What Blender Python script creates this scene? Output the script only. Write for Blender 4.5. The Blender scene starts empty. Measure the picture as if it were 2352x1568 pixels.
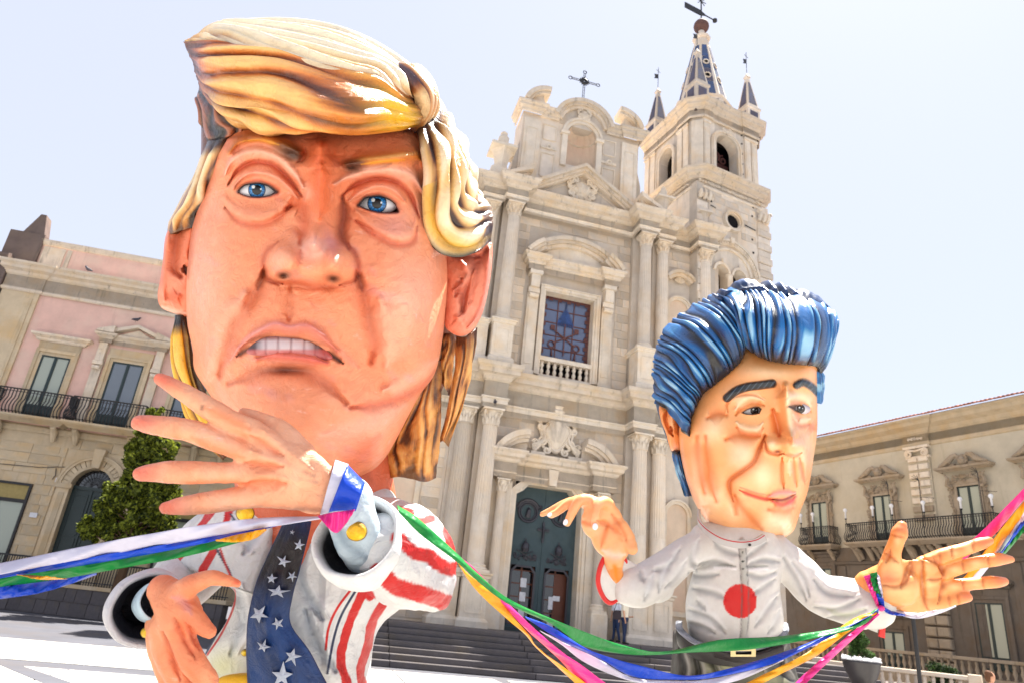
import bpy, bmesh, math, random
import numpy as np
from mathutils import Vector, Matrix

random.seed(7); rng = np.random.default_rng(11)
S = bpy.context.scene
COL = S.collection
R = math.radians

# ------------------------------------------------------------------ camera
FPX = 1581.0                                   # focal length in units of a 2352 px wide frame
_up = np.array([532, -5042, 2017.]); _up /= np.linalg.norm(_up)
_fw = np.array([0, 0, 1.])
_yy = _fw - _up[2] * _up; _yy /= np.linalg.norm(_yy)
_xx = np.cross(_up, _yy)
if _xx[0] < 0: _xx = -_xx
M3 = np.array([_xx, _yy, _up])                 # world = M3 @ (right, down, forward)
CAM = np.array([0, 0, 1.7])
cam_d = bpy.data.cameras.new('camera'); cam = bpy.data.objects.new('camera', cam_d); COL.objects.link(cam)
cam_d.sensor_width = 36; cam_d.lens = FPX / 2352 * 36
cam_d.clip_start = 0.05; cam_d.clip_end = 2000
r_, u_, f_ = M3 @ np.array([1, 0, 0]), M3 @ np.array([0, -1, 0]), M3 @ np.array([0, 0, 1])
cam.matrix_world = Matrix(((r_[0], u_[0], -f_[0], CAM[0]), (r_[1], u_[1], -f_[1], CAM[1]), (r_[2], u_[2], -f_[2], CAM[2]), (0, 0, 0, 1)))
cam_d.dof.use_dof = True; cam_d.dof.focus_distance = 3.1; cam_d.dof.aperture_fstop = 4.5
S.camera = cam

# ------------------------------------------------------------------ light
SUN_EL, SUN_AZ = R(70), R(48)                  # azimuth from +Y towards +X
w = bpy.data.worlds.new('World'); S.world = w; w.use_nodes = True
nt = w.node_tree; nt.nodes.clear()
sky = nt.nodes.new('ShaderNodeTexSky'); sky.sky_type = 'NISHITA'; sky.sun_disc = False
sky.sun_elevation = SUN_EL; sky.sun_rotation = SUN_AZ
sky.air_density = 1.0; sky.dust_density = 1.5; sky.ozone_density = 3.5
bg = nt.nodes.new('ShaderNodeBackground'); bg.inputs['Strength'].default_value = 0.115
wo = nt.nodes.new('ShaderNodeOutputWorld')
mxs = nt.nodes.new('ShaderNodeMix'); mxs.data_type = 'RGBA'; mxs.inputs[0].default_value = .86; mxs.inputs[7].default_value = (2.06, 2.12, 2.42, 1)   # summer haze evens out the clear sky
nt.links.new(sky.outputs[0], mxs.inputs[6]); nt.links.new(mxs.outputs[2], bg.inputs[0]); nt.links.new(bg.outputs[0], wo.inputs[0])
sd = bpy.data.lights.new('sun', 'SUN'); sd.energy = 5.0; sd.angle = R(0.53); sd.color = (1, .955, .88)
sun = bpy.data.objects.new('sun', sd); COL.objects.link(sun)
sv = Vector((math.sin(SUN_AZ) * math.cos(SUN_EL), math.cos(SUN_AZ) * math.cos(SUN_EL), math.sin(SUN_EL)))
sun.rotation_euler = sv.to_track_quat('Z', 'Y').to_euler()
S.view_settings.view_transform = 'Standard'; S.view_settings.look = 'None'
S.view_settings.gamma = 1; S.view_settings.use_curve_mapping = False
S.view_settings.exposure = 1.8
S.render.engine = 'CYCLES'
S.cycles.max_bounces = 6; S.cycles.diffuse_bounces = 4

# ------------------------------------------------------------------ helpers
def srgb(r, g, b):
    def f(c):
        c /= 255.
        return c / 12.92 if c <= .04045 else ((c + .055) / 1.055) ** 2.4
    return np.array([f(r), f(g), f(b)])
def P(x, y, d):
    """point at depth d on the sight line through (x, y); arrays allowed"""
    x = np.asarray(x, float); y = np.asarray(y, float); d = np.asarray(d, float)
    v = np.stack([(x - 1176) / FPX * d, (y - 784) / FPX * d, d + 0 * x], -1)
    return v @ M3.T + CAM
def W2P(p):
    v = (np.asarray(p) - CAM) @ M3
    return 1176 + FPX * v[..., 0] / v[..., 2], 784 + FPX * v[..., 1] / v[..., 2], v[..., 2]
def tag(o, label=None, cat=None, group=None, kind=None):
    if label: o['label'] = label
    if cat: o['category'] = cat
    if group: o['group'] = group
    if kind: o['kind'] = kind
    return o
def empty(name, loc=(0, 0, 0), rz=0, parent=None):
    o = bpy.data.objects.new(name, None); COL.objects.link(o); o.location = loc; o.rotation_euler = (0, 0, rz)
    o.empty_display_size = .2
    if parent: o.parent = parent
    return o
def meshobj(name, verts, faces, m, parent=None, smooth=False, cols=None, inv=None):
    me = bpy.data.meshes.new(name)
    if isinstance(verts, np.ndarray): verts = verts.reshape(-1, 3)
    if isinstance(faces, np.ndarray):
        n, k = faces.shape
        me.vertices.add(len(verts)); me.vertices.foreach_set('co', np.asarray(verts, np.float32).ravel())
        me.loops.add(n * k); me.loops.foreach_set('vertex_index', faces.astype(np.int32).ravel())
        me.polygons.add(n); me.polygons.foreach_set('loop_start', np.arange(0, n * k, k, dtype=np.int32))
        me.polygons.foreach_set('loop_total', np.full(n, k, np.int32))
        me.update(calc_edges=True)
    else:
        me.from_pydata([tuple(v) for v in verts], [], faces)
    me.validate()
    if cols is not None:
        a = me.color_attributes.new('Col', 'FLOAT_COLOR', 'POINT')
        c = np.ones((len(me.vertices), 4), np.float32); c[:, :3] = cols.reshape(-1, 3)
        c[:, :3] = np.clip(c[:, :3], 0, 1); a.data.foreach_set('color', c.ravel())
    if smooth: me.polygons.foreach_set('use_smooth', np.ones(len(me.polygons), bool))
    if m: me.materials.append(m)
    me.update()
    o = bpy.data.objects.new(name, me); COL.objects.link(o)
    if parent: o.parent = parent
    return o
def inst(o, parent=None, loc=None, rz=None, scale=None, name=None):
    c = o.copy(); COL.objects.link(c)
    if parent: c.parent = parent
    if loc is not None: c.location = loc
    if rz is not None: c.rotation_euler = (0, 0, rz)
    if scale is not None: c.scale = scale
    return c
def kids(o): return [c for c in COL.objects if c.parent == o]
def copy_tree(o, parent=None, loc=None):
    ch = kids(o)
    c = o.copy(); COL.objects.link(c)
    if parent is not None: c.parent = parent
    if loc is not None: c.location = loc
    for k in ch: copy_tree(k, c)
    return c

class MB:
    """mesh builder in local coordinates"""
    def __init__(s): s.v = []; s.f = []
    def add(s, v, f):
        n = len(s.v); s.v += [tuple(p) for p in v]; s.f += [tuple(i + n for i in q) for q in f]
    def box(s, x0, x1, y0, y1, z0, z1, b=0):
        if b:
            s.add([(x0 + b, y0, z0 + b), (x1 - b, y0, z0 + b), (x1 - b, y0, z1 - b), (x0 + b, y0, z1 - b),
                   (x0, y0 + b, z0), (x1, y0 + b, z0), (x1, y0 + b, z1), (x0, y0 + b, z1),
                   (x0, y1, z0), (x1, y1, z0), (x1, y1, z1), (x0, y1, z1)],
                  [(0, 1, 2, 3), (0, 4, 5, 1), (1, 5, 6, 2), (2, 6, 7, 3), (3, 7, 4, 0), (4, 8, 9, 5), (5, 9, 10, 6), (6, 10, 11, 7), (7, 11, 8, 4), (8, 11, 10, 9)])
        else:
            s.add([(x0, y0, z0), (x1, y0, z0), (x1, y1, z0), (x0, y1, z0), (x0, y0, z1), (x1, y0, z1), (x1, y1, z1), (x0, y1, z1)],
                  [(0, 3, 2, 1), (4, 5, 6, 7), (0, 1, 5, 4), (1, 2, 6, 5), (2, 3, 7, 6), (3, 0, 4, 7)])
        return s
    def prism(s, poly, y0, y1):
        """polygon in x-z extruded along y"""
        n = len(poly)
        v = [(x, y0, z) for x, z in poly] + [(x, y1, z) for x, z in poly]
        f = [tuple(range(n)), tuple(range(2 * n - 1, n - 1, -1))]
        f += [(i, i + n, (i + 1) % n + n, (i + 1) % n) for i in range(n)]
        s.add(v, f); return s
    def lathe(s, prof, cx=0, cy=0, n=20, mod=None):
        v = []; f = []
        for r, z in prof:
            for i in range(n):
                a = 2 * math.pi * i / n; rr = r * (mod(i, z) if mod else 1)
                v.append((cx + rr * math.cos(a), cy + rr * math.sin(a), z))
        for j in range(len(prof) - 1):
            for i in range(n):
                k = (i + 1) % n
                f.append((j * n + i, j * n + k, (j + 1) * n + k, (j + 1) * n + i))
        f.append(tuple(range(n - 1, -1, -1))); f.append(tuple((len(prof) - 1) * n + i for i in range(n)))
        s.add(v, f); return s
    def tube(s, pts, r, n=6):
        pts = [Vector(p) for p in pts]; v = []; f = []
        rr = r if isinstance(r, (list, tuple)) else [r] * len(pts)
        for i, p in enumerate(pts):
            t = (pts[min(i + 1, len(pts) - 1)] - pts[max(i - 1, 0)]).normalized()
            a = t.orthogonal().normalized() if i == 0 else (a - t * a.dot(t)).normalized()
            b = t.cross(a)
            for k in range(n):
                an = 2 * math.pi * k / n
                v.append(p + (a * math.cos(an) + b * math.sin(an)) * rr[i])
        for i in range(len(pts) - 1):
            for k in range(n):
                l = (k + 1) % n
                f.append((i * n + k, i * n + l, (i + 1) * n + l, (i + 1) * n + k))
        f.append(tuple(range(n - 1, -1, -1))); f.append(tuple((len(pts) - 1) * n + k for k in range(n)))
        s.add(v, f); return s
    def molding(s, path, prof):
        """path: list of (x, y) plan points (front is -y); prof: list of (out, z) going up; closed at the ends and back"""
        n = len(path); P2 = [Vector((p[0], p[1])) for p in path]; offs = []
        for i in range(n):
            if i == 0: d = (P2[1] - P2[0]).normalized(); nn = Vector((d.y, -d.x)); offs.append(nn)
            elif i == n - 1: d = (P2[-1] - P2[-2]).normalized(); nn = Vector((d.y, -d.x)); offs.append(nn)
            else:
                d0 = (P2[i] - P2[i - 1]).normalized(); d1 = (P2[i + 1] - P2[i]).normalized()
                n0 = Vector((d0.y, -d0.x)); n1 = Vector((d1.y, -d1.x))
                m = (n0 + n1)
                offs.append(m / max(.25, (1 + n0.dot(n1))) if m.length > 1e-6 else n0)
        v = []; f = []; k = len(prof)
        for i in range(n):
            for o, z in prof:
                q = P2[i] + offs[i] * o; v.append((q.x, q.y, z))
        for i in range(n - 1):
            for j in range(k - 1):
                f.append((i * k + j, (i + 1) * k + j, (i + 1) * k + j + 1, i * k + j + 1))
            f.append((i * k + k - 1, (i + 1) * k + k - 1, (i + 1) * k, i * k))
        f.append(tuple(range(k))); f.append(tuple((n - 1) * k + j for j in range(k - 1, -1, -1)))
        s.add(v, f); return s
    def arc(s, cx, cz, r0, r1, a0, a1, y0, y1, n=16):
        """ring sector in x-z plane, extruded in y; angles in degrees"""
        v = []; f = []
        for i in range(n + 1):
            a = R(a0 + (a1 - a0) * i / n)
            for rr in (r0, r1):
                for y in (y0, y1): v.append((cx + rr * math.cos(a), y, cz + rr * math.sin(a)))
        for i in range(n):
            b = i * 4; c = b + 4
            f += [(b, b + 2, c + 2, c), (b + 1, c + 1, c + 3, b + 3), (b + 2, b + 3, c + 3, c + 2), (b, c, c + 1, b + 1)]
        f += [(0, 1, 3, 2), (n * 4, n * 4 + 2, n * 4 + 3, n * 4 + 1)]
        s.add(v, f); return s
    def build(s, name, m, parent=None, smooth=False):
        o = meshobj(name, s.v, s.f, m, parent, smooth)
        bm = bmesh.new(); bm.from_mesh(o.data); bmesh.ops.recalc_face_normals(bm, faces=bm.faces); bm.to_mesh(o.data); bm.free()
        if smooth == 'auto': pass
        return o

# ------------------------------------------------------------------ materials
def newmat(name, rough=.8, spec=.3, coat=0):
    m = bpy.data.materials.new(name); m.use_nodes = True
    b = m.node_tree.nodes['Principled BSDF']; b.inputs['Roughness'].default_value = rough
    b.inputs['Specular IOR Level'].default_value = spec
    if coat: b.inputs['Coat Weight'].default_value = coat; b.inputs['Coat Roughness'].default_value = .12
    return m, m.node_tree, b
def nd(t, typ, **kw):
    n = t.nodes.new(typ)
    for k, v in kw.items():
        if hasattr(n, k): setattr(n, k, v)
        else: n.inputs[k.replace('_', ' ')].default_value = v
    return n
def mix(t, a, b, fac, blend='MIX'):
    n = t.nodes.new('ShaderNodeMix'); n.data_type = 'RGBA'; n.blend_type = blend
    for s, v in ((6, a), (7, b), (0, fac)):
        if hasattr(v, 'links'): t.links.new(v, n.inputs[s])
        elif s == 0: n.inputs[0].default_value = v
        else: n.inputs[s].default_value = (*v, 1)
    return n.outputs[2]
def ramp(t, src, p0, p1, c0=0., c1=1.):
    n = t.nodes.new('ShaderNodeMapRange'); n.inputs[1].default_value = p0; n.inputs[2].default_value = p1
    n.inputs[3].default_value = c0; n.inputs[4].default_value = c1; t.links.new(src, n.inputs[0]); return n.outputs[0]
def noise(t, scale, detail=6, rough=.6, vec=None, st=None):
    n = nd(t, 'ShaderNodeTexNoise', Scale=scale, Detail=detail, Roughness=rough)
    tc = nd(t, 'ShaderNodeTexCoord')
    if st:
        mp = nd(t, 'ShaderNodeMapping'); mp.inputs['Scale'].default_value = st
        t.links.new(tc.outputs['Object'], mp.inputs[0]); t.links.new(mp.outputs[0], n.inputs['Vector'])
    else: t.links.new(tc.outputs['Object'], n.inputs['Vector'])
    return n.outputs[0]
def bump(t, b, src, dist, strength=1.):
    n = nd(t, 'ShaderNodeBump'); n.inputs['Strength'].default_value = strength; n.inputs['Distance'].default_value = dist
    t.links.new(src, n.inputs['Height']); t.links.new(n.outputs[0], b.inputs['Normal'])
def plain(name, c, rough=.6, spec=.4, var=.12, scale=8, bmp=.003, metal=0, coat=0):
    m, t, b = newmat(name, rough, spec, coat)
    n = noise(t, scale)
    c = np.array(c); f = ramp(t, n, .3, .7)
    t.links.new(mix(t, c * (1 - var), np.minimum(c * (1 + var), 1), f), b.inputs['Base Color'])
    b.inputs['Metallic'].default_value = metal
    if bmp: bump(t, b, noise(t, scale * 4), bmp)
    return m
def stone(name, c, dark=.55, grime=.5, scale=1.2, rnd=.16, bmp=.012, warm=None, grime_col=(.07, .06, .05)):
    """weathered stone: per-piece tone, blotches, vertical run-off streaks and pits"""
    m, t, b = newmat(name, .88, .2)
    c = np.array(c)
    oi = nd(t, 'ShaderNodeObjectInfo'); geo = nd(t, 'ShaderNodeNewGeometry')
    f1 = ramp(t, noise(t, scale, 8, .65), .3, .72)
    col = mix(t, c * .84, c * 1.1, f1)
    w_ = np.array(warm) if warm is not None else c * np.array([1.06, .92, .76])
    col = mix(t, col, w_, ramp(t, noise(t, scale * .45, 5, .6), .48, .68, 0, .7))
    add = nd(t, 'ShaderNodeMath', operation='ADD'); t.links.new(oi.outputs['Random'], add.inputs[0]); t.links.new(geo.outputs['Random Per Island'], add.inputs[1])
    fr = nd(t, 'ShaderNodeMath', operation='FRACT'); t.links.new(add.outputs[0], fr.inputs[0])
    col = mix(t, col, col, 0); tone = ramp(t, fr.outputs[0], 0, 1, 1 - rnd, 1 + rnd * .6)
    cc = nd(t, 'ShaderNodeCombineColor'); [t.links.new(tone, cc.inputs[i]) for i in range(3)]
    col = mix(t, col, cc.outputs[0], 1.0, 'MULTIPLY')
    st = ramp(t, noise(t, 1.0, 7, .7, st=(3.5, 3.5, .35)), .56, .74, 0, grime)
    col = mix(t, col, c * dark * .6, st)
    gr = ramp(t, noise(t, scale * 3, 9, .75), .6, .78, 0, grime * .9)
    col = mix(t, col, grime_col, gr)
    t.links.new(col, b.inputs['Base Color'])
    bump(t, b, noise(t, scale * 9, 8, .7), bmp)
    return m
def vcol(name, rough=.42, spec=.5, coat=.0, bscale=26, bdist=.004, wr=0, mul=1.):
    m, t, b = newmat(name, rough, spec, coat)
    a = nd(t, 'ShaderNodeVertexColor', layer_name='Col')
    n = noise(t, 9, 8, .7)
    c = mix(t, a.outputs[0], (.85, .82, .8), ramp(t, n, .35, .75, 0, .9), 'MULTIPLY')
    n2 = noise(t, 60, 5, .7, st=(1, 1, .35))
    c = mix(t, c, (1.12, 1.08, 1.04), ramp(t, n2, .5, .75, 0, .5), 'MULTIPLY')
    if wr:      # brush marks, scuffs and stained creases of hand painted paper
        c = mix(t, c, (1.0, .84, .80), ramp(t, noise(t, 5, 9, .75, st=(1, 1, .4)), .5, .72, 0, .55 * wr), 'MULTIPLY')
        c = mix(t, c, (.93, .88, .95), ramp(t, noise(t, 13, 9, .8, st=(.5, 1, 1.6)), .6, .75, 0, .3 * wr))
        c = mix(t, c, (.16, .10, .08), ramp(t, noise(t, 38, 6, .8), .68, .8, 0, .55 * wr))
    t.links.new(c, b.inputs['Base Color'])
    t.links.new(ramp(t, noise(t, 14, 6, .6), .3, .7, rough - .1, rough + .14), b.inputs['Roughness'])
    # papier-mache: crumpled facets plus fine wrinkles
    vo = nd(t, 'ShaderNodeTexNoise', Scale=bscale, Detail=10, Roughness=.62, Distortion=1.4)
    tc = nd(t, 'ShaderNodeTexCoord'); t.links.new(tc.outputs['Object'], vo.inputs['Vector'])
    bump(t, b, vo.outputs[0], bdist, .8)
    return m
MT = {}
MT['stone'] = stone('limestone', srgb(216, 203, 187), grime=.34, warm=srgb(218, 192, 158), rnd=.26)
MT['stone_trim'] = stone('carved_limestone', srgb(222, 209, 191), grime=.5, scale=1.8, rnd=.08, warm=srgb(222, 194, 156))
MT['stone_dirty'] = stone('weathered_cornice_stone', srgb(214, 199, 180), grime=.95, scale=2.2, rnd=.12, warm=srgb(214, 188, 152))
MT['tower'] = stone('tower_limestone', srgb(216, 204, 189), grime=.42, scale=1.5, warm=srgb(220, 194, 160), rnd=.24)
MT['lava'] = stone('dark_lava_stone', srgb(96, 91, 92), grime=.2, scale=3, warm=srgb(96, 88, 80))
MT['lava2'] = stone('worn_lava_paving', srgb(104, 98, 96), grime=.15, scale=3, warm=srgb(112, 102, 94))
MT['pink'] = stone('pink_plaster', srgb(216, 178, 164), grime=.3, rnd=0, scale=.9, bmp=.004, warm=srgb(214, 194, 176))
MT['beige_pl'] = stone('beige_plaster', srgb(192, 182, 162), grime=.3, rnd=0, scale=.8, bmp=.004, warm=srgb(184, 168, 140))
MT['sooty'] = stone('sooty_lower_plaster', srgb(112, 102, 92), grime=.85, rnd=.1, scale=1.6, bmp=.01, warm=srgb(110, 92, 74))
MT['sand'] = stone('yellow_sandstone', srgb(196, 178, 150), grime=.4, scale=1.6, warm=srgb(198, 166, 120))
MT['darkstone'] = stone('blackened_parapet_stone', srgb(110, 96, 90), grime=.6, scale=2, warm=srgb(120, 104, 92))
MT['carved'] = stone('sooty_shaded_carved_stone', srgb(170, 154, 134), grime=.85, scale=3, rnd=.12, bmp=.03, warm=srgb(160, 138, 108))  # soot on the carvings; on the long balustrade its dark tone is painted shade
MT['plaza'] = stone('pale_plaza_paving', srgb(184, 181, 174), grime=.1, scale=.8, rnd=.1, bmp=.003, warm=srgb(204, 192, 172))
MT['plaza_dark'] = stone('grey_paving_band', srgb(90, 90, 96), grime=.05, scale=1, rnd=.05, bmp=.003)
MT['iron'] = plain('black_iron', (.018, .017, .018), .5, .4)
MT['greenpaint'] = plain('dark_green_paint', srgb(26, 44, 44), .45, .5, bmp=.001)
MT['doorgreen'] = stone('green_bronze_door', srgb(70, 84, 88), grime=.35, scale=2.5, rnd=.03, bmp=.004, warm=srgb(80, 92, 92))
MT['bronze'] = plain('dark_bronze', srgb(52, 50, 58), .45, .5, bmp=.004)
MT['wood'] = plain('brown_door_wood', srgb(96, 52, 34), .5, .4, scale=5)
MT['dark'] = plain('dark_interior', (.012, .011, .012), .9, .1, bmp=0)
MT['rust'] = plain('rusty_red_iron', srgb(98, 62, 58), .6, .3, scale=6)
MT['slate'] = stone('grey_majolica_tile', srgb(96, 92, 104), grime=.3, scale=5, rnd=.2, warm=srgb(84, 96, 130))
MT['bluetile'] = stone('blue_majolica_tile', srgb(84, 98, 126), grime=.25, scale=6, rnd=.35, warm=srgb(70, 96, 150))
MT['terra'] = stone('terracotta', srgb(150, 96, 76), grime=.5, scale=4, rnd=.25, warm=srgb(160, 110, 84))
MT['ball'] = plain('weathered_copper_ball', srgb(104, 76, 70), .7, .2)
MT['curtain'] = plain('pale_curtain', srgb(196, 200, 180), .8, .2)
MT['paper'] = plain('paper', srgb(210, 210, 214), .8, .2, bmp=0)
MT['bluepaper'] = plain('blue_paper', srgb(90, 150, 190), .8, .2, bmp=0)
MT['shell'] = stone('pale_niche_plaster', srgb(218, 196, 172), grime=.1, rnd=0, warm=srgb(224, 190, 164))
def glass(name, c, rough=.05):
    m, t, b = newmat(name, rough, .9)
    b.inputs['Base Color'].default_value = (*c, 1); b.inputs['IOR'].default_value = 1.6
    bump(t, b, noise(t, 1.3, 3, .5), .01, .5)
    return m
MT['glass'] = glass('window_glass', srgb(96, 104, 112))
MT['glass_pale'] = glass('curtained_glass', srgb(150, 156, 140), .12)
MT['glass_blue'] = glass('blue_leaded_glass', srgb(74, 86, 116), .12)
MT['glass_dark'] = glass('dark_glass', srgb(28, 30, 34))
# ================================================================== SETTING
def frame_box(mb, x0, x1, z0, z1, w, y0, y1, bottom=True):
    mb.box(x0 - w, x0, y0, y1, z0, z1 + w); mb.box(x1, x1 + w, y0, y1, z0, z1 + w); mb.box(x0, x1, y0 + .002, y1, z1, z1 + w)
    if bottom: mb.box(x0, x1, y0 + .002, y1, z0 - w, z0)
def ring_pts(r, n=24, cx=0, cz=0, y=0, a0=0, a1=360):
    return [(cx + r * math.cos(R(a0 + (a1 - a0) * i / n)), y, cz + r * math.sin(R(a0 + (a1 - a0) * i / n))) for i in range(n + 1)]
def spiral(cx, cz, r, y, turns=1.4, a0=90, sg=1, n=22):
    return [(cx + sg * r * (1 - .78 * i / n) * math.cos(R(a0 + 360 * turns * i / n)), y, cz + r * (1 - .78 * i / n) * math.sin(R(a0 + 360 * turns * i / n))) for i in range(n + 1)]
def wall_arches(mb, x0, x1, z0, z1, y0, y1, ops):
    """wall with arched openings ops = [(xc, halfwidth, sill, spring)] sorted by x"""
    xs = x0
    for xc, hw, sill, spring in ops:
        mb.box(xs, xc - hw, y0, y1, z0, z1)
        if sill > z0: mb.box(xc - hw, xc + hw, y0, y1, z0, sill)
        poly = [(xc - hw, z1), (xc - hw, spring)] + [(xc + hw * math.cos(R(a)), spring + hw * math.sin(R(a))) for a in range(165, 0, -15)] + [(xc + hw, spring), (xc + hw, z1)]
        half = len(poly) // 2
        mid = (xc, z1)
        L = poly[:1] + poly[1:half + 1] + [mid]; Rr = [mid] + poly[half:]
        mb.prism(L, y0, y1); mb.prism(Rr, y0, y1)
        xs = xc + hw
    mb.box(xs, x1, y0, y1, z0, z1)
_block = MB().box(-.5, .5, -1, 0, -.5, .5, .02)
BLOCKS = {}
def block_mesh(m):
    if m.name not in BLOCKS:
        me = bpy.data.meshes.new('stone_block')
        me.from_pydata(_block.v, [], _block.f); me.materials.append(m); BLOCKS[m.name] = me
    return BLOCKS[m.name]
COUNT = {}
def ashlar(parent, m, x0, x1, z0, z1, y, rh=.4, bw=.85, holes=(), dep=.03, name='stone_block', limit=290, joint=.014, rotz=0, ori=None, hard=False):
    """coursed blocks standing proud of a wall face at y; holes = rectangles left free"""
    key = (parent.name, name); extra = MB(); z = z0; row = 0
    rows = max(1, round((z1 - z0) / rh)); h = (z1 - z0) / rows
    for row in range(rows):
        z = z0 + row * h; x = x0; first = True
        while x < x1 - .02:
            wdt = bw * random.uniform(.75, 1.25)
            if first and row % 2: wdt *= .5
            first = False
            xe = min(x + wdt, x1)
            if x1 - xe < bw * .3: xe = x1
            segs = [(x, xe)]
            for hx0, hx1, hz0, hz1 in holes:
                if z + h > hz0 + .01 and z < hz1 - .01:
                    ns = []
                    for a, b in segs:
                        if b <= hx0 or a >= hx1: ns.append((a, b))
                        else:
                            if a < hx0: ns.append((a, hx0))
                            if b > hx1: ns.append((hx1, b))
                    segs = ns
            for a, b in segs:
                if b - a < .06: continue
                c = COUNT.get(key, 0); d = dep * random.uniform(.75, 1.25)
                if c < limit:
                    o = bpy.data.objects.new(name, block_mesh(m)); COL.objects.link(o); o.parent = parent
                    o.scale = (b - a - joint, d, h - joint)
                    if ori is None: o.location = ((a + b) / 2, y, z + h / 2)
                    else:
                        o.location = ori((a + b) / 2, z + h / 2); o.rotation_euler = (0, 0, rotz)
                    COUNT[key] = c + 1
                elif ori is None and not hard:
                    extra.box(a + joint / 2, b - joint / 2, y - d, y + .001, z + joint / 2, z + h - joint / 2)
            x = xe
    if extra.v: tag(extra.build(name + 's', m, parent), kind='stuff')

# ------------------------------------------------------------------ ground
g = MB(); g.box(-400, 400, -300, 600, -.6, -.012); plaza = g.build('ground', MT['plaza_dark']); tag(plaza, kind='structure')
# paving: pale slabs between grey bands, laid square to the church
pv = empty('plaza', (2.266, 29.833, 0), R(13)); tag(pv, kind='structure')
slab_me = None
def slab(x0, x1, y0, y1, m=MT['plaza']):
    mb = MB().box(x0, x1, y0, y1, -.012, .0); return mb
for i, x0 in enumerate(np.arange(-46, 40, 3.3)):
    for j, y0 in enumerate([-6.25 - 2.3 - 2.3 * k - .95 * (k // 2 + 1) for k in range(13)]):
        big = .0 if (i % 4 and j % 3) else .22
        o = MB().box(0, 3.3 - .05 - (.35 if i % 4 == 0 else 0), 0, 2.26, -.012, 0).build('paving_slab', MT['plaza'], pv)
        o.location = (x0, y0, 0)
# diagonal grey band crossing the paving on the left
d0 = MB().add
def gp(x, y, z=0):
    r = P(x, y, 1.) - CAM; return CAM + r * (z - CAM[2]) / r[2]
q = [gp(-40, 1497), gp(-40, 1510), gp(560, 1760), gp(640, 1730)]
b = MB(); b.add([(p[0], p[1], .0) for p in q] + [(p[0], p[1], .006) for p in q], [(0, 1, 2, 3), (4, 7, 6, 5), (0, 4, 5, 1), (1, 5, 6, 2), (2, 6, 7, 3), (3, 7, 4, 0)])
o = b.build('paving_band', MT['plaza_dark']); tag(o, kind='structure')

# ------------------------------------------------------------------ church
CH = empty('church', (2.266, 29.833, 0), R(12.985)); tag(CH, 'tall pale limestone baroque church front with paired columns and green doors', 'church')
ST, TR, DT = MT['stone'], MT['stone_trim'], MT['stone_dirty']
PLAT = 1.2
# steps up to the platform
STP = empty('church_steps', (2.266, 29.833, 0), R(12.985)); tag(STP, kind='structure')
nst = 7
for k in range(nst):
    z1 = PLAT * (k + 1) / nst; y0 = -6.2 + .37 * k
    yb = -6.2 + .37 * (k + 1) + .05
    for s_, (xa, xb) in enumerate([(-11, -6.4), (-6.39, -1.9), (-1.89, 2.6), (2.61, 7.1), (7.11, 12)]):
        MB().box(xa, xb - .01, y0, yb if k < nst - 1 else y0 + .42, z1 - PLAT / nst + (.001 if k else 0), z1 - .035 * 0, .012).build('step', MT['lava'], STP)
        if k == 0: pass
MB().box(-11, 12, -6.2 + .37 * (nst - 1) + .3, .5, 0, PLAT - .004).build('platform', MT['lava2'], STP)

CI, CO = (-3.06, 3.8), (-4.12, 4.86)
def path_main(g=.0):
    return [(-9, -.12), (-4.64, -.12), (-4.64, -.86), (-3.58, -.86), (-3.58, -1.2), (-2.54, -1.2), (-2.54, -.32), (3.28, -.32), (3.28, -1.2), (4.32, -1.2),
            (4.32, -.86), (5.38, -.86), (5.38, -.12), (6.62, -.12), (6.62, -1.0), (7.7, -1.0), (7.7, -.12), (8.3, -.12)]
# main wall masses
wb = MB()
wb.box(-9, -1.5, 0, 2, PLAT, 9.9); wb.box(1.5, 8.3, 0, 2, PLAT, 9.9)
wb.box(-1.5, 1.5, 0, 2, 7.15, 9.9)
wb.box(-9, -.96, 0, 2, 9.9, 21.1); wb.box(1.54, 8.3, 0, 2, 9.9, 21.1); wb.box(-.96, 1.54, 0, 2, 9.9, 11.9); wb.box(-.96, 1.54, 0, 2, 16.3, 21.1)
for xc in CI + CO:                                 # pilaster backing behind each column
    wb.box(xc - .46, xc + .46, -.3, 0, PLAT, 21)
wb.box(-9, 12, 2, 20, 0, 18)
wb.box(6.7, 7.62, -.3, 0, PLAT, 21)
wb.build('wall', ST, CH)
MB().box(-1.6, 1.6, .9, 1.95, PLAT, 7.3).build('vestibule', MT['dark'], CH)
# ashlar facing
hl = [(-2.95, 3.5, 11.7, 19.3), ]
ashlar(CH, ST, -2.6, 3.34, 12.0, 20.0, 0, .42, .95, [(-2.0, 2.62, 11.7, 19.25)])
ashlar(CH, ST, -2.6, -1.5, 1.2, 9.8, 0, .42, .8, [(-2.55, -1.5, 1.2, 8.3)])
ashlar(CH, ST, 1.5, 3.34, 1.2, 9.8, 0, .42, .8, [(1.5, 2.6, 1.2, 8.3)])
ashlar(CH, ST, -2.6, 3.34, 8.6, 9.7, 0, .37, .9, [(-.9, .9, 8.3, 9.8)])
ashlar(CH, ST, 5.35, 6.65, 12.2, 19.9, 0, .42, .7, [(5.2, 6.6, 13.4, 19.0)])
ashlar(CH, ST, -8.9, -4.7, 1.3, 9.7, 0, .42, .9, [(-7.6, -5.5, 2.4, 7.6)])
ashlar(CH, ST, -8.9, -4.7, 12.0, 19.9, 0, .42, .9)
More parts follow.
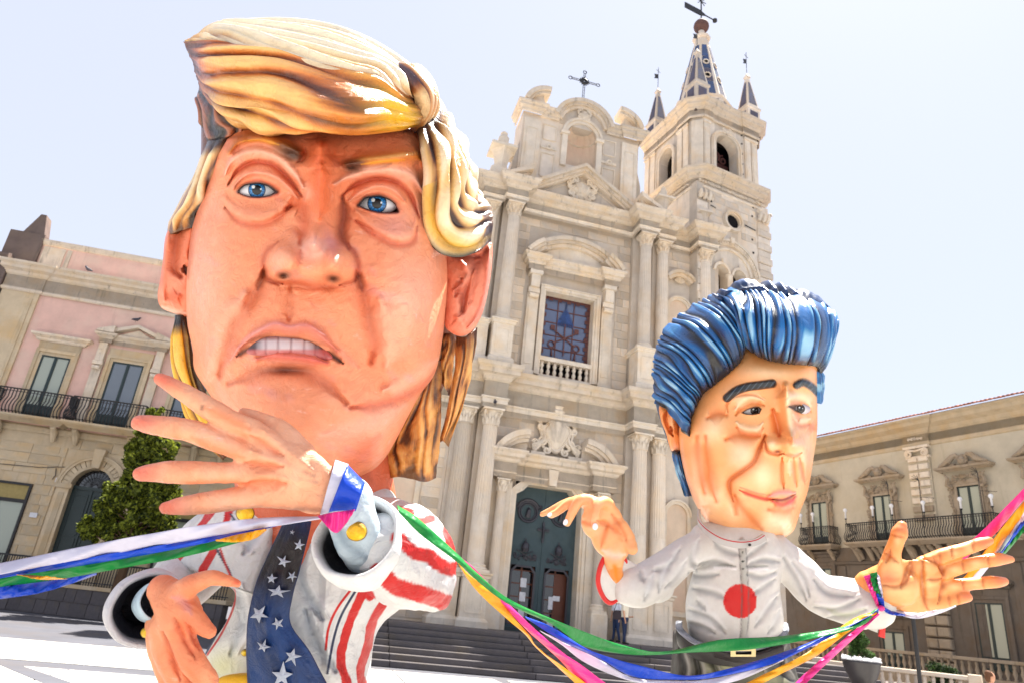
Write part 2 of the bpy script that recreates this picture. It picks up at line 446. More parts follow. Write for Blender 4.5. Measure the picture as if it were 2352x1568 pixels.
# columns
def fl(n, z_plain):
    return lambda i, z: (1.0 if z < z_plain else (1.0 if i % 2 else .925))
def make_column(x, y, z0, z1, r, caph, zp, comp=False):
    c = MB()
    prof = [(r, z0), (r * 1.0, z0 + (z1 - z0) * .3), (r * .99, zp - .02), (r * .99, zp), (r * .86, z1 - .06), (r * .95, z1 - .05), (r * .95, z1)]
    c.lathe(prof, 0, 0, 40, lambda i, z: 1.0 if (z < zp - .01 or z > z1 - .055) else (1.0 if i % 2 else .93))
    o = c.build('column', ST, CH); o.location = (x, y, 0)
    b = MB(); b.box(-r * 1.45, r * 1.45, -r * 1.45, r * 1.45, z0 - .34, z0 - .22)
    b.lathe([(r * 1.4, z0 - .22), (r * 1.44, z0 - .17), (r * 1.38, z0 - .13), (r * 1.18, z0 - .1), (r * 1.2, z0 - .06), (r * 1.26, z0 - .04), (r * 1.15, z0), (r, z0 + .02)], n=28)
    b.build('base', TR, o)
    k = MB(); H = caph; rb = r * .84
    k.lathe([(rb, z1), (rb * 1.02, z1 + H * .5), (rb * 1.25, z1 + H * .8), (rb * 1.45, z1 + H * .86)], n=20)
    for tier, (zz, hh, oo) in enumerate([(0, .42, 1.12), (.3, .42, 1.22)]):   # acanthus leaves
        for i in range(8):
            a = 2 * math.pi * (i + .5 * tier) / 8
            ca, sa = math.cos(a), math.sin(a)
            pts = [(ca * rb * 1.0, sa * rb * 1.0, z1 + H * zz), (ca * rb * 1.1, sa * rb * 1.1, z1 + H * (zz + hh * .6)), (ca * rb * (oo + .14), sa * rb * (oo + .14), z1 + H * (zz + hh)), (ca * rb * (oo + .2), sa * rb * (oo + .2), z1 + H * (zz + hh * .8))]
            k.tube(pts, [rb * .2, rb * .22, rb * .14, rb * .05], 6)
    for i in range(4):
        a = math.pi / 4 + i * math.pi / 2; ca, sa = math.cos(a), math.sin(a)
        zz = z1 + H * .76; rr = H * .17; pts = []
        for q in range(13):
            t = R(-60 + q * 36); ro = rr * (1 - q / 15); pts.append((ca * (rb * 1.42 + ro * math.cos(t)), sa * (rb * 1.42 + ro * math.cos(t)), zz + ro * math.sin(t)))
        k.tube(pts, rr * .33, 5)
    k.box(-r * 1.3, r * 1.3, -r * 1.3, r * 1.3, z1 + H * .88, z1 + H)
    k.build('capital', TR, o)
    return o
for xc, y in ((CI[0], -.82), (CI[1], -.82), (CO[0], -.5), (CO[1], -.5)):
    make_column(xc, y, 3.5, 9.12, .35, .66, 5.4)
    make_column(xc, y, 14.1, 19.4, .31, .6, 15.9)
make_column(7.16, -.62, 3.5, 9.12, .35, .66, 5.4); make_column(7.16, -.62, 14.1, 19.4, .31, .6, 15.9)
make_column(-6.6 - 1.0, -.5, 3.5, 9.12, .35, .66, 5.4)
# pedestals
def pedestal(x0, x1, y, z0, z1, name='pedestal'):
    p = MB(); p.box(x0, x1, y, .0, z0 + .3, z1 - .2)
    path = [(x0, 0), (x0, y), (x1, y), (x1, 0)]
    p.molding(path, [(.0, z0), (.12, z0), (.12, z0 + .22), (.05, z0 + .3), (.0, z0 + .34)])
    p.molding(path, [(0, z1 - .22), (.05, z1 - .2), (.06, z1 - .1), (.13, z1 - .06), (.13, z1), (0, z1)])
    o = p.build(name, TR, CH)
    q = MB(); frame_box(q, x0 + .2, x1 - .2, z0 + .55, z1 - .45, .05, y - .025, y - .002)
    q.build('panel_moulding', TR, o)
    return o
for (xa, xb, y) in ((CI[0] - .5, CI[0] + .5, -1.33), (CI[1] - .5, CI[1] + .5, -1.33), (CO[0] - .5, CO[0] + .48, -1.0), (CO[1] - .48, CO[1] + .5, -1.0), (6.66, 7.66, -1.13), (-8.1, -7.1, -1.0)):
    pedestal(xa, xb, y, PLAT, 3.17)
    if xa > -8: pedestal(xa + .04, xb - .04, y + .04, 11.75, 13.8)
# entablatures
PM = path_main()
e = MB(); e.molding(PM, [(0, 9.78), (.0, 9.98), (.03, 9.98), (.03, 10.15), (.09, 10.2), (.09, 10.26), (.0, 10.26), (0, 10.95)]); e.build('architrave_and_frieze', TR, CH)
e = MB(); e.molding(PM, [(0, 10.95), (.1, 11.02), (.12, 11.12), (.2, 11.2), (.38, 11.25), (.38, 11.42), (.5, 11.52), (.52, 11.68), (.05, 11.75), (0, 11.75)]); e.build('cornice', DT, CH)
e = MB(); e.molding(PM, [(0, 20.0), (0, 20.13), (.03, 20.13), (.03, 20.25), (.08, 20.29), (0, 20.3), (0, 20.68)]); e.build('architrave_and_frieze', TR, CH)
e = MB(); e.molding(PM, [(0, 20.68), (.1, 20.72), (.14, 20.82), (.34, 20.88), (.34, 20.98), (.46, 21.08), (.5, 21.2), (0, 21.24)]); e.build('cornice', DT, CH)
# --- portal
PO = MB()
PO.box(-2.62, -1.72, -.28, 0, PLAT, 7.0); PO.box(1.72, 2.62, -.28, 0, PLAT, 7.0)
jm = lambda y0, o: [(-1.47 - o, PLAT), (-1.47 - o, 6.55 + o * .5), (-1.2 - o * .7, 6.72 + o), (-.95 - o * .4, 7.0 + o), (.95 + o * .4, 7.0 + o), (1.2 + o * .7, 6.72 + o), (1.47 + o, 6.55 + o * .5), (1.47 + o, PLAT)]
def band(mb, a, b, y0, y1):
    n = len(a)
    for i in range(n - 1):
        p = [a[i], b[i], b[i + 1], a[i + 1]]
        mb.prism(p, y0, y1)
band(PO, jm(0, 0), jm(0, .1), -.16, .9); band(PO, jm(0, .1), jm(0, .25), -.24, 0); band(PO, jm(0, .25), jm(0, .3), -.3, 0)
port = PO.build('portal_surround', TR, CH)
MB().prism([(-.16, 7.02), (.16, 7.02), (.22, 7.7), (-.22, 7.7)], -.5, -.2).build('keystone', TR, port)
e = MB(); pp = [(-2.75, -.0), (-2.75, -.72), (-1.72, -.72), (-1.72, -.36), (1.72, -.36), (1.72, -.72), (2.75, -.72), (2.75, 0)]
e.molding(pp, [(0, 7.05), (0, 7.25), (.05, 7.3), (0, 7.32), (0, 7.7), (.08, 7.75), (.12, 7.85), (.26, 7.92), (.28, 8.05), (.38, 8.15), (.38, 8.22), (0, 8.26)]); e.build('portal_entablature', DT, CH)
for sx in (-1, 1):
    cxp = sx * 2.22
    c = make_column(cxp, -.52, 2.5, 6.5, .22, .5, 3.6)
    MB().box(cxp - .36, cxp + .36, -.9, 0, PLAT, 2.16, .02).build('pedestal', TR, CH)
    a = MB(); a0, a1 = (95, 152) if sx < 0 else (28, 85)
    cx = sx * 1.15
    a.arc(cx, 7.35, 1.62, 1.86, a0, a1, -.95, 0, 12); a.arc(cx, 7.35, 1.5, 1.62, a0, a1, -.84, 0, 12); a.arc(cx, 7.35, 1.36, 1.5, a0, a1, -.66, 0, 12); a.arc(cx, 7.35, .95, 1.36, a0, a1, -.32, 0, 12)
    a.build('broken_pediment', DT, CH)
# coat of arms above the door
def cartouche(parent, cx, cz, w, h, y, name='coat_of_arms', crown=True):
    c = MB(); n = 26
    # bulging shield
    for k, (f, yy) in enumerate([(1, 0), (.9, -.12), (.7, -.2), (.45, -.25), (.2, -.27)]): pass
    ring = []
    for i in range(n):
        a = 2 * math.pi * i / n; ca, sa = math.cos(a), math.sin(a)
        rx = w * .36 * (1 + .12 * math.cos(4 * a) + .05 * math.sin(6 * a)); rz = h * .34 * (1 + .08 * math.cos(4 * a))
        ring.append((ca * rx, sa * rz - (0 if sa > 0 else abs(sa) ** 3 * .06 * h)))
    vs = []; fs = []
    lev = [(1.0, 0), (1.0, -.1), (.9, -.17), (.8, -.12), (.74, -.17), (.5, -.24), (.25, -.27), (.02, -.28)]
    for f, yy in lev:
        vs += [(cx + x * f, y + yy * w * .6, cz + z * f) for x, z in ring]
    for j in range(len(lev) - 1):
        for i in range(n): fs.append((j * n + i, j * n + (i + 1) % n, (j + 1) * n + (i + 1) % n, (j + 1) * n + i))
    c.add(vs, fs)
    for sx in (-1, 1):                                    # scrolls down both sides
        for (dx, dz, r, a0, tn) in ((.40, .34, .12, 200, 1.5), (.44, .06, .1, 150, 1.3), (.38, -.2, .12, 160, 1.5), (.24, -.38, .1, 120, 1.3), (.22, .42, .11, 230, 1.3), (.5, .2, .08, 90, 1.1)):
            c.tube(spiral(cx + sx * dx * w, cz + dz * h, r * w, y - .07 * w, tn, a0, sx), w * .034, 5)
        c.tube([(cx + sx * w * .34, y - .08, cz + h * .3), (cx + sx * w * .47, y - .08, cz + h * .1), (cx + sx * w * .4, y - .08, cz - h * .1), (cx + sx * w * .42, y - .08, cz - h * .26), (cx + sx * w * .2, y - .06, cz - h * .4)], [w * .05, w * .05, w * .035, w * .05, w * .03], 6)
        for i in range(5):
            c.tube([(cx + sx * w * (.08 + .045 * i), y - .26 * w * .6, cz + h * .18), (cx + sx * w * (.05 + .03 * i), y - .3 * w * .6, cz - h * .02), (cx + sx * w * .03 * i, y - .24 * w * .6, cz - h * .2)], w * .014, 4)
    if crown:
        c.lathe([(w * .2, cz + h * .34), (w * .22, cz + h * .4), (w * .17, cz + h * .44), (w * .2, cz + h * .5), (w * .04, cz + h * .53)], cx, y - .02, 14, lambda i, z: 1 if i % 2 else .85)
        for i in range(5): c.lathe([(w * .035, cz + h * .5), (w * .05, cz + h * .53), (w * .01, cz + h * .57)], cx + w * (.09 * (i - 2)), y - .1, 6)
    return c.build(name, TR, parent, smooth=False)
cartouche(CH, .1, 9.45, 1.75, 2.3, -.08)
for sx in (-1, 1):
    m_ = MB()
    for j in range(5): m_.tube([(.1 + sx * (1.0 + .03 * j), -.22, 8.3 + .1 * j), (.1 + sx * (.98 - .1 * j), -.3, 8.52 + .11 * j), (.1 + sx * (.78 - .06 * j), -.2, 8.7 + .14 * j)], .07, 5)
    m_.tube(spiral(.1 + sx * .98, 8.85, .16, -.22, 1.3, 0, sx), .045, 5); m_.box(.1 + sx * .85 - .32, .1 + sx * .85 + .32, -.4, 0, 8.24, 8.42)
    m_.build('scroll_block', TR, CH)
# --- doors
DG = MT['doorgreen']; BZ = MT['bronze']
for sx, x0, x1 in ((-1, -1.47, -.006), (1, .006, 1.47)):
    d = MB(); xm = (x0 + x1) / 2; hw = .55
    d.box(x0, xm - hw, .45, .55, PLAT + .12, 7.1); d.box(xm + hw, x1, .45, .55, PLAT + .12, 7.1); d.box(xm - hw, xm + hw, .45, .55, 3.75, 7.1); d.box(xm - hw, xm + hw, .45, .55, PLAT + .12, PLAT + .25)
    dl = d.build('door_leaf', DG, CH)
    fr = MB(); pts = [(xm - hw, PLAT + .25), (xm - hw, 3.5), (xm - hw + .22, 3.75), (xm + hw - .22, 3.75), (xm + hw, 3.5), (xm + hw, PLAT + .25)]
    pi_ = [(xm - hw + .08, PLAT + .25), (xm - hw + .08, 3.46), (xm - hw + .26, 3.67), (xm + hw - .26, 3.67), (xm + hw - .08, 3.46), (xm + hw - .08, PLAT + .25)]
    band(fr, pts, pi_, .38, .46)
    band(fr, [(a, b) for a, b in [(xm - hw - .0, 3.5), (xm - hw, 3.76), (xm - hw + .22, 3.76)]], [(xm - hw + .0, 3.5), (xm - hw + .02, 3.74), (xm - hw + .22, 3.75)], .42, .45)
    fr.build('wicket_frame', BZ, dl)
    md = MB(); zc = 5.95
    for rr, tt in ((.42, .05), (.33, .03)): md.tube(ring_pts(rr, 28, xm, zc, .42), tt, 6)
    md.tube(ring_pts(.5, 12, xm, zc, .4, 25, 155), .06, 6); md.tube(spiral(xm - .5, zc + .22, .1, .4, 1.2, 90, 1), .035, 5); md.tube(spiral(xm + .5, zc + .22, .1, .4, 1.2, 90, -1), .035, 5)
    vs = [];
    pm = MB()
    pm.tube([(xm, .42, zc - .2), (xm, .36, zc - .08), (xm + .02, .34, zc + .05), (xm, .4, zc + .16)], [.14, .1, .09, .04], 8)
    md.build('relief_medallion', BZ, dl); pm.build('portrait_relief', BZ, dl)
    em = MB(); ze = 4.35
    em.tube([(xm, .4, ze - .05), (xm, .37, ze + .1), (xm, .37, ze + .25), (xm, .4, ze + .38)], [.13, .17, .14, .04], 10)
    for zz in (ze, ze + .12, ze + .24): em.tube([(xm - .16, .38, zz), (xm, .3, zz), (xm + .16, .38, zz)], .02, 4)
    em.tube([(xm, .38, ze + .4), (xm, .38, ze + .5)], .018, 4); em.tube([(xm - .05, .38, ze + .45), (xm + .05, .38, ze + .45)], .018, 4)
    for k in range(24):
        a = random.uniform(-1, 1); em.tube(spiral(xm + a * .5, ze - .15 - random.random() * .28 * (1 - .3 * abs(a)), random.uniform(.04, .08), .42, 1.1, random.uniform(0, 360), random.choice((-1, 1)), 9), .024, 4)
    em.tube([(xm - .4, .38, ze - .35), (xm + .35, .38, ze + .0)], .022, 5); em.tube([(xm + .4, .38, ze - .35), (xm - .35, .38, ze + .0)], .022, 5)
    em.build('crossed_keys_relief', BZ, dl)
    # inner wooden doors
    W = MT['wood']; wd = MB()
    yy = .62
    for xx in (xm - hw, xm - .03, xm + hw - .06): wd.box(xx, xx + .07, yy, yy + .06, PLAT + .25, 3.75)
    for zz in np.arange(PLAT + .25, 3.7, .52): wd.box(xm - hw, xm + hw, yy + .003, yy + .055, zz, zz + .05)
    wdo = wd.build('inner_wooden_door', W, CH)
    for a_, b_ in ((xm - hw + .07, xm - .03), (xm + .04, xm + hw - .06)):
        for zi, zz in enumerate(np.arange(PLAT + .3, 3.4, .52)):
            if sx > 0 and a_ > xm: MB().box(a_, b_, yy + .02, yy + .05, zz, min(zz + .47, 3.74)).build('door_panel', W, wdo)
            else: MB().box(a_, b_, yy + .025, yy + .035, zz, min(zz + .47, 3.74)).build('pane', MT['glass_dark'], wdo)
    for (px_, pz_, pw, ph, mm) in ((.12, 2.9, .26, .36, 'paper'), (.12, 2.35, .26, .36, 'paper'), (.12, 1.75, .26, .36, 'paper')) if sx < 0 else ((-.12, 2.15, .2, .5, 'paper'), (.12, 2.5, .3, .2, 'paper'), (-.08, 1.3, .28, .4, 'paper'), (.22, 1.3, .16, .42, 'bluepaper')):
        MB().box(xm + px_ - pw / 2, xm + px_ + pw / 2, yy - .012, yy - .006, pz_, pz_ + ph).build('notice', MT[mm], wdo)
cr = MB(); cr.box(-.045, .045, .37, .45, 4.75, 5.6); cr.box(-.26, .26, .375, .445, 5.22, 5.32)
cr.tube([(0, .35, 5.42), (0, .33, 5.3), (0, .33, 5.1), (.01, .35, 4.9)], [.03, .05, .035, .025], 6); cr.tube([(-.2, .35, 5.33), (0, .34, 5.27), (.2, .35, 5.33)], .02, 5)
cr.build('crucifix_relief', BZ, CH)
MB().box(-1.47, 1.47, .2, 1.0, PLAT, PLAT + .14).build('threshold', MT['greenpaint'], CH)
# --- great window
wx0, wx1, wz0, wz1 = -.94, 1.52, 13.0, 16.2
f = MB(); frame_box(f, wx0, wx1, 12.0, wz1, .1, -.1, .6, False); frame_box(f, wx0 - .1, wx1 + .1, 12.0, wz1 + .1, .14, -.16, 0, False); frame_box(f, wx0 - .24, wx1 + .24, 12.0, wz1 + .24, .05, -.22, 0, False)
for xa, xb in ((-1.85, -1.3), (1.9, 2.45)):
    f.box(xa, xb, -.16, 0, 11.8, 16.2); f.box(xa + .1, xb - .1, -.19, -.15, 12.4, 15.3); f.box(xa - .05, xb + .05, -.22, 0, 11.75, 12.1)
    f.box(xa, xb, -.3, 0, 15.9, 16.15, .01); f.tube([(xa + .05, -.28, 15.75), (xb - .05, -.28, 15.75)], .12, 10); f.box(xa + .06, xb - .06, -.42, 0, 16.15, 16.8); f.box(xa - .04, xb + .04, -.5, 0, 16.8, 17.0)
f.build('window_surround', TR, CH)
e = MB(); e.molding([(-2.0, 0), (-2.0, -.5), (-1.25, -.5), (-1.25, -.24), (1.85, -.24), (1.85, -.5), (2.6, -.5), (2.6, 0)], [(0, 17.0), (0, 17.3), (.06, 17.34), (.06, 17.45), (.18, 17.5), (.2, 17.62), (.3, 17.7), (.3, 17.78), (0, 17.8)]); e.build('window_cornice', DT, CH)
a = MB(); cz = 19.15 - 3.05; wc = .3
for r0, r1, yy in ((2.9, 3.1, .55), (2.76, 2.9, .44), (2.6, 2.76, .3)):
    a.arc(wc, cz, r0, r1, 55, 125, -yy, 0, 20)
    for q0, q1 in ((36, 55.5), (124.5, 144)): a.arc(wc, cz, r0, r1 + .004, q0, q1, -yy - .22, 0, 8)
a.build('segmental_pediment', DT, CH)
MB().prism([(wc + 2.5 * math.cos(R(t)), cz + 2.62 * math.sin(R(t))) for t in range(40, 141, 10)], -.1, 0).build('tympanum', TR, CH)
win = MB(); MTR = MT['rust']
frame_box(win, wx0 + .05, wx1 - .05, wz0 - .7, wz1 - .05, .05, .42, .5)
nx, nz = 3, 5
for i in range(1, nx): x = wx0 + (wx1 - wx0) * i / nx; win.box(x - .02, x + .02, .42, .48, wz0 - .6, wz1)
for j in range(1, nz + 1): z = wz1 - (wz1 - wz0 + .1) * j / nz; win.box(wx0, wx1, .425, .475, z - .02, z + .02)
wo_ = win.build('window', MTR, CH)
for i in range(nx):
    for j in range(nz):
        xa = wx0 + (wx1 - wx0) * i / nx; za = wz1 - (wz1 - wz0 + .1) * (j + 1) / nz
        MB().box(xa + .025, xa + (wx1 - wx0) / nx - .025, .46, .472, za + .025, za + (wz1 - wz0 + .1) / nz - .025).build('pane', MT['glass_blue'], wo_)
t_ = MB()
for i in range(14):
    for j, x in ((0, wx0 + .05), (1, wx1 - .05)):
        z = wz0 + .05 + i * .23; l = .2 if i % 2 else .11; t_.box(min(x, x + (l if j == 0 else -l)), max(x, x + (l if j == 0 else -l)), .405, .42, z, z + .2)
for i in range(10):
    x = wx0 + .1 + i * .23; l = .2 if i % 2 else .12; t_.box(x, x + .2, .404, .419, wz1 - l, wz1); t_.box(x, x + .2, .404, .419, wz0, wz0 + l * .8)
t_.build('leaded_border', MTR, wo_)
# umbrella and crossed keys in the glass
xu = .29; um = MB()
for k in range(8):
    xa = -.42 + .105 * k; um.add([(xu + xa * .06, .41, 15.75), (xu + xa, .40, 14.95 - .06 * abs(xa)), (xu + xa + .1, .40, 14.95 - .06 * abs(xa)), ], [(0, 1, 2)]); um.box(xu + xa + .02, xu + xa + .085, .395, .41, 14.78, 14.95)
um.tube([(xu, .4, 15.7), (xu, .4, 15.95)], .03, 5)
um.build('umbrella_emblem', plain('blue_green_enamel', srgb(34, 60, 110), .4, .5, .5, 6), wo_)
ke = MB()
ke.box(xu - .025, xu + .025, .395, .412, 13.3, 14.9)
for sx in (-1, 1):
    ke.tube([(xu + sx * .62, .4, 14.55), (xu - sx * .55, .4, 13.85)], .035, 5); ke.tube(ring_pts(.16, 12, xu - sx * .62, 13.78, .4), .035, 4)
    ke.box(xu + sx * .6 - .12, xu + sx * .6 + .1, .39, .405, 14.5, 14.75); ke.tube([(xu - sx * .6, .4, 13.6), (xu - sx * .56, .4, 13.2)], [.02, .06], 5)
ke.tube([(xu - .6, .4, 13.62), (xu, .4, 13.5), (xu + .6, .4, 13.62)], .02, 4)
ke.build('crossed_keys_emblem', MTR, wo_)
# balustrade under the window
bl = MB(); bl.box(-1.0, 1.58, -.12, .3, 12.72, 12.92); bl.box(-1.0, 1.58, -.08, .25, 11.95, 12.06)
blo = bl.build('balustrade', TR, CH)
bp = [(.055, 12.06), (.09, 12.1), (.06, 12.16), (.1, 12.24), (.075, 12.34), (.04, 12.4), (.075, 12.46), (.1, 12.54), (.06, 12.62), (.085, 12.68), (.06, 12.72)]
b0 = MB().lathe(bp, 0, 0, 10).build('baluster', TR, blo, True); b0.location = (-.8, .06, 0)
for k in range(1, 8): inst(b0, blo, (-.8 + k * .312, .06, 0))
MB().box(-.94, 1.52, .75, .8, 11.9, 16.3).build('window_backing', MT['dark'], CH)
# --- main pediment
pc = .37
pd = MB()
for i, (o, th, yy) in enumerate(((0, .2, .95), (-.2, .14, .8), (-.34, .12, .62))):
    za = 23.35 + o; zl = 21.3 + o; hw = 3.15
    pd.prism([(pc - hw, zl - th), (pc, za - th), (pc, za), (pc - hw, zl)], -yy, .2); pd.prism([(pc, za - th), (pc + hw, zl - th), (pc + hw, zl), (pc, za)], -yy, .2)
pd.build('raking_cornice', DT, CH)
MB().prism([(pc - 3.0, 21.2), (pc + 3.0, 21.2), (pc, 23.0)], -.34, .1).build('tympanum', ST, CH)
i_ = MB(); 
for a_, b_ in (((pc - 2.1, 21.42), (pc - .1, 22.62)), ((pc + 2.1, 21.42), (pc + .1, 22.62))): i_.tube([(a_[0], -.35, a_[1]), (b_[0], -.35, b_[1])], .03, 4)
i_.tube([(pc - 2.1, -.35, 21.42), (pc + 2.1, -.35, 21.42)], .03, 4); i_.build('tympanum_moulding', TR, CH)
cartouche(CH, pc, 22.0, 1.5, 1.35, -.38, 'cartouche', False)
for sx in (-1, 1):                                            # stubs of an outer pediment on the column blocks
    x = pc + sx * 3.45; w = .62; s_ = MB()
    zz = ((21.25, 21.95) if sx < 0 else (21.95, 21.25))
    s_.prism([(x - w, zz[0] - .12 if zz[0] > 21.5 else 21.22), (x + w, zz[1] - .12 if zz[1] > 21.5 else 21.22), (x + w, zz[1] + .14), (x - w, zz[0] + .14)], -1.5, -.1)
    s_.prism([(x - w + .1, 21.22), (x + w - .1, 21.22), (x + w - .1, zz[1] - .1), (x - w + .1, zz[0] - .1)], -1.2, -.1)
    s_.build('pediment_stub', DT, CH)
# --- attic with niche
ax0, ax1 = -3.0, 3.55; an = .3
at_ = MB(); wall_arches(at_, ax0, ax1, 21.3, 26.35, -.0, 1.6, [(an, .82, 23.7, 25.6)])
# volute wings
def wing(mb, x, sx):
    pts = [(x, 21.2)]
    pts += [(x + sx * (1.55 - 1.3 * math.sin(R(t)) ) , 21.2 + 2.3 * (1 - math.cos(R(t)))) for t in range(0, 91, 10)]
    pts += [(x, 24.6)]
    if sx < 0: pts = pts[::-1]
    mb.prism(pts, .1, 1.2)
wing(at_, ax0 + .02, -1); wing(at_, ax1 - .02, 1)
ato = at_.build('attic', ST, CH)
at2 = MB()
for sx, x in ((-1, ax0 - 1.3), (1, ax1 + 1.3)): at2.tube(spiral(x, 21.75, .42, .05, 1.6, 90, sx), .12, 6)
for xa in (ax0 + .1, ax1 - 1.0): at2.box(xa, xa + .9, -.14, 0, 21.3, 25.9); frame_box(at2, xa + .2, xa + .7, 22.3, 25.3, .05, -.17, -.13)
for xa in (-1.9, 1.45): frame_box(at2, xa + .1, xa + .75, 24.9, 25.8, .05, -.05, 0); frame_box(at2, xa + .1, xa + .75, 22.6, 24.0, .05, -.05, 0); at2.box(xa, xa + .85, -.07, 0, 24.3, 24.45); at2.tube(ring_pts(.12, 10, xa + .43, 24.4, -.1), .05, 5)
for xa in (an - 1.12, an + .82): at2.box(xa, xa + .3, -.16, 0, 23.5, 25.5); at2.box(xa - .08, xa + .38, -.24, 0, 25.45, 25.62)
for r0, r1, yy in ((.82, 1.0, .1), (1.0, 1.14, .18)): at2.arc(an, 25.6, r0, r1, 0, 180, -yy, 0, 20)
at2.build('attic_mouldings', TR, CH)
e = MB(); prof = [(0, 26.2), (.06, 26.25), (.06, 26.38), (.2, 26.46), (.2, 26.58), (.3, 26.66), (.3, 26.76), (0, 26.8)]
e.molding([(ax0 - .1, 1.2), (ax0 - .1, -.22), (ax0 + .95, -.22), (ax0 + .95, -.08), (an - 1.35, -.08)], prof); e.molding([(an + 1.35, -.08), (ax1 - .95, -.08), (ax1 - .95, -.22), (ax1 + .1, -.22), (ax1 + .1, 1.2)], prof)
for r0, r1, yy in ((1.5, 1.72, .42), (1.36, 1.5, .3), (1.2, 1.36, .18)): e.arc(an, 26.15, r0, r1, 12, 168, -yy, 1.0, 22)
e.build('attic_cornice', DT, CH)
MB().prism([(an + 1.3 * math.cos(R(t)), 26.15 + 1.3 * math.sin(R(t))) for t in range(0, 181, 12)], -.02, .9).build('attic_gable', ST, CH)
cartouche(CH, an, 26.95, .75, .8, -.12, 'cartouche', False)
for sx in (-1, 1):                                            # curled horn scrolls on the attic corners
    x = ax0 + .62 if sx < 0 else ax1 - .62
    h = MB()
    a0, a1 = (88, 166) if sx < 0 else (14, 92)
    xq = ax0 + 1.25 if sx < 0 else ax1 - 1.25
    h.arc(xq, 26.55, 1.15, 1.4, a0, a1, -.5, .5, 12); h.arc(xq, 26.55, 1.0, 1.15, a0, a1, -.38, .42, 12); h.arc(xq, 26.55, .45, 1.0, a0 + (8 if sx > 0 else 20), a1 - (20 if sx > 0 else 8), -.16, .3, 10)
    h.build('scroll_horn', DT, CH)
# niche interior: half cylinder with shell dome
v = []; f_ = []; nn_ = 14; rows = [(z, .82) for z in np.linspace(23.7, 25.6, 5)] + [(25.6 + .82 * math.sin(R(a)), .82 * math.cos(R(a))) for a in range(15, 91, 15)]
for z, r in rows:
    for i in range(nn_ + 1):
        a = math.pi * i / nn_; rr = r * (1 if z < 25.6 or i % 2 else .96); v.append((an - rr * math.cos(a), .0 + rr * math.sin(a), z))
for j in range(len(rows) - 1):
    for i in range(nn_): k = j * (nn_ + 1) + i; f_.append((k, k + 1, k + nn_ + 2, k + nn_ + 1))
meshobj('niche', v, f_, MT['shell'], CH, False)
n_ = MB(); n_.tube([(an - .82 * math.cos(math.pi * i / 12), .78 * math.sin(math.pi * i / 12), 25.58) for i in range(13)], .05, 5); n_.build('niche_moulding', TR, CH)
MB().box(an - .8, an + .8, .1, .8, 23.0, 23.75).build('niche_sill', MT['darkstone'], CH)
cb = MB(); cb.lathe([(.3, 27.75), (.34, 27.9), (.22, 28.0), (.16, 28.15)], an, .3, 8); cb.build('cross_base', MT['terra'], CH)
CR = empty('iron_cross', tuple(Matrix.Rotation(R(12.985), 3, 'Z') @ Vector((an, .3, 0)) + Vector((2.266, 29.833, 28.15))), R(12.985)); tag(CR, 'thin dark openwork iron cross standing on top of the church gable', 'cross')
c = MB()
for dx in (-.05, .05): c.tube([(dx, 0, 0), (dx, 0, 2.05)], .02, 4); c.tube([(-.72, 0, 1.52 + dx), (.72, 0, 1.52 + dx)], .02, 4)
for z in np.arange(.1, 2, .2): c.tube([(-.05, 0, z), (.05, 0, z)], .012, 4)
c.build('bars', MT['iron'], CR)
c = MB()
for (x, z) in ((-.82, 1.52), (.82, 1.52), (0, 2.17)): MB().tube(ring_pts(.1, 8, x, z, 0), .025, 4).build('trefoil_end', MT['iron'], CR)
for a in range(0, 360, 30): c.tube([(0.08 * math.cos(R(a)), 0, 1.52 + .08 * math.sin(R(a))), (.3 * math.cos(R(a)), 0, 1.52 + .3 * math.sin(R(a)))], [.05, .025], 4)
c.tube(ring_pts(.17, 14, 0, 1.52, 0), .06, 5); c.build('ray_ornament', MT['iron'], CR)
# urns on the parapet
def urn(x, y, z, s=1., label=''):
    o = MB(); o.box(-.42, .42, -.42, .42, 0, .5); o.molding([(-.42, .42), (-.42, -.42), (.42, -.42), (.42, .42)], [(0, 0), (.1, 0), (.1, .12), (0, .2)])
    o.lathe([(.3, .5), (.34, .62), (.26, .9), (.33, 1.25), (.4, 1.4), (.52, 1.5)], n=4); o.box(-.52, .52, -.52, .52, 1.5, 1.62)
    o.lathe([(.2, 1.62), (.12, 1.75), (.22, 1.95), (.24, 2.15), (.13, 2.32), (.16, 2.4), (.06, 2.5)], n=12, mod=lambda i, z: 1 if i % 2 else .88)
    p = Matrix.Rotation(R(12.985), 3, 'Z') @ Vector((x, y, 0)) + Vector((2.266, 29.833, z))
    ob = o.build('stone_urn', TR, None); ob.location = p; ob.rotation_euler = (0, 0, R(12.985)); ob.scale = (s, s, s)
    return ob
tag(urn(-3.95, -.45, 21.2, 1.25), 'carved stone urn on a square pedestal left of the church gable', 'urn', None)
tag(urn(4.85, -.45, 21.2, .9), 'carved stone urn right of the church gable in front of the bell tower', 'urn', None)
tag(urn(-7.6, -.3, 21.2, .9), 'small stone urn at the far left end of the church cornice behind the big head', 'urn', None)
tag(urn(7.16, -.45, 21.2, .75), 'stone urn on the cornice above the last column before the round tower window', 'urn', None)
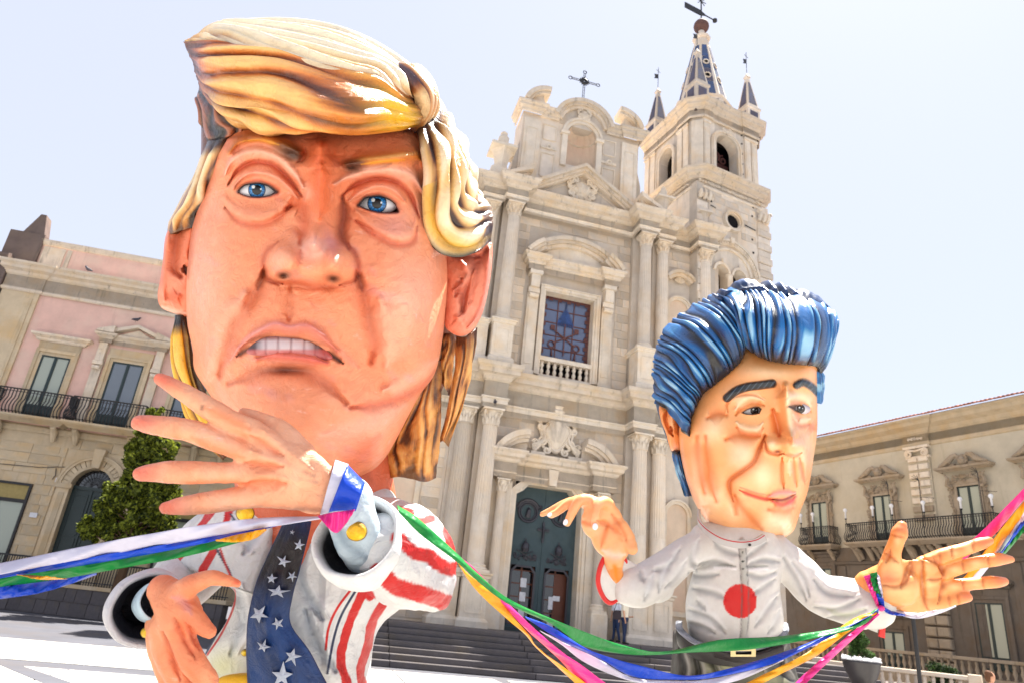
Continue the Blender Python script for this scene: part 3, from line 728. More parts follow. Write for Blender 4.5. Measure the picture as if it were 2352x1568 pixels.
# side bay niches
def side_niche(xc, hw, z0, spring, top):
    a = MB(); yb = -.1
    for r0, r1, yy in ((hw, hw + .12, .16), (hw + .12, hw + .2, .24)): a.arc(xc, spring, r0, r1, 0, 180, -yy, 0, 16)
    a.box(xc - hw - .2, xc - hw, -.16, 0, z0, spring); a.box(xc + hw, xc + hw + .2, -.16, 0, z0, spring); a.box(xc - hw - .25, xc + hw + .25, -.24, 0, z0 - .2, z0)
    o = a.build('side_niche', TR, CH)
    MB().prism([(xc - hw, z0), (xc + hw, z0)] + [(xc + hw * math.cos(R(t)), spring + hw * math.sin(R(t))) for t in range(0, 181, 15)], -.035, -.005).build('niche_back', MT['shell'], o)
    if top:
        t = MB()
        for k in range(7): aa = R(25 + k * 21.7); t.tube([(xc + .05 * math.cos(aa), -.15, top - .55), (xc + .3 * math.cos(aa), -.2, top - .55 + .3 * math.sin(aa))], [.03, .06], 5)
        for r0, r1, yy in ((.85, 1.0, .5), (.7, .85, .35)): t.arc(xc, top - .95, r0, r1, 35, 145, -yy, 0, 12)
        t.build('niche_crown', DT, o)
side_niche(5.98, .5, 13.6, 16.7, 18.7); side_niche(5.98, .5, 2.6, 6.6, None); side_niche(-6.5, .75, 2.6, 6.6, None)
# ------------------------------------------------------------------ bell tower
BT = empty('bell_tower', (8.954, 30.759, 0), R(23.3)); tag(BT, 'square limestone bell tower with open belfry arches and blue tiled spire', 'tower')
TS = MT['tower']; c_ = .5; TW = 5.0; TDp = 5.0
def tpath(o=0, c=c_):
    return [(-o, TDp + o), (-o, c - o * .4), (c - o * .4, -o), (TW - c + o * .4, -o), (TW + o, c - o * .4), (TW + o, TDp + o)]
# lower shaft
m = MB()
lo = [(-.05, 5), (-.05, .0), (.0, -.05)]
m.box(0, TW, .0, .9, 0, 16.2)
wall_arches(m, 0, TW, 16.2, 24.3, 0, .6, [(1.58, .41, 16.3, 19.25), (2.76, .41, 16.3, 19.25)])
m.box(0, .6, .6, TDp, 0, 24.3); m.box(TW - .6, TW, .6, TDp, 0, 24.3); m.box(.6, TW - .6, 4.4, TDp, 0, 24.3); m.box(.6, TW - .6, .6, 4.4, 15.2, 15.4)
m.build('tower_wall', TS, BT)
b = MB()
for k in range(6): b.box(.7, TW - .7, 1.0 + .6 * k, 1.12 + .6 * k, 19.9, 20.05)
b.build('ceiling_beam', MT['wood'], BT)
MB().box(.62, TW - .62, 2.6, 2.7, 15.4, 20.1).build('tower_shade_panel', MT['dark'], BT)  # added dark sheet imitates the shade behind the twin window
MB().box(.6, TW - .6, .9, 4.4, 20.1, 20.2).build('tower_floor', MT['darkstone'], BT)
m = MB()
for r0, r1, yy in ((1.6, 1.78, .12), (1.78, 1.92, .2), (1.3, 1.42, .1)): m.arc(2.17, 19.35, r0, r1, 0, 180, -yy, 0, 24)
for k in range(30): a = R(3 + k * 6); m.box(2.17 + 1.69 * math.cos(a) - .05, 2.17 + 1.69 * math.cos(a) + .05, -.17, -.1, 19.35 + 1.69 * math.sin(a) - .05, 19.35 + 1.69 * math.sin(a) + .05)
for xc in (1.58, 2.76): m.arc(xc, 19.25, .41, .55, 0, 180, -.1, 0, 14); m.tube([(xc, -.08, 19.8), (xc, -.12, 20.0)], [.08, .03], 5)
m.box(3.6, 4.1, -.15, 0, 15, 19.3); m.box(3.5, 4.15, -.22, 0, 19.2, 19.4); m.box(.2, .75, -.15, 0, 15, 19.3)
m.prism([(2.07, 21.0), (2.27, 21.0), (2.31, 21.35), (2.03, 21.35)], -.28, 0)
m.build('twin_window_surround', TR, BT)
m = MB(); m.lathe([(.13, 16.3), (.11, 18.7), (.1, 18.75), (.14, 18.8), (.2, 19.1), (.24, 19.2), (.24, 19.26)], 2.17, .15, 14); m.build('mullion_column', TR, BT, True)
m = MB(); m.arc(2.35, 22.5, .42, .52, 0, 360, -.16, 0, 28); m.arc(2.35, 22.5, .52, .64, 0, 360, -.24, 0, 28); oc = m.build('oculus_ring', TR, BT)
MB().prism([(2.35 + .42 * math.cos(R(t)), 22.5 + .42 * math.sin(R(t))) for t in range(0, 360, 15)], -.02, 0).build('oculus_disc', MT['dark'], oc)  # dark disc paints the shade of a recess, no hole behind it
# quoins of the right pilaster and the left corner
for k in range(17):
    z0 = 16.0 + k * .42
    big = k % 2
    MB().box(4.1 if big else 4.15, 5.08 if big else 5.02, -.12 if big else -.07, 0, z0, z0 + .4, .03).build('quoin', TS, BT)
    MB().box(0.0, .75 if big else .7, -.1 if big else -.06, 0, z0, z0 + .4, .03).build('quoin', TS, BT)
cp = MB()
for x in (4.2, 4.5, 4.8): cp.tube([(x, -.12, 23.2), (x + .05, -.2, 23.5), (x, -.25, 23.7)], [.1, .12, .06], 6)
for x in (4.15, 4.95): cp.tube(spiral(x, 23.75, .13, -.18, 1.2, 0, 1), .05, 5)
for x in (.1, .4, .7): cp.tube([(x, -.12, 23.2), (x + .05, -.2, 23.5), (x, -.25, 23.7)], [.1, .12, .06], 6)
cp.build('pilaster_capital', TR, BT)
ashlar(BT, TS, .8, 4.05, 16.2, 24.2, 0, .42, .8, [(.2, 4.15, 16.2, 21.3), (1.7, 3.0, 21.8, 23.2)], dep=.02)
# putlog holes
for (x, z) in ((3.8, 23.4), (3.75, 21.9), (3.8, 21.1), (3.9, 20.2), (.95, 23.3), (3.9, 24.0)):
    MB().box(x - .05, x + .05, -.035, -.0, z - .05, z + .05).build('putlog_hole', MT['dark'], BT)
for a_ in ((3.2, 22.6, 3.95, 22.5), (.85, 23.0, 1.2, 22.95)): MB().tube([(a_[0], -.08, a_[1]), (a_[2], -.08, a_[3])], .025, 4).build('iron_tie', MT['iron'], BT)
# mid entablature with carved frieze
e = MB(); e.molding(tpath(.02), [(0, 24.0), (.05, 24.05), (.05, 24.15), (0, 24.2), (0, 24.6)]); e.build('frieze', TR, BT)
fr = MB()
for k in range(26):
    x = .2 + k * .185; fr.tube(spiral(x, 24.38, random.uniform(.07, .11), -.05, 1.1, random.uniform(0, 360), random.choice((-1, 1)), 8), .035, 4)
for k in range(22):
    y = .6 + k * .19; rr = .09; fr.tube([(-.05, y, 24.3), (-.12, y + .08, 24.42), (-.06, y + .15, 24.35)], .04, 4)
for k in range(10): fr.tube(spiral(.1 + random.random() * .9, 23.3 + random.random() * .6, .1, -.16, 1.2, random.uniform(0, 360), 1, 8), .045, 4)
tag(fr.build('carved_scrollwork', TR, BT), kind='stuff')
e = MB(); e.molding(tpath(.05), [(0, 24.58), (.12, 24.64), (.12, 24.74), (.34, 24.84), (.34, 24.98), (.48, 25.08), (.5, 25.2), (0, 25.28)]); e.build('cornice', DT, BT)
# belfry
m = MB(); z0, z1 = 25.2, 29.2
wall_arches(m, c_, TW - c_, z0, z1, .1, .7, [(2.13, .78, z0 + .05, 27.35)])
bel = m
m.add([(c_, .1, z0), (0.1, c_, z0), (.7, c_ + .6, z0), (c_ + .2, .7, z0), (c_, .1, z1), (.1, c_, z1), (.7, c_ + .6, z1), (c_ + .2, .7, z1)], [(0, 1, 5, 4), (1, 2, 6, 5), (2, 3, 7, 6), (3, 0, 4, 7), (4, 5, 6, 7)])
m.box(TW - .7, TW - .1, .6, TDp, z0, z1); m.box(.7, TW - .7, 4.6, TDp, z0, z1)
m.add([(TW - c_, .1, z0), (TW - .1, c_, z0), (TW - .7, c_ + .6, z0), (TW - c_ - .2, .7, z0), (TW - c_, .1, z1), (TW - .1, c_, z1), (TW - .7, c_ + .6, z1), (TW - c_ - .2, .7, z1)], [(0, 4, 5, 1), (1, 5, 6, 2), (2, 6, 7, 3), (3, 7, 4, 0), (4, 7, 6, 5)])
o = m.build('belfry_wall', TS, BT)
m = MB(); wall_arches(m, -TDp, -c_, z0, z1, .1, .6, [(-2.75, .62, z0 + .05, 27.45)])
o = m.build('belfry_side_wall', TS, BT); o.rotation_euler = (0, 0, R(-90)); o.location = (0, 0, 0)
MB().box(.5, TW - .5, .5, TDp - .3, 29.1, 29.25).build('belfry_ceiling', MT['darkstone'], BT)
MB().box(1.9, 2.0, 2.0, 4.4, z0, 29.1).build('belfry_shade_panel', MT['dark'], BT)  # added dark sheets imitate the shade inside the belfry
MB().box(1.0, TW - .7, 1.9, 2.0, z0, 29.1).build('belfry_shade_panel', MT['dark'], BT)
m = MB()
for r0, r1, yy in ((.78, .92, .04), (.92, 1.02, .1), (1.02, 1.1, .02)): m.arc(2.13, 27.35, r0, r1, 0, 180, -yy, .1, 20); m.box(2.13 - r1, 2.13 - r0, -yy, .1, z0, 27.35); m.box(2.13 + r0, 2.13 + r1, -yy, .1, z0, 27.35)
for k in range(9): m.tube(spiral(2.13 + random.uniform(-.35, .35), 28.35 + random.uniform(-.1, .15), .1, -.1, 1.2, random.uniform(0, 360), 1, 8), .04, 4)
for xa in (.55, 3.5, 4.0): m.box(xa, xa + .42, .02, .1, z0, 28.5); m.box(xa + .08, xa + .34, -.01, .03, z0 + .4, 28.2); m.box(xa - .04, xa + .46, -.04, .1, 28.5, 28.66)
m.build('arch_surround', TR, BT)
m = MB()
for r0, r1, yy in ((.62, .76, .04), (.76, .86, .1)): m.arc(-2.75, 27.45, r0, r1, 0, 180, -yy, .1, 20); m.box(-2.75 - r1, -2.75 - r0, -yy, .1, z0, 27.45); m.box(-2.75 + r0, -2.75 + r1, -yy, .1, z0, 27.45)
for xa in (-1.2, -1.75, -4.3, -4.9): m.box(xa, xa + .42, .02, .1, z0, 28.5); m.box(xa - .04, xa + .46, -.04, .1, 28.5, 28.66)
o = m.build('arch_surround', TR, BT); o.rotation_euler = (0, 0, R(-90))
pl = MB(); pl.add([(c_ - .02, .02, z0), (.02, c_ - .02, z0), (.1, c_ + .02, z0), (c_, .12, z0), (c_ - .02, .02, 28.6), (.02, c_ - .02, 28.6), (.1, c_ + .02, 28.6), (c_, .12, 28.6)], [(0, 1, 5, 4), (0, 4, 7, 3), (1, 2, 6, 5), (4, 5, 6, 7)]); pl.build('corner_pilaster', TR, BT)
# openings in the stonework: small holes on the belfry face
for z in (26.0, 26.7, 27.4, 28.1, 28.7): MB().box(3.28, 3.36, .06, .1, z, z + .08).build('putlog_hole', MT['dark'], BT)
e = MB(); tp = [(-.0, TDp), (-.0, 1.6), (-.08, 1.6), (-.08, c_), (c_, -.08), (1.1, -.08), (1.1, .0), (3.3, .0), (3.3, -.08), (TW - c_, -.08), (TW + .0, c_), (TW, TDp)]
e.molding(tp, [(0, 28.75), (.05, 28.8), (.05, 28.9), (0, 28.95), (0, 29.3), (.08, 29.36), (.12, 29.46), (.28, 29.54), (.3, 29.68), (.42, 29.78), (.44, 29.9), (0, 29.96)]); e.build('top_cornice', DT, BT)
MB().box(.1, TW - .1, .2, TDp - .1, 29.2, 29.93).build('roof_deck', MT['darkstone'], BT)
bl_ = MB(); bl_.lathe([(.62, 25.75), (.6, 25.85), (.46, 26.1), (.38, 26.5), (.3, 26.75), (.1, 26.85)], 2.2, 1.3, 24)
bell = bl_.build('bell', MT['bronze'], BT, True); 
MB().box(1.2, 3.2, 1.1, 1.5, 26.85, 27.1).build('bell_headstock', MT['rust'], BT)
h = MB()
for k in range(3): h.tube(spiral(2.2 + (k - 1) * .5, 27.5 - .1 * k, .32, 1.0, 1.4, 90, (-1) ** k), .05, 5)
h.build('bell_ironwork', MT['rust'], BT)
# spire
SX, SY = 2.42, 2.45
sp = MB(); sp.lathe([(2.05, 29.9), (1.78, 31.55), (1.86, 31.6), (1.86, 31.72), (1.62, 31.8), (.42, 37.45), (.55, 37.5), (.6, 37.65), (.4, 37.8), (.2, 38.1), (.2, 38.4)], SX, SY, 8)
spo = sp.build('spire', TS, BT)
for k in range(8):                                             # tiled fields framed by the stone ribs
    a = 2 * math.pi * (k + .5) / 8; ca, sa = math.cos(a), math.sin(a); cs = math.cos(math.pi / 8)
    def fld(z, r, hw): return [(SX + ca * (r * cs + .02) - sa * s * hw, SY + sa * (r * cs + .02) + ca * s * hw, z) for s in (-1, 1)]
    def rr_(z): return 1.62 + (.42 - 1.62) * (z - 31.8) / (37.45 - 31.8)
    zs = [31.95, 33.1, 34.3, 35.5, 36.7]
    for q in range(4):
        za, zb = zs[q], zs[q + 1] - .04
        ra, rb_ = rr_(za), rr_(zb)
        A_ = fld(za, ra, ra * .255); B_ = fld(zb, rb_, rb_ * .235)
        I_ = [(SX + ca * (ra * cs - .1) - sa * s * ra * .25, SY + sa * (ra * cs - .1) + ca * s * ra * .25, za) for s in (-1, 1)]
        J_ = [(SX + ca * (rb_ * cs - .1) - sa * s * rb_ * .23, SY + sa * (rb_ * cs - .1) + ca * s * rb_ * .23, zb) for s in (-1, 1)]
        t = MB(); t.add(A_ + B_ + I_ + J_, [(0, 1, 3, 2), (0, 2, 6, 4), (1, 5, 7, 3), (2, 3, 7, 6), (0, 4, 5, 1)])
        t.build('tile_field', MT['bluetile'] if (k + q) % 3 else MT['slate'], spo)
    def r2(z): return 2.05 + (1.78 - 2.05) * (z - 29.9) / 1.65
    A_ = fld(30.15, r2(30.15), .58); B_ = fld(31.4, r2(31.4), .5)
    t = MB(); t.add(A_ + B_, [(0, 1, 3, 2)]); t.build('tile_field', MT['slate'], spo)
    for zc, rad in ((30.8, .42), (33.6, .2), (34.9, .17)):
        rr = (r2(zc) if zc < 31 else rr_(zc)) * cs + .05
        pts = []
        for j in range(17):
            t_a = 2 * math.pi * j / 16; s = rad * math.cos(t_a); zz = zc + rad * math.sin(t_a)
            rq = ((r2(zz) if zc < 31 else rr_(zz)) * cs + .04); pts.append((SX + ca * rq - sa * s, SY + sa * rq + ca * s, zz))
        t = MB(); t.tube(pts, .07 if zc < 31 else .05, 6); ro = t.build('oculus_ring', TR, spo)
        if zc < 31: pass
        n = 12; ctr = [(SX + ca * (rr - .01) - sa * rad * .85 * math.cos(2 * math.pi * j / n), SY + sa * (rr - .01) + ca * rad * .85 * math.cos(2 * math.pi * j / n), zc + rad * .85 * math.sin(2 * math.pi * j / n)) for j in range(n)]
        t = MB(); t.add(ctr, [tuple(range(n))]); t.build('oculus_disc', MT['slate'] if zc < 31 else MT['dark'], spo)
bb = MB(); bb.lathe([(.01, 38.3)] + [(.5 * math.sin(R(a)), 38.75 - .5 * math.cos(R(a))) for a in range(15, 180, 15)] + [(.01, 39.25)], SX, SY, 20); bb.build('finial_ball', MT['ball'], BT, True)
v = MB(); v.tube([(SX, SY, 39.2), (SX, SY, 42.0)], .05, 5); v.box(SX - 1.35, SX - .1, SY - .03, SY + .03, 39.7, 40.15)
v.add([(SX - .1, SY - .03, 39.7), (SX + .45, SY - .03, 39.92), (SX - .1, SY - .03, 40.15), (SX - .1, SY + .03, 39.7), (SX + .45, SY + .03, 39.92), (SX - .1, SY + .03, 40.15)], [(0, 1, 2), (5, 4, 3), (0, 3, 4, 1), (1, 4, 5, 2)])
v.tube([(SX + .4, SY, 39.92), (SX + 1.1, SY, 39.9)], .04, 4); v.lathe([(.01, 39.73), (.15, 39.83), (.15, 39.98), (.01, 40.08)], SX + 1.15, SY, 10)
for a in range(0, 360, 45): v.tube([(SX, SY, 41.0), (SX + .4 * math.cos(R(a)), SY, 41.0 + .4 * math.sin(R(a)))], .025, 4)
v.build('weather_vane', MT['iron'], BT)
for (x, y) in ((.5, .55), (4.35, .55), (.5, 4.4), (4.35, 4.4)):
    p = MB(); p.lathe([(.66, 29.9), (.66, 31.1), (.74, 31.15), (.74, 31.3), (.62, 31.35), (.14, 33.75), (.22, 33.8), (.22, 33.9), (.02, 34.25)], 0, 0, 4)
    po = p.build('pinnacle', TS, BT); po.location = (x, y, 0); po.rotation_euler = (0, 0, R(45))
    for k in range(4):
        a = math.pi / 2 * (k + .5); ca, sa = math.cos(a), math.sin(a)
        t = MB(); q = math.cos(math.pi / 4)
        def pt(z, r, hw, s): return (ca * (r * q + .015) - sa * s * hw, sa * (r * q + .015) + ca * s * hw, z)
        r1_, r2_ = .62 - .48 * .06, .62 - .48 * .86
        t.add([pt(31.5, r1_, .3, -1), pt(31.5, r1_, .3, 1), pt(33.4, r2_, .07, 1), pt(33.4, r2_, .07, -1)], [(0, 1, 2, 3)]); t.add([pt(30.1, .66, .3, -1), pt(30.1, .66, .3, 1), pt(30.95, .66, .3, 1), pt(30.95, .66, .3, -1)], [(0, 1, 2, 3)])
        t.build('tile_field', MT['slate'], po)
    f = MB(); f.tube([(0, 0, 34.2), (0, 0, 35.9)], .022, 4); f.tube([(-.18, .1, 35.6), (.18, -.1, 35.6)], .015, 4)
    f.add([(0, 0, 35.0), (-.35, .2, 34.75), (-.28, .16, 34.95), (-.36, .2, 35.12), (0, 0, 35.35)], [(0, 1, 2, 3, 4)]); f.build('vane', MT['iron'], po)

# ------------------------------------------------------------------ pink palazzo on the left
PZ = empty('pink_palazzo', (-18.38, 32.06, 0), R(10.4)); tag(PZ, 'pink plastered palazzo with stone window frames and bulging iron balconies', 'palazzo')
SA, PK = MT['sand'], MT['pink']
m = MB(); m.box(-6.35, 13, .0, 9, 7.7, 15.0); m.build('plaster_wall', PK, PZ)
m = MB(); wall_arches(m, -6.35, 13, 1.1, 7.7, .02, .6, [(.15, .85, 1.1, 5.25)]); m.box(-6.35, 13, 1.6, 9, 1.1, 7.6); m.build('ground_floor_wall', SA, PZ)
ashlar(PZ, SA, -6.3, 13, 1.2, 7.3, .02, .44, 1.1, [(-4.9, -2.15, 1.1, 5.2), (-1.3, 1.6, 1.1, 6.75), (-5.3, -1.2, 7.15, 7.4), (3.4, 6.0, 1.1, 5.2)], dep=.045, limit=285)
m = MB(); m.box(-6.4, -4.75, -.12, 0, 7.8, 13.9); m.box(-6.2, -4.95, -.16, -.1, 8.0, 13.6)
m.build('corner_pilaster', SA, PZ)
m = MB(); m.molding([(-6.45, .5), (-6.45, -.14), (-4.7, -.14), (-4.7, -.06), (13, -.06)], [(0, 13.9), (.05, 13.95), (.05, 14.05), (0, 14.1), (0, 14.7), (.1, 14.78), (.12, 14.9), (.3, 15.0), (.3, 15.15), (.42, 15.25), (.42, 15.36), (0, 15.42)]); m.build('cornice', MT['stone_dirty'], PZ)
m = MB(); m.box(-5.6, 13, .25, .6, 15.3, 16.7); m.build('parapet', PK, PZ)
m = MB(); m.molding([(-5.6, .6), (-5.6, .22), (13, .22)], [(0, 16.65), (.06, 16.7), (.12, 16.85), (.12, 16.95), (0, 17.0)]); m.box(-4.4, -4.2, .2, .26, 15.4, 16.6); m.box(-5.5, -4.5, .19, .26, 15.45, 16.6); m.build('parapet_coping', MT['stone_dirty'], PZ)
m = MB(); m.box(-7.2, -5.6, .1, 1.2, 15.3, 17.15); m.prism([(-6.7, 17.15), (-5.7, 17.15), (-5.95, 18.3), (-6.2, 18.3)], .2, .8); m.build('corner_block', MT['darkstone'], PZ)
m = MB(); m.molding([(-6.45, .5), (-6.45, -.06), (13, -.06)], [(0, 7.35), (.06, 7.42), (.06, 7.6), (0, 7.68)]); m.build('string_course', SA, PZ)
def french_window(parent, x0, x1, z0, z1, y, gm, fm=MT['greenpaint'], dp=.12):
    w = .07; f = MB(); frame_box(f, x0 + w, x1 - w, z0 + w, z1 - w, w, y, y + .1); xm = (x0 + x1) / 2
    f.box(xm - .06, xm + .06, y - .01, y + .09, z0 + w, z1 - w); f.box(x0 + w, x1 - w, y + .01, y + .08, z0 + .55, z0 + .62)
    o = f.build('window', fm, parent)
    for a, b in ((x0 + w, xm - .06), (xm + .06, x1 - w)):
        MB().box(a, b, y + .04, y + .06, z0 + w, z0 + .55).build('door_panel', fm, o); MB().box(a, b, y + .04, y + .05, z0 + .62, z1 - w).build('pane', gm, o)
    MB().box(x0, x1, y + .055, y + .075, z0, z1).build('curtain' if gm is MT['glass_pale'] else 'shade', MT['curtain'] if gm is MT['glass_pale'] else MT['dark'], o)
    return o
def surround(parent, x0, x1, z0, z1, y, m, w=.22, head=None):
    f = MB(); frame_box(f, x0, x1, z0, z1, w * .5, y - .1, y + .15, False); frame_box(f, x0 - w * .5, x1 + w * .5, z0, z1 + w * .5, w * .5, y - .15, y, False)
    f.box(x0 - w, x1 + w, y - .07, y, z1 + w, z1 + w + .35)
    o = f.build('window_surround', m, parent)
    h = MB(); zt = z1 + w + .35
    if head == 'flat': h.molding([(x0 - w - .1, y), (x0 - w - .1, y - .1), (x1 + w + .1, y - .1), (x1 + w + .1, y)], [(0, zt), (.08, zt + .06), (.1, zt + .14), (.28, zt + .24), (.3, zt + .34), (0, zt + .38)])
    if head == 'ped':
        e = .55
        h.molding([(x0 - w - e, y), (x0 - w - e, y - .28), (x0 - w + .02, y - .28), (x0 - w + .02, y - .1), (x1 + w - .02, y - .1), (x1 + w - .02, y - .28), (x1 + w + e, y - .28), (x1 + w + e, y)], [(0, zt + .15), (0, zt + .35), (.08, zt + .42), (.2, zt + .5), (.24, zt + .6), (0, zt + .64)])
        xm = (x0 + x1) / 2
        h.prism([(x0 - w + .2, zt + .66), (x1 + w - .2, zt + .66), (xm, zt + 1.05)], y - .12, y); 
        h.prism([(x0 - w + .0, zt + .72), (xm, zt + 1.12), (xm, zt + 1.27), (x0 - w - .25, zt + .82)], y - .36, y); h.prism([(xm, zt + 1.12), (x1 + w, zt + .72), (x1 + w + .25, zt + .82), (xm, zt + 1.27)], y - .36, y)
        h.prism([(x0 - w - e - .2, zt + .64), (x0 - w + .05, zt + .64), (x0 - w + .05, zt + 1.0), (x0 - w - e - .1, zt + .76)], y - .5, y - .1); h.prism([(x1 + w - .05, zt + .64), (x1 + w + e + .2, zt + .64), (x1 + w + e + .1, zt + .76), (x1 + w - .05, zt + 1.0)], y - .5, y - .1)
        for xx in (x0 - w - .3, x1 + w + .3): h.box(xx - .2, xx + .2, y - .16, y, z0, z1 - .3); h.box(xx - .22, xx + .22, y - .3, y, z1 - .3, z1 - .12); h.tube([(xx - .16, y - .26, z1 - .45), (xx + .16, y - .26, z1 - .45)], .1, 8); h.box(xx - .18, xx + .18, y - .26, y, z1 - .1, zt + .15)
    h.build('window_head', MT['stone_dirty'] if m is SA else m, o)
    return o
for x0, x1, z1, head, gm in ((-3.7, -2.45, 11.0, 'flat', 'glass_pale'), (-.62, .78, 11.2, 'ped', 'glass'), (2.5, 3.85, 11.0, 'flat', 'glass'), (5.6, 7.0, 11.2, 'ped', 'glass'), (8.6, 9.9, 11.0, 'flat', 'glass_pale')):
    surround(PZ, x0, x1, 8.0, z1, 0, SA, .3, head); french_window(PZ, x0, x1, 8.0, z1, -.09, MT[gm])
def balcony(parent, x0, x1, z, y, dep, h=1.15, step=.14, m=MT['iron'], sm=None, belly=.22, label=None):
    """iron balcony with bellied bars on a moulded slab; every bar a piece"""
    s = MB(); s.molding([(x0 - .1, y), (x0 - .1, y - dep - .1), (x1 + .1, y - dep - .1), (x1 + .1, y)], [(-.25, z - .3), (-.1, z - .2), (0, z - .14), (.06, z - .08), (.06, z), (-.2, z)])
    s.box(x0 - .1, x1 + .1, y - dep - .08, y, z - .12, z - .002)
    so = s.build('balcony', sm, parent)
    for xb in np.linspace(x0 + .4, x1 - .4, max(2, int((x1 - x0) / 1.1))):
        b = MB(); b.prism([(0, 0), (0, 0), (0, 0)], 0, 0) if False else None
        b.tube([(xb, y - dep * .75, z - .32), (xb, y - dep * .4, z - .5), (xb, y - .1, z - .9)], [.12, .16, .1], 8); b.build('bracket', sm, so)
    r = MB()
    for zz, t in ((z + h, .035), (z + h - .12, .018), (z + .12, .018)):
        r.tube([(x0, y, zz), (x0, y - dep, zz), (x1, y - dep, zz), (x1, y, zz)], t, 4)
    r.build('handrail', m, so)
    def bar(): return [(0, 0, z + .02), (0, -belly * .7, z + .14), (0, -belly, z + .3), (0, -belly * .7, z + .5), (0, 0, z + .72), (0, 0, z + h)]
    b0 = MB().tube(bar(), .024, 4).build('bar', m, so); n = int((x1 - x0) / step)
    b0.location = (x0, y - dep, 0)
    for k in range(1, n + 1): inst(b0, so, (x0 + (x1 - x0) * k / n, y - dep, 0))
    for k in range(int(dep / step)):
        for xx, rz in ((x0, R(-90)), (x1, R(90))): inst(b0, so, (xx, y - step * (k + .5), 0), rz)
    return so
balcony(PZ, -4.7, -1.6, 7.95, 0, .75, sm=MT['sand']); balcony(PZ, -1.45, 1.7, 7.95, 0, .9, sm=MT['sand']); balcony(PZ, 2.0, 4.5, 7.95, 0, .75, sm=MT['sand']); balcony(PZ, 4.9, 7.8, 7.95, 0, .8, sm=MT['sand'])
# arched entrance
m = MB(); dx = .15
for r0, r1, yy in ((.85, .97, .1), (1.25, 1.35, .16), (1.35, 1.45, .2)): m.arc(dx, 5.25, r0, r1, 0, 180, -yy, .05, 24)
for a in (-1, 1): xa = dx + a * 1.1; m.box(xa - .26, xa + .26, -.1, .05, 1.1, 5.15); m.box(xa - .34, xa + .34, -.18, .05, 5.1, 5.3); m.box(xa - .12, xa + .12, -.13, -.1, 1.6, 4.9)
po_ = m.build('entrance_surround', SA, PZ)
for k in range(17):
    a0, a1 = k * 180 / 17 + .7, (k + 1) * 180 / 17 - .7
    MB().arc(dx, 5.25, .97, 1.25, a0, a1, -.07 - .02 * (k % 2), .05, 2).build('voussoir', SA, po_)
MB().prism([(dx - .16, 6.1), (dx + .16, 6.1), (dx + .24, 6.95), (dx - .24, 6.95)], -.35, -.05).build('keystone', SA, po_)
dd = MB(); dd.box(dx - .85, dx + .85, .3, .4, 1.1, 5.2); 
for x in (dx - .75, dx + .08): frame_box(dd, x + .08, x + .6, 1.5, 3.0, .05, .26, .31); frame_box(dd, x + .08, x + .6, 3.2, 4.9, .05, .26, .31)
dd.box(dx - .03, dx + .03, .24, .3, 1.1, 5.2); dd.box(dx - .85, dx + .85, .24, .4, 5.15, 5.3)
do = dd.build('entrance_door', MT['greenpaint'], PZ)
MB().prism([(dx + .85 * math.cos(R(t)), 5.3 + .8 * math.sin(R(t))) for t in range(0, 181, 12)], .4, .42).build('fanlight_glass', MT['glass_dark'], do)
fg = MB()
for a in range(0, 181, 12): fg.tube([(dx + .15 * math.cos(R(a)), .33, 5.3 + .15 * math.sin(R(a))), (dx + .82 * math.cos(R(a)), .33, 5.3 + .8 * math.sin(R(a)))], .014, 4)
for r in (.15, .45, .7): fg.tube(ring_pts(r, 16, dx, 5.3, .33, 0, 180), .014, 4)
fg.build('fanlight_grille', MT['iron'], do)
# shop window
for xa, xb in ((-4.85, -2.2), (3.5, 5.9)):
    f = MB(); frame_box(f, xa + .1, xb - .1, 1.2, 5.0, .1, -.1, .1); xm = (xa + xb) / 2 + .2; f.box(xm - .05, xm + .05, -.08, .08, 1.2, 4.3); f.box(xa + .1, xb - .1, -.09, .08, 4.25, 4.4); so_ = f.build('shop_window', MT['iron'], PZ)
    MB().box(xa + .1, xm - .05, -.02, .0, 1.2, 4.25).build('pane', MT['glass_pale'], so_); MB().box(xm + .05, xb - .1, -.02, 0, 1.2, 4.25).build('pane', MT['glass_pale'], so_); MB().box(xa + .1, xb - .1, -.02, 0, 4.4, 5.0).build('transom_panel', plain('ochre_panel', srgb(150, 132, 78), .5), so_)
MB().box(-1.9, -1.6, -.1, -.04, 3.7, 3.9).build('name_plate', MT['paper'], PZ)
ic = MB()
MB().box(-1.35, -1.15, -.12, -.03, 5.3, 5.5).build('meter_box', MT['paper'], PZ)
ic.tube([(-4.9, -.06, 5.75), (-2.2, -.06, 5.85), (-.9, -.06, 6.05)], .018, 4); ic.tube([(-1.5, -.06, 5.9), (-1.42, -.07, 5.6), (-1.5, -.06, 5.4)], .02, 4); ic.build('cable', MT['iron'], PZ)

# grey neighbour at the far left
NB = MB(); NB.box(-16, -6.5, -.25, 9, 0, 15.6); NB.molding([(-16, -.25), (-6.5, -.25)], [(0, 15.2), (.15, 15.3), (.3, 15.5), (.3, 15.6), (0, 15.7)])
o = NB.build('grey_building', MT['darkstone']); o.location = (-18.38, 32.06, 0); o.rotation_euler = (0, 0, R(10.4)); tag(o, 'dark grey weathered stone building at the far left edge', 'building')

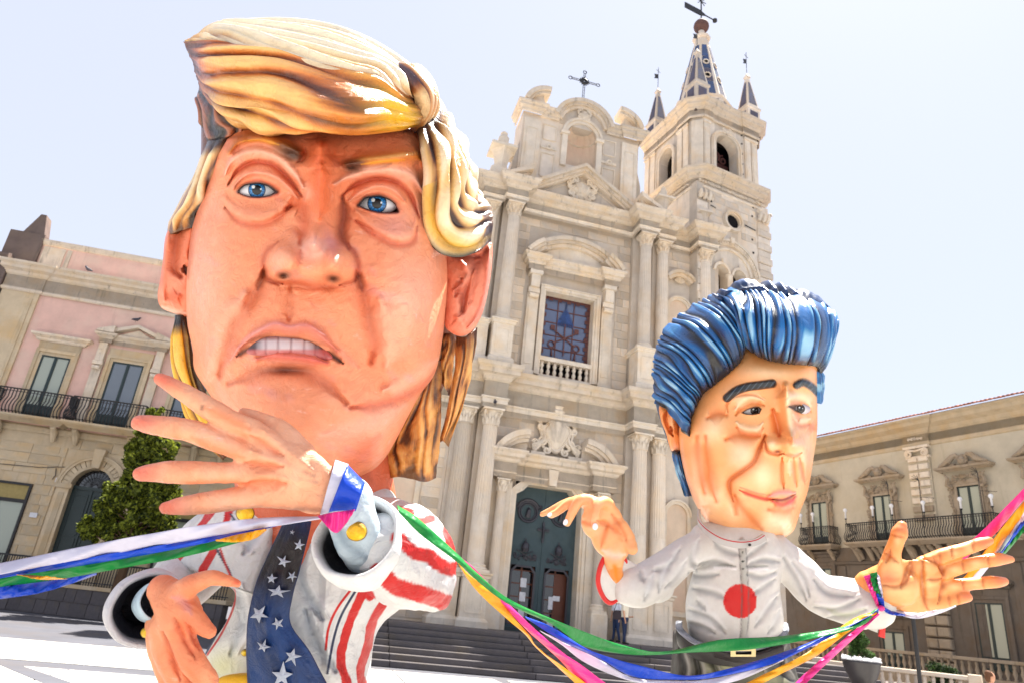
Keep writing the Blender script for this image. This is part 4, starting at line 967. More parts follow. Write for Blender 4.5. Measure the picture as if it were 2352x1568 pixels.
# terrace wall, fence and tree
tw_dir = math.atan2(-.83, 4.95)
TWL = empty('terrace_wall', (-19.43, 30.6, 0), tw_dir); tag(TWL, 'low terrace wall of dark lava stone blocks below the iron fence', 'wall')
MB().box(-16, 9.5, .03, .4, -.1, 1.05).build('wall_core', MT['lava2'], TWL)
MB().box(-16, 9.6, -.06, .46, 1.05, 1.2, .01).build('coping', MT['sand'], TWL)
ashlar(TWL, MT['lava'], -4, 9.5, 0, 1.05, .03, .5, .62, dep=.05, name='lava_block', joint=.02)
MB().box(-16, -4, -.02, .03, 0, 1.05).build('plain_face', MT['lava'], TWL)
MB().box(-16, 11, .46, 14, 1.0, 1.1).build('terrace_paving', MT['lava2'], TWL)
FN = empty('terrace_fence', (-19.43, 30.6, 0), tw_dir); tag(FN, 'dark iron railing on top of the lava stone terrace wall', 'fence')
r = MB(); r.box(-8, 9.5, .17, .22, 2.05, 2.12); r.box(-8, 9.5, .18, .21, 1.3, 1.34); r.build('rail', MT['iron'], FN)
b0 = MB().box(-.014, .014, .18, .21, 1.2, 2.1).build('bar', MT['iron'], FN); b0.location = (-7.9, 0, 0)
for k in range(1, 145): inst(b0, FN, (-7.9 + k * .12, 0, 0))

def leaf_cloud(name, centers, radii, nleaf, size, cols, parent, seed=1, mat=None):
    rg = np.random.default_rng(seed); V = []; C = []
    centers = np.array(centers); k = rg.integers(0, len(centers), nleaf)
    d = rg.normal(size=(nleaf, 3)); d /= np.linalg.norm(d, axis=1)[:, None]
    rad = np.array(radii)[k][:, None] * rg.uniform(.55, 1.05, (nleaf, 1))
    p = centers[k] + d * rad
    a = rg.normal(size=(nleaf, 3)); a -= (a * d).sum(1)[:, None] * d * .5; a /= np.linalg.norm(a, axis=1)[:, None]
    b = np.cross(a, rg.normal(size=(nleaf, 3))); b /= np.linalg.norm(b, axis=1)[:, None]
    s = size * rg.uniform(.6, 1.4, (nleaf, 1))
    q = np.stack([p - a * s, p + b * s * .45, p + a * s, p - b * s * .45], 1)
    t = rg.uniform(0, 1, (nleaf, 1)) ** 1.5
    c = np.array(cols[0]) * (1 - t) + np.array(cols[1]) * t
    cc = np.repeat(c[:, None, :], 4, 1)
    fs = np.arange(nleaf * 4).reshape(-1, 4)
    return meshobj(name, q.reshape(-1, 3), fs, mat, parent, False, cc.reshape(-1, 3))
lm, lt, lb = newmat('foliage', .6, .3)
av = nd(lt, 'ShaderNodeVertexColor', layer_name='Col'); lt.links.new(av.outputs[0], lb.inputs['Base Color'])
tr_ = nd(lt, 'ShaderNodeBsdfTranslucent'); lt.links.new(av.outputs[0], tr_.inputs[0]); ms = nd(lt, 'ShaderNodeMixShader'); ms.inputs[0].default_value = .35
lt.links.new(lb.outputs[0], ms.inputs[1]); lt.links.new(tr_.outputs[0], ms.inputs[2]); lt.links.new(ms.outputs[0], lt.nodes['Material Output'].inputs[0])
def tree(label, foot, clumps_px, depth, cols, seed, r_m, nleaf=26000, size=.07):
    T = empty('conifer_tree', foot); tag(T, label, 'tree')
    rg = np.random.default_rng(seed); cs = []; rs = []
    for (x, y, r) in clumps_px:
        rm = r / FPX * depth
        base = P(x, y, depth) - np.array(foot)
        for _ in range(int(8 + r * .5)):
            o = rg.normal(size=3); o /= np.linalg.norm(o); cs.append(base + o * rm * rg.uniform(.5, .95) * np.array([1, 1.0, 1])); rs.append(rm * rg.uniform(.16, .3))
    leaf_cloud('crown', cs, rs, nleaf, size, cols, T, seed, lm)
    tb = MB(); tb.tube([(0, 0, 0), (.05, 0, 1.2), (0, .05, 3.2), (.02, 0, 5)], [.2, .16, .1, .04], 8)
    for c in cs[::9]:
        z = max(.6, c[2] - .7); tb.tube([(0, 0, z), tuple(c)], [.05, .015], 4)
    tb.build('trunk', plain('bark', srgb(84, 66, 50), .9, .1), T)
    return T
tp = P(318, 1180, 27.5)
tree('bushy yellow-green conifer behind the hand in front of the pink palazzo', (tp[0], tp[1], 1.1),
     [(362, 955, 28), (345, 1010, 45), (375, 1030, 40), (320, 1060, 46), (372, 1090, 44), (318, 1120, 52), (370, 1150, 52), (270, 1145, 44), (240, 1185, 40), (300, 1185, 52), (350, 1210, 54), (215, 1215, 36), (265, 1225, 42), (320, 1245, 42), (385, 1235, 36)], 27.5, (srgb(26, 42, 16), srgb(158, 168, 56)), 5, 1, 52000, .085)

# ------------------------------------------------------------------ right palazzo
RB = empty('town_palace', (26.4817, 37.9922, 0), R(-65.46)); tag(RB, 'beige two storey palace with sooty carved window frames and tiled eaves', 'palace')
BP, SO, CA = MT['beige_pl'], MT['sooty'], MT['carved']
m = MB(); m.box(-16, 9, 0, 12, 8.0, 14.6); m.build('upper_wall', BP, RB)
m = MB(); m.box(-16, 9, 0, 12, 0, 8.0); m.build('lower_wall', SO, RB)
m = MB(); m.molding([(-16, 0), (-3.6, 0), (-3.6, -.12), (-1.95, -.12), (-1.95, 0), (9, 0)], [(0, 13.7), (.06, 13.75), (.06, 13.95), (0, 14.0), (0, 14.45), (.12, 14.55), (.2, 14.75), (.5, 14.95), (.55, 15.15), (.7, 15.25), (.7, 15.36), (0, 15.4)]); m.build('cornice', MT['sand'], RB)
rt = MB(); rt.add([(-16, -.7, 15.38), (9, -.7, 15.38), (9, 6, 17.5), (-16, 6, 17.5), (-16, 12, 15.4), (9, 12, 15.4)], [(0, 1, 2, 3), (3, 2, 5, 4)]); rfo = rt.build('roof', MT['terra'], RB)
pr = [(math.cos(R(a)) * .11, math.sin(R(a)) * .09) for a in range(0, 181, 30)]
tmb = MB(); n = len(pr); tmb.add([(x, 0, z) for x, z in pr] + [(x * .85, .85, z * .85 + .27) for x, z in pr], [(i, i + 1, i + 1 + n, i + n) for i in range(n - 1)] + [tuple(range(n - 1, -1, -1))])
t0 = tmb.build('roof_tile', MT['terra'], rfo); t0.location = (-13, -.85, 15.42)
for k in range(1, 84): o = inst(t0, rfo, (-13 + k * .235, -.85 + random.uniform(-.03, .03), 15.42)); 
# rusticated pilasters
for px0 in (-3.45, 5.3):
    b = MB(); b.box(px0, px0 + 1.4, -.1, 0, 8.3, 13.0); b.build('pilaster', BP, RB)
    z = 9.3
    while z < 12.9:
        for (xa, xb) in ((px0 + .08, px0 + .66), (px0 + .72, px0 + 1.32)): MB().box(xa, xb, -.24, -.1, z, z + .34, .03).build('rusticated_block', CA if z < 10 else MT['stone_trim'], RB)
        z += .5
    c = MB(); c.tube(spiral(px0 + .2, 13.3, .24, -.25, 1.5, 90, 1), .075, 6); c.tube(spiral(px0 + 1.2, 13.3, .24, -.25, 1.5, 90, -1), .075, 6); c.tube([(px0 + .2, -.25, 13.52), (px0 + .7, -.25, 13.44), (px0 + 1.2, -.25, 13.52)], .07, 6); c.box(px0 - .05, px0 + 1.45, -.2, 0, 13.0, 13.14); c.box(px0 - .1, px0 + 1.5, -.3, 0, 13.6, 13.75)
    for k in range(5): c.tube(spiral(px0 + .3 + .2 * k, 14.2, .09, -.2, 1.1, 40 * k, 1, 8), .035, 4)
    c.build('pilaster_capital', MT['stone_trim'], RB)
    z = 1.2
    while z < 6.8:
        for (xa, xb) in ((px0, px0 + .66), (px0 + .7, px0 + 1.4)): MB().box(xa, xb, -.3, 0, z, z + .5, .06).build('rusticated_block', CA, RB)
        z += .6
def ornate(xc, z0, z1, hw):
    f = MB(); y = 0
    frame_box(f, xc - hw, xc + hw, z0, z1, .12, -.16, .1, False); frame_box(f, xc - hw - .14, xc + hw + .14, z0, z1 + .14, .22, -.1, 0, False)
    o = f.build('window_surround', CA, RB); g = MB(); rg = random.Random(int(xc * 10) + 5)
    for s in (-1, 1):
        for k in range(16):
            z = z0 + .2 + k * (z1 - z0 + .3) / 16; g.tube(spiral(xc + s * (hw + .33 + rg.uniform(-.06, .1)), z, rg.uniform(.07, .13), -.16, 1.1, rg.uniform(0, 360), s, 8), .035, 4)
        g.tube([(xc + s * (hw + .2), -.2, z1 - .1), (xc + s * (hw + .45), -.28, z1 + .1), (xc + s * (hw + .35), -.3, z1 + .5), (xc + s * (hw + .5), -.3, z1 + .7)], [.09, .12, .1, .06], 6)
    for k in range(26): g.tube(spiral(xc + rg.uniform(-hw - .2, hw + .2), z1 + .35 + rg.uniform(-.12, .3), rg.uniform(.06, .12), -.16, 1.1, rg.uniform(0, 360), 1, 8), .035, 4)
    g.build('carved_ornament', CA, o)
    h = MB(); zt = z1 + .85
    h.molding([(xc - hw - .75, 0), (xc - hw - .75, -.3), (xc + hw + .75, -.3), (xc + hw + .75, 0)], [(0, zt), (.06, zt + .05), (.22, zt + .14), (.24, zt + .26), (0, zt + .3)])
    for s in (-1, 1):
        h.tube([(xc + s * (hw + .75), -.3, zt + .35), (xc + s * (hw + .45), -.35, zt + .42), (xc + s * (hw + .15), -.35, zt + .6), (xc + s * (hw - .1), -.3, zt + .85), (xc + s * (hw - .3), -.3, zt + .9), (xc + s * (hw - .42), -.3, zt + .78), (xc + s * (hw - .32), -.3, zt + .68)], [.08, .14, .17, .15, .12, .09, .07], 8)
        h.box(xc + s * (hw + .2) - .5, xc + s * (hw + .2) + .3, -.28, 0, zt + .28, zt + .45)
    h.tube(ring_pts(.24, 14, xc, zt + .62, -.25), .08, 6); h.tube([(xc, -.2, zt + .4), (xc, -.35, zt + .6), (xc, -.25, zt + .85)], [.16, .2, .08], 8)
    h.build('scrolled_window_head', CA, o)
    french_window(RB, xc - hw, xc + hw, z0, z1, -.09, MT['glass_pale'])
for xc in (-10.2, -5.42, -.05, 4.0): ornate(xc, 8.15, 11.05, .62)
for xc, z0_, z1_, hw in ((-10.2, 4.0, 6.7, .6), (.1, 1.6, 4.85, .72), (-5.6, 1.2, 3.1, .7)):
    surround(RB, xc - hw, xc + hw, z0_, z1_, 0, SO, .35, 'flat'); french_window(RB, xc - hw, xc + hw, z0_, z1_, -.09, MT['glass_pale'])
m = MB(); m.molding([(-16, 0), (9, 0)], [(0, 6.9), (.1, 6.95), (.14, 7.1), (0, 7.15)]); m.build('string_course', SO, RB)
for k, x in enumerate(np.arange(-9.0, 8.5, 2.1)):
    MB().box(x, x + .5, -.08, 0, 1.0, 6.85, .02).build('lesene', SO, RB)
for k, x in enumerate(np.arange(-7.3, 1.6, .9)):
    b = MB(); b.tube([(x, -.75, 7.95), (x, -.45, 7.7), (x, -.12, 7.15)], [.13, .2, .12], 8); b.tube(spiral(x, 7.85, .12, -.85, 1.2, 0, 1, 8), .04, 4); b.build('corbel', CA, RB)
IR = MT['iron']
balcony(RB, -11.3, -8.9, 8.15, 0, .8, sm=CA, step=.15); balcony(RB, -7.5, 1.6, 8.15, 0, 1.0, sm=CA, step=.15); balcony(RB, 2.6, 5.4, 8.15, 0, .8, sm=CA, step=.15)
# globe lamps on the balcony rails
gl, gt, gb = newmat('opal_glass', .25, .5); gb.inputs['Base Color'].default_value = (.8, .8, .82, 1)
L0 = None
Mr = Matrix.Rotation(R(-65.46), 3, 'Z')
for k, x in enumerate((-11.2, -10.2, -7.45, -5.5, -4.2, -2.2, -.05, 1.6)):
    p = Mr @ Vector((x, -1.0 if -8 < x < 2 else -.8, 0)) + Vector((26.4817, 37.9922, 9.3))
    if L0 is None:
        L0 = empty('balcony_lamp', p); a = MB(); a.lathe([(.03, 0), (.02, .25), (.06, .28), (.07, .34)], n=8); a.build('lamp_stem', IR, L0)
        a = MB(); a.lathe([(.055, .34), (.055, .72), (.09, .76), (.13, .84), (.1, .95), (.01, .99)], n=12); a.build('lamp_globe', gl, L0, True); o = L0
    else: o = copy_tree(L0, None, p)
    tag(o, ['white globe lamp at the far left end of the small left balcony', 'white globe lamp in front of the leftmost carved window', 'white globe lamp on the left corner of the long balcony', 'white globe lamp in front of the second carved window', 'white globe lamp left of the rusticated pilaster on the long balcony', 'white globe lamp right of the rusticated pilaster on the long balcony', 'white globe lamp in front of the third carved window', 'white globe lamp on the right corner of the long balcony'][k], 'lamp', 'globe lamps on the palace balconies')
# antennas of floodlight rods on the facade
for k, x in enumerate((-4.3, -2.3, 1.1)):
    p = Mr @ Vector((x, -1.0, 0)) + Vector((26.4817, 37.9922, 8.2)); a = MB(); a.tube([(0, 0, 0), (0, 0, 3.3)], .02, 4)
    for t in range(5): a.tube([(0, 0, 3.3), (.35 * math.cos(t * .6 + 1.6), .1, 3.3 + .3 * math.sin(t * .6 + 1.2))], .015, 4)
    a.tube([(0, 0, 2.3), (.2, -1.0, 2.1)], .018, 4)
    o = a.build('rooftop_rod', IR); o.name = 'iron_mast'; o.location = p; tag(o, ['thin iron mast beside the second carved window', 'thin branching iron mast before the rusticated pilaster', 'thin iron mast right of the third carved window'][k], 'mast', 'thin iron masts on the long balcony')
# balustrade in front of the palace and beside the steps
def stone_balustrade(loc, rz, L, z, label, step=.3, bm=MT['sand']):
    B = empty('stone_balustrade', loc, rz); tag(B, label, 'balustrade')
    m = MB(); m.box(0, L, -.16, .16, z + .82, z + .98, .02); m.box(0, L, -.14, .14, -.0, z + .12); m.build('rail', bm, B)
    bp = [(.06, 0), (.09, .04), (.05, .1), (.11, .3), (.06, .5), (.08, .6), (.06, .7)]
    b0 = MB().lathe([(r, zz + z + .12) for r, zz in bp], 0, 0, 8).build('baluster', bm, B, True); b0.location = (.3, 0, 0)
    n = int((L - .4) / step)
    for k in range(1, n): inst(b0, B, (.3 + k * step, 0, 0))
    for x in (0, L): MB().box(x - .22, x + .22, -.22, .22, 0, z + 1.05, .02).build('post', bm, B)
    return B
g1 = gp(1770, 1525, .55)
def onplane(x, y, k):     # point on the palace front plane moved k metres out
    pass
q0 = Mr @ Vector((-12, -3.6, 0)) + Vector((26.4817, 37.9922, 0)); q1 = Mr @ Vector((7, -3.6, 0)) + Vector((26.4817, 37.9922, 0))
stone_balustrade(tuple(q0), R(-65.46), 19, 1.1, 'long stone balustrade in front of the beige palace, coloured dark for shade', .34, CA)  # darker stone puts the shade on this balustrade into its colour
MB().box(-14, 9, -3.6, 0, 0, 1.1).build('forecourt', MT['lava2'], RB)
s0 = P(1880, 1500, 29.5); 
SB = stone_balustrade((s0[0], s0[1], .0), R(-38), 5.6, .35, 'pale short balustrade behind the potted bush beside the steps', .3, MT['stone'])
rs_ = empty('side_steps', (s0[0] - 4.5, s0[1] - 4.2, 0), R(13)); tag(rs_, kind='structure')
for k in range(5): MB().box(0, 12, .38 * k, 4, .0 + .14 * k + .001 * (k > 0), .14 * (k + 1), .01).build('step', MT['lava2'], rs_)
# potted bush
pb = P(1979, 1528, 23.5); PB = empty('potted_bush', (pb[0], pb[1], pb[2] - .62)); tag(PB, 'dark round pot with clipped cone bush and white flowers', 'planter')
m = MB(); m.lathe([(.3, 0), (.36, .05), (.55, .5), (.6, .7), (.62, .78), (.54, .78), (.5, .68)], n=24); m.build('pot', plain('dark_glazed_pot', srgb(52, 48, 50), .4, .5), PB, True)
cs = []; rs = []
for k in range(90):
    h = random.random(); a = random.uniform(0, 6.28); rr = (1 - h) * .48 * math.sqrt(random.random()) ; cs.append((rr * math.cos(a), rr * math.sin(a), .85 + h * 1.05)); rs.append(.11)
leaf_cloud('bush', cs, rs, 12000, .028, (srgb(30, 52, 24), srgb(96, 130, 60)), PB, 3, lm)
cs = [(.55 * math.cos(a), .55 * math.sin(a), .82 + random.uniform(-.04, .05)) for a in np.linspace(0, 6.28, 46)]
leaf_cloud('flowers', cs, [.07] * 46, 2600, .026, (srgb(235, 235, 238), srgb(250, 250, 250)), PB, 4, lm)
cs = [(.4 * math.cos(a), .4 * math.sin(a), .75) for a in np.linspace(0, 6.28, 26)]; 
pole = P(2106, 1500, 17.0)
m = MB(); m.lathe([(.05, -2.5), (.05, .8), (.07, .82), (.07, .9), (.03, .95)], n=10, mod=lambda i, z: 1 + .1 * math.sin(i * 1.3 + z * 40)); o = m.build('street_pole', IR); o.location = pole; tag(o, 'dark twisted iron pole below the open palm', 'pole')
cs = [tuple(P(2165 + random.uniform(-28, 28), 1560 + random.uniform(-30, 25), 28) ) for _ in range(26)]
SH = empty('dark_shrub', cs[0]); tag(SH, 'dark green shrub low behind the iron pole at the bottom right', 'shrub')
leaf_cloud('leaves', [np.array(c) - np.array(cs[0]) for c in cs], [.25] * 26, 5000, .05, (srgb(18, 30, 14), srgb(60, 84, 40)), SH, 6, lm)
# ================================================================== SCULPTING TOOLS
def crom(pts, n):
    """Catmull-Rom through pts (k x d), n samples by chord length"""
    p = np.array(pts, float); k = len(p)
    if k == 2: t = np.linspace(0, 1, n)[:, None]; return p[0] * (1 - t) + p[1] * t
    e = np.vstack([2 * p[0] - p[1], p, 2 * p[-1] - p[-2]])
    d = np.linalg.norm(np.diff(p[:, :min(3, p.shape[1])], axis=0), axis=1) + 1e-9
    cum = np.concatenate([[0], np.cumsum(d)]); u = np.linspace(0, cum[-1], n)
    i = np.clip(np.searchsorted(cum, u, 'right') - 1, 0, k - 2); t = ((u - cum[i]) / d[i])[:, None]
    a, b, c, q = e[i], e[i + 1], e[i + 2], e[i + 3]
    return .5 * (2 * b + (c - a) * t + (2 * a - 5 * b + 4 * c - q) * t * t + (3 * b - a - 3 * c + q) * t ** 3)
def closed(pts, n):
    p = np.array(pts, float); q = np.vstack([p[-2:], p, p[:3]])
    s = crom(q, n * 4); 
    a = s  # keep only one turn
    d0 = np.linalg.norm(s - p[0], axis=1); i0 = np.argmin(d0[:len(s) // 3]); i1 = len(s) // 2 + np.argmin(d0[len(s) // 2:])
    return s[i0:i1]
def pdist(x, y, line, sm=True):
    """distance of points to a smoothed polyline, and parameter 0..1 along it"""
    L = crom(line, max(12, len(line) * 6)) if sm and len(line) > 2 else np.array(line, float)
    L = L[:, :2]
    best = np.full(x.shape, 1e9); par = np.zeros(x.shape)
    for i in range(len(L) - 1):
        ax, ay = L[i]; bx, by = L[i + 1]; dx, dy = bx - ax, by - ay; l2 = dx * dx + dy * dy + 1e-9
        t = np.clip(((x - ax) * dx + (y - ay) * dy) / l2, 0, 1)
        d = np.hypot(x - ax - t * dx, y - ay - t * dy)
        m = d < best; best[m] = d[m]; par[m] = (i + t[m]) / (len(L) - 1)
    return best, par
def inside(x, y, poly):
    r = np.zeros(x.shape, bool); n = len(poly)
    for i in range(n):
        x0, y0 = poly[i]; x1, y1 = poly[(i + 1) % n]
        c = ((y0 > y) != (y1 > y)) & (x < (x1 - x0) * (y - y0) / (y1 - y0 + 1e-12) + x0)
        r ^= c
    return r
def softpoly(x, y, poly, w=3.):
    """1 inside, falling to 0 over w outside"""
    P_ = list(map(tuple, poly)); d, _ = pdist(x, y, P_ + [P_[0]], False)
    ins = inside(x, y, P_)
    return np.where(ins, .5 + .5 * np.clip(d / w, 0, 1), .5 - .5 * np.clip(d / w, 0, 1))
def stroke_w(x, y, line, w, taper=False):
    d, t = pdist(x, y, line)
    ww = w * (np.clip(np.minimum(t, 1 - t) * 5, .35, 1) if taper else 1)
    return np.exp(-(d / ww) ** 2)
class Sheet:
    """closed sculpted body: drawn outline, blown up in depth, then worked with strokes"""
    def __init__(s, outline, d0, zf, zb, nth=420, nr=170, nb=40, pf=.5, centre=None, base=(.8, .5, .4)):
        o = closed(outline, 900)
        c = np.array(centre if centre is not None else o.mean(0)); s.c = c
        ang = np.arctan2(o[:, 1] - c[1], o[:, 0] - c[0]); rad = np.hypot(o[:, 0] - c[0], o[:, 1] - c[1])
        th = np.linspace(-math.pi, math.pi, nth, endpoint=False)
        k = np.argsort(ang); rr = np.interp(th, ang[k], rad[k], period=2 * math.pi)
        rho = np.linspace(0, 1, nr) ** .85; rho[0] = 1e-5
        X = c[0] + np.outer(rho * 1, rr * np.cos(th)); Y = c[1] + np.outer(rho, rr * np.sin(th))
        RHO = np.repeat(rho[:, None], nth, 1)
        prof = np.clip(1 - RHO ** 2.2, 0, 1) ** pf
        s.fx, s.fy, s.fz = X, Y, d0 - zf * prof; s.rho = RHO; s.d0 = d0
        rb = np.linspace(1, 1e-5, nb + 1)[1:]; RB_ = np.repeat(rb[:, None], nth, 1)
        s.bx = c[0] + rb[:, None] * (rr * np.cos(th))[None]; s.by = c[1] + rb[:, None] * (rr * np.sin(th))[None]
        s.bz = d0 + zb * np.clip(1 - RB_ ** 2, 0, 1) ** .5
        s.col = np.ones(X.shape + (3,)) * np.array(base); s.base = np.array(base); s.nth = nth
        s.edge = np.clip((1 - RHO) * 9, 0, 1)
    def push(s, w, amt, edge=True):
        s.fz -= amt * w * (s.edge if edge else 1)
    def paint(s, w, c, a=1.):
        k = np.clip(w * a, 0, 1)[..., None]; s.col = s.col * (1 - k) + np.array(c) * k
    def stroke(s, line, w, amt=0, c=None, a=1., taper=True):
        k = stroke_w(s.fx, s.fy, line, w, taper)
        if amt: s.push(k, amt)
        if c is not None: s.paint(k, c, a)
    def blob(s, x, y, rx, ry, amt=0, c=None, a=1., rot=0, p=1.):
        ca, sa = math.cos(R(rot)), math.sin(R(rot)); dx = s.fx - x; dy = s.fy - y
        u = (dx * ca + dy * sa) / rx; v = (-dx * sa + dy * ca) / ry; k = np.exp(-(u * u + v * v) ** p)
        if amt: s.push(k, amt)
        if c is not None: s.paint(k, c, a)
    def depth(s, x, y):
        i = np.argmin((s.fx - x) ** 2 + (s.fy - y) ** 2); return s.fz.ravel()[i]
    def build(s, name, m, parent, off, kk=1.06):
        F = P(s.fx, s.fy, s.fz); k = s.d0 / s.bz     # back keeps its width instead of fanning out
        cx, cy = s.c; B = P(1176 + (s.bx - 1176) * k, 784 + (s.by - 784) * k, s.bz)
        # sideways drift of the sight line is removed: centre follows the body axis
        V = np.concatenate([F, B]); nr, n = V.shape[:2]
        C = np.concatenate([s.col, np.ones(B.shape) * s.base]); C = deep(C, kk)
        i = np.arange(nr - 1)[:, None]; j = np.arange(n)[None]; j2 = (j + 1) % n
        Fc = np.stack([i * n + j + 0 * i, i * n + j2, (i + 1) * n + j2, (i + 1) * n + j + 0 * i], -1).reshape(-1, 4)
        return meshobj(name, (V - off).reshape(-1, 3), Fc[:, ::-1].copy(), m, parent, True, C.reshape(-1, 3))
def deep(c, k=1.35): c = np.clip(c, 0, 1); l = c.mean(-1, keepdims=True); c = np.clip(l + (c - l) * 1.08, 0, 1); return c ** k * .9
def fnoise(x, y, seed=0, oct=4, f=1.):
    r = np.random.default_rng(seed); o = np.zeros(np.shape(x)); amp = 1
    for k in range(oct):
        for _ in range(4):
            a = r.uniform(0, 6.28); ph = r.uniform(0, 6.28); fr = f * 2 ** k * r.uniform(.7, 1.4)
            o += amp * np.sin((x * math.cos(a) + y * math.sin(a)) * fr + ph) / 4
        amp *= .55
    return o
def loft(name, guides, m, parent, off, ns=120, nt=60, thick=.02, ridge=None, cols=None, amp=.02, bulge=0):
    """surface through guide curves [(x, y, depth)...]; ridge(s,t)->height 0..1; cols(s,t,h)->rgb"""
    G = np.stack([crom(np.array(g, float) * np.array([1, 1, 300.]), ns) for g in guides])     # ng, ns, 3
    G[..., 2] /= 300.
    ng = len(guides)
    A = np.stack([crom(G[:, i] * np.array([1, 1, 300.]), nt) for i in range(ns)]) if ng > 2 else np.stack([G[0] * (1 - t) + G[1] * t for t in np.linspace(0, 1, nt)], 1) * np.array([1, 1, 300.])
    A[..., 2] /= 300.                                                    # ns, nt, 3
    s = np.linspace(0, 1, ns)[:, None] + 0 * np.linspace(0, 1, nt)[None]; t = 0 * s + np.linspace(0, 1, nt)[None]
    W = P(A[..., 0], A[..., 1], A[..., 2] - bulge * np.sin(math.pi * t) * 1.0)
    ds = np.gradient(W, axis=0); dt = np.gradient(W, axis=1); N = np.cross(ds, dt); N /= np.linalg.norm(N, axis=-1, keepdims=True) + 1e-12
    view = CAM - W; sg = np.sign((N * view).sum(-1).mean()); N *= sg
    h = ridge(s, t) if ridge is not None else np.zeros_like(s)
    Wf = W + N * (amp * h)[..., None]
    c = cols(s, t, h) if callable(cols) else np.ones(W.shape) * np.array(cols if cols is not None else (.8, .8, .8))
    Wb = W - N * thick
    V = np.concatenate([Wf.reshape(-1, 3), Wb.reshape(-1, 3)]); C = deep(np.concatenate([c.reshape(-1, 3)] * 2))
    n0 = ns * nt; F = []
    i = np.arange(ns - 1)[:, None]; j = np.arange(nt - 1)[None]
    a = (i * nt + j).ravel(); q = np.stack([a, a + 1, a + nt + 1, a + nt], 1)
    F.append(q); F.append(q[:, ::-1] + n0)
    e1 = np.arange(ns - 1) * nt; F.append(np.stack([e1, e1 + nt, e1 + nt + n0, e1 + n0], 1)); e2 = e1 + nt - 1; F.append(np.stack([e2 + n0, e2 + nt + n0, e2 + nt, e2], 1))
    e3 = np.arange(nt - 1); F.append(np.stack([e3 + n0, e3 + 1 + n0, e3 + 1, e3], 1)); e4 = e3 + (ns - 1) * nt; F.append(np.stack([e4, e4 + 1, e4 + 1 + n0, e4 + n0], 1))
    F = np.concatenate(F)
    if sg > 0: pass
    else: F = F[:, ::-1]
    return meshobj(name, V - off, np.ascontiguousarray(F), m, parent, True, C)
def capsule(pts, n=16, flat=1.0, flatdir=None):
    """tapered tube with round ends: pts = [(x, y, depth, radius_px)], returns verts, faces in world"""
    p = crom([(a, b, c * 400, r) for a, b, c, r in pts], max(10, len(pts) * 7)) if len(pts) > 2 else crom([(a, b, c * 400, r) for a, b, c, r in pts], 10)
    W = P(p[:, 0], p[:, 1], p[:, 2] / 400); r = p[:, 3] * p[:, 2] / 400 / FPX
    T = np.gradient(W, axis=0); T /= np.linalg.norm(T, axis=1)[:, None]
    vw = W.mean(0) - CAM; vw /= np.linalg.norm(vw)
    # round caps
    caps = [math.sin(a) for a in (.15, .7, 1.15)]; capz = [math.cos(a) for a in (.15, .7, 1.15)]
    Ws = [W[0] - T[0] * r[0] * z for z in capz] + list(W) + [W[-1] + T[-1] * r[-1] * z for z in capz[::-1]]
    rs = [r[0] * q for q in caps] + list(r) + [r[-1] * q for q in caps[::-1]]; Ts = [T[0]] * 3 + list(T) + [T[-1]] * 3
    V = []; F = []
    for w_, t, q in zip(Ws, Ts, rs):
        b = np.cross(t, vw); b /= np.linalg.norm(b) + 1e-9; a = np.cross(b, t)
        for k in range(n):
            an = 2 * math.pi * k / n; V.append(w_ + (b * math.cos(an) + a * math.sin(an) * flat) * q)
    for i in range(len(Ws) - 1):
        for k in range(n): l = (k + 1) % n; F.append((i * n + k, i * n + l, (i + 1) * n + l, (i + 1) * n + k))
    F.append(tuple(range(n - 1, -1, -1))); F.append(tuple((len(Ws) - 1) * n + k for k in range(n)))
    return V, F
def ellip(x, y, d, rx, ry, rz, rot=0, n=20):
    """ellipsoid at a point; radii in px (x, y) and metres (depth)"""
    V = []; F = []
    for i in range(n // 2 + 1):
        ph = math.pi * i / (n // 2) * .996 + .006
        for k in range(n):
            a = 2 * math.pi * k / n; ex = rx * math.sin(ph) * math.cos(a); ey = ry * math.cos(ph); z = rz * math.sin(ph) * math.sin(a)
            ca, sa = math.cos(R(rot)), math.sin(R(rot)); dd = d + z
            V.append(P(x + (ex * ca - ey * sa) * d / dd, y + (ex * sa + ey * ca) * d / dd, dd))
    for i in range(n // 2):
        for k in range(n): l = (k + 1) % n; F.append((i * n + k, i * n + l, (i + 1) * n + l, (i + 1) * n + k))
    F.append(tuple(range(n - 1, -1, -1))); F.append(tuple((n // 2) * n + k for k in range(n)))
    return V, F
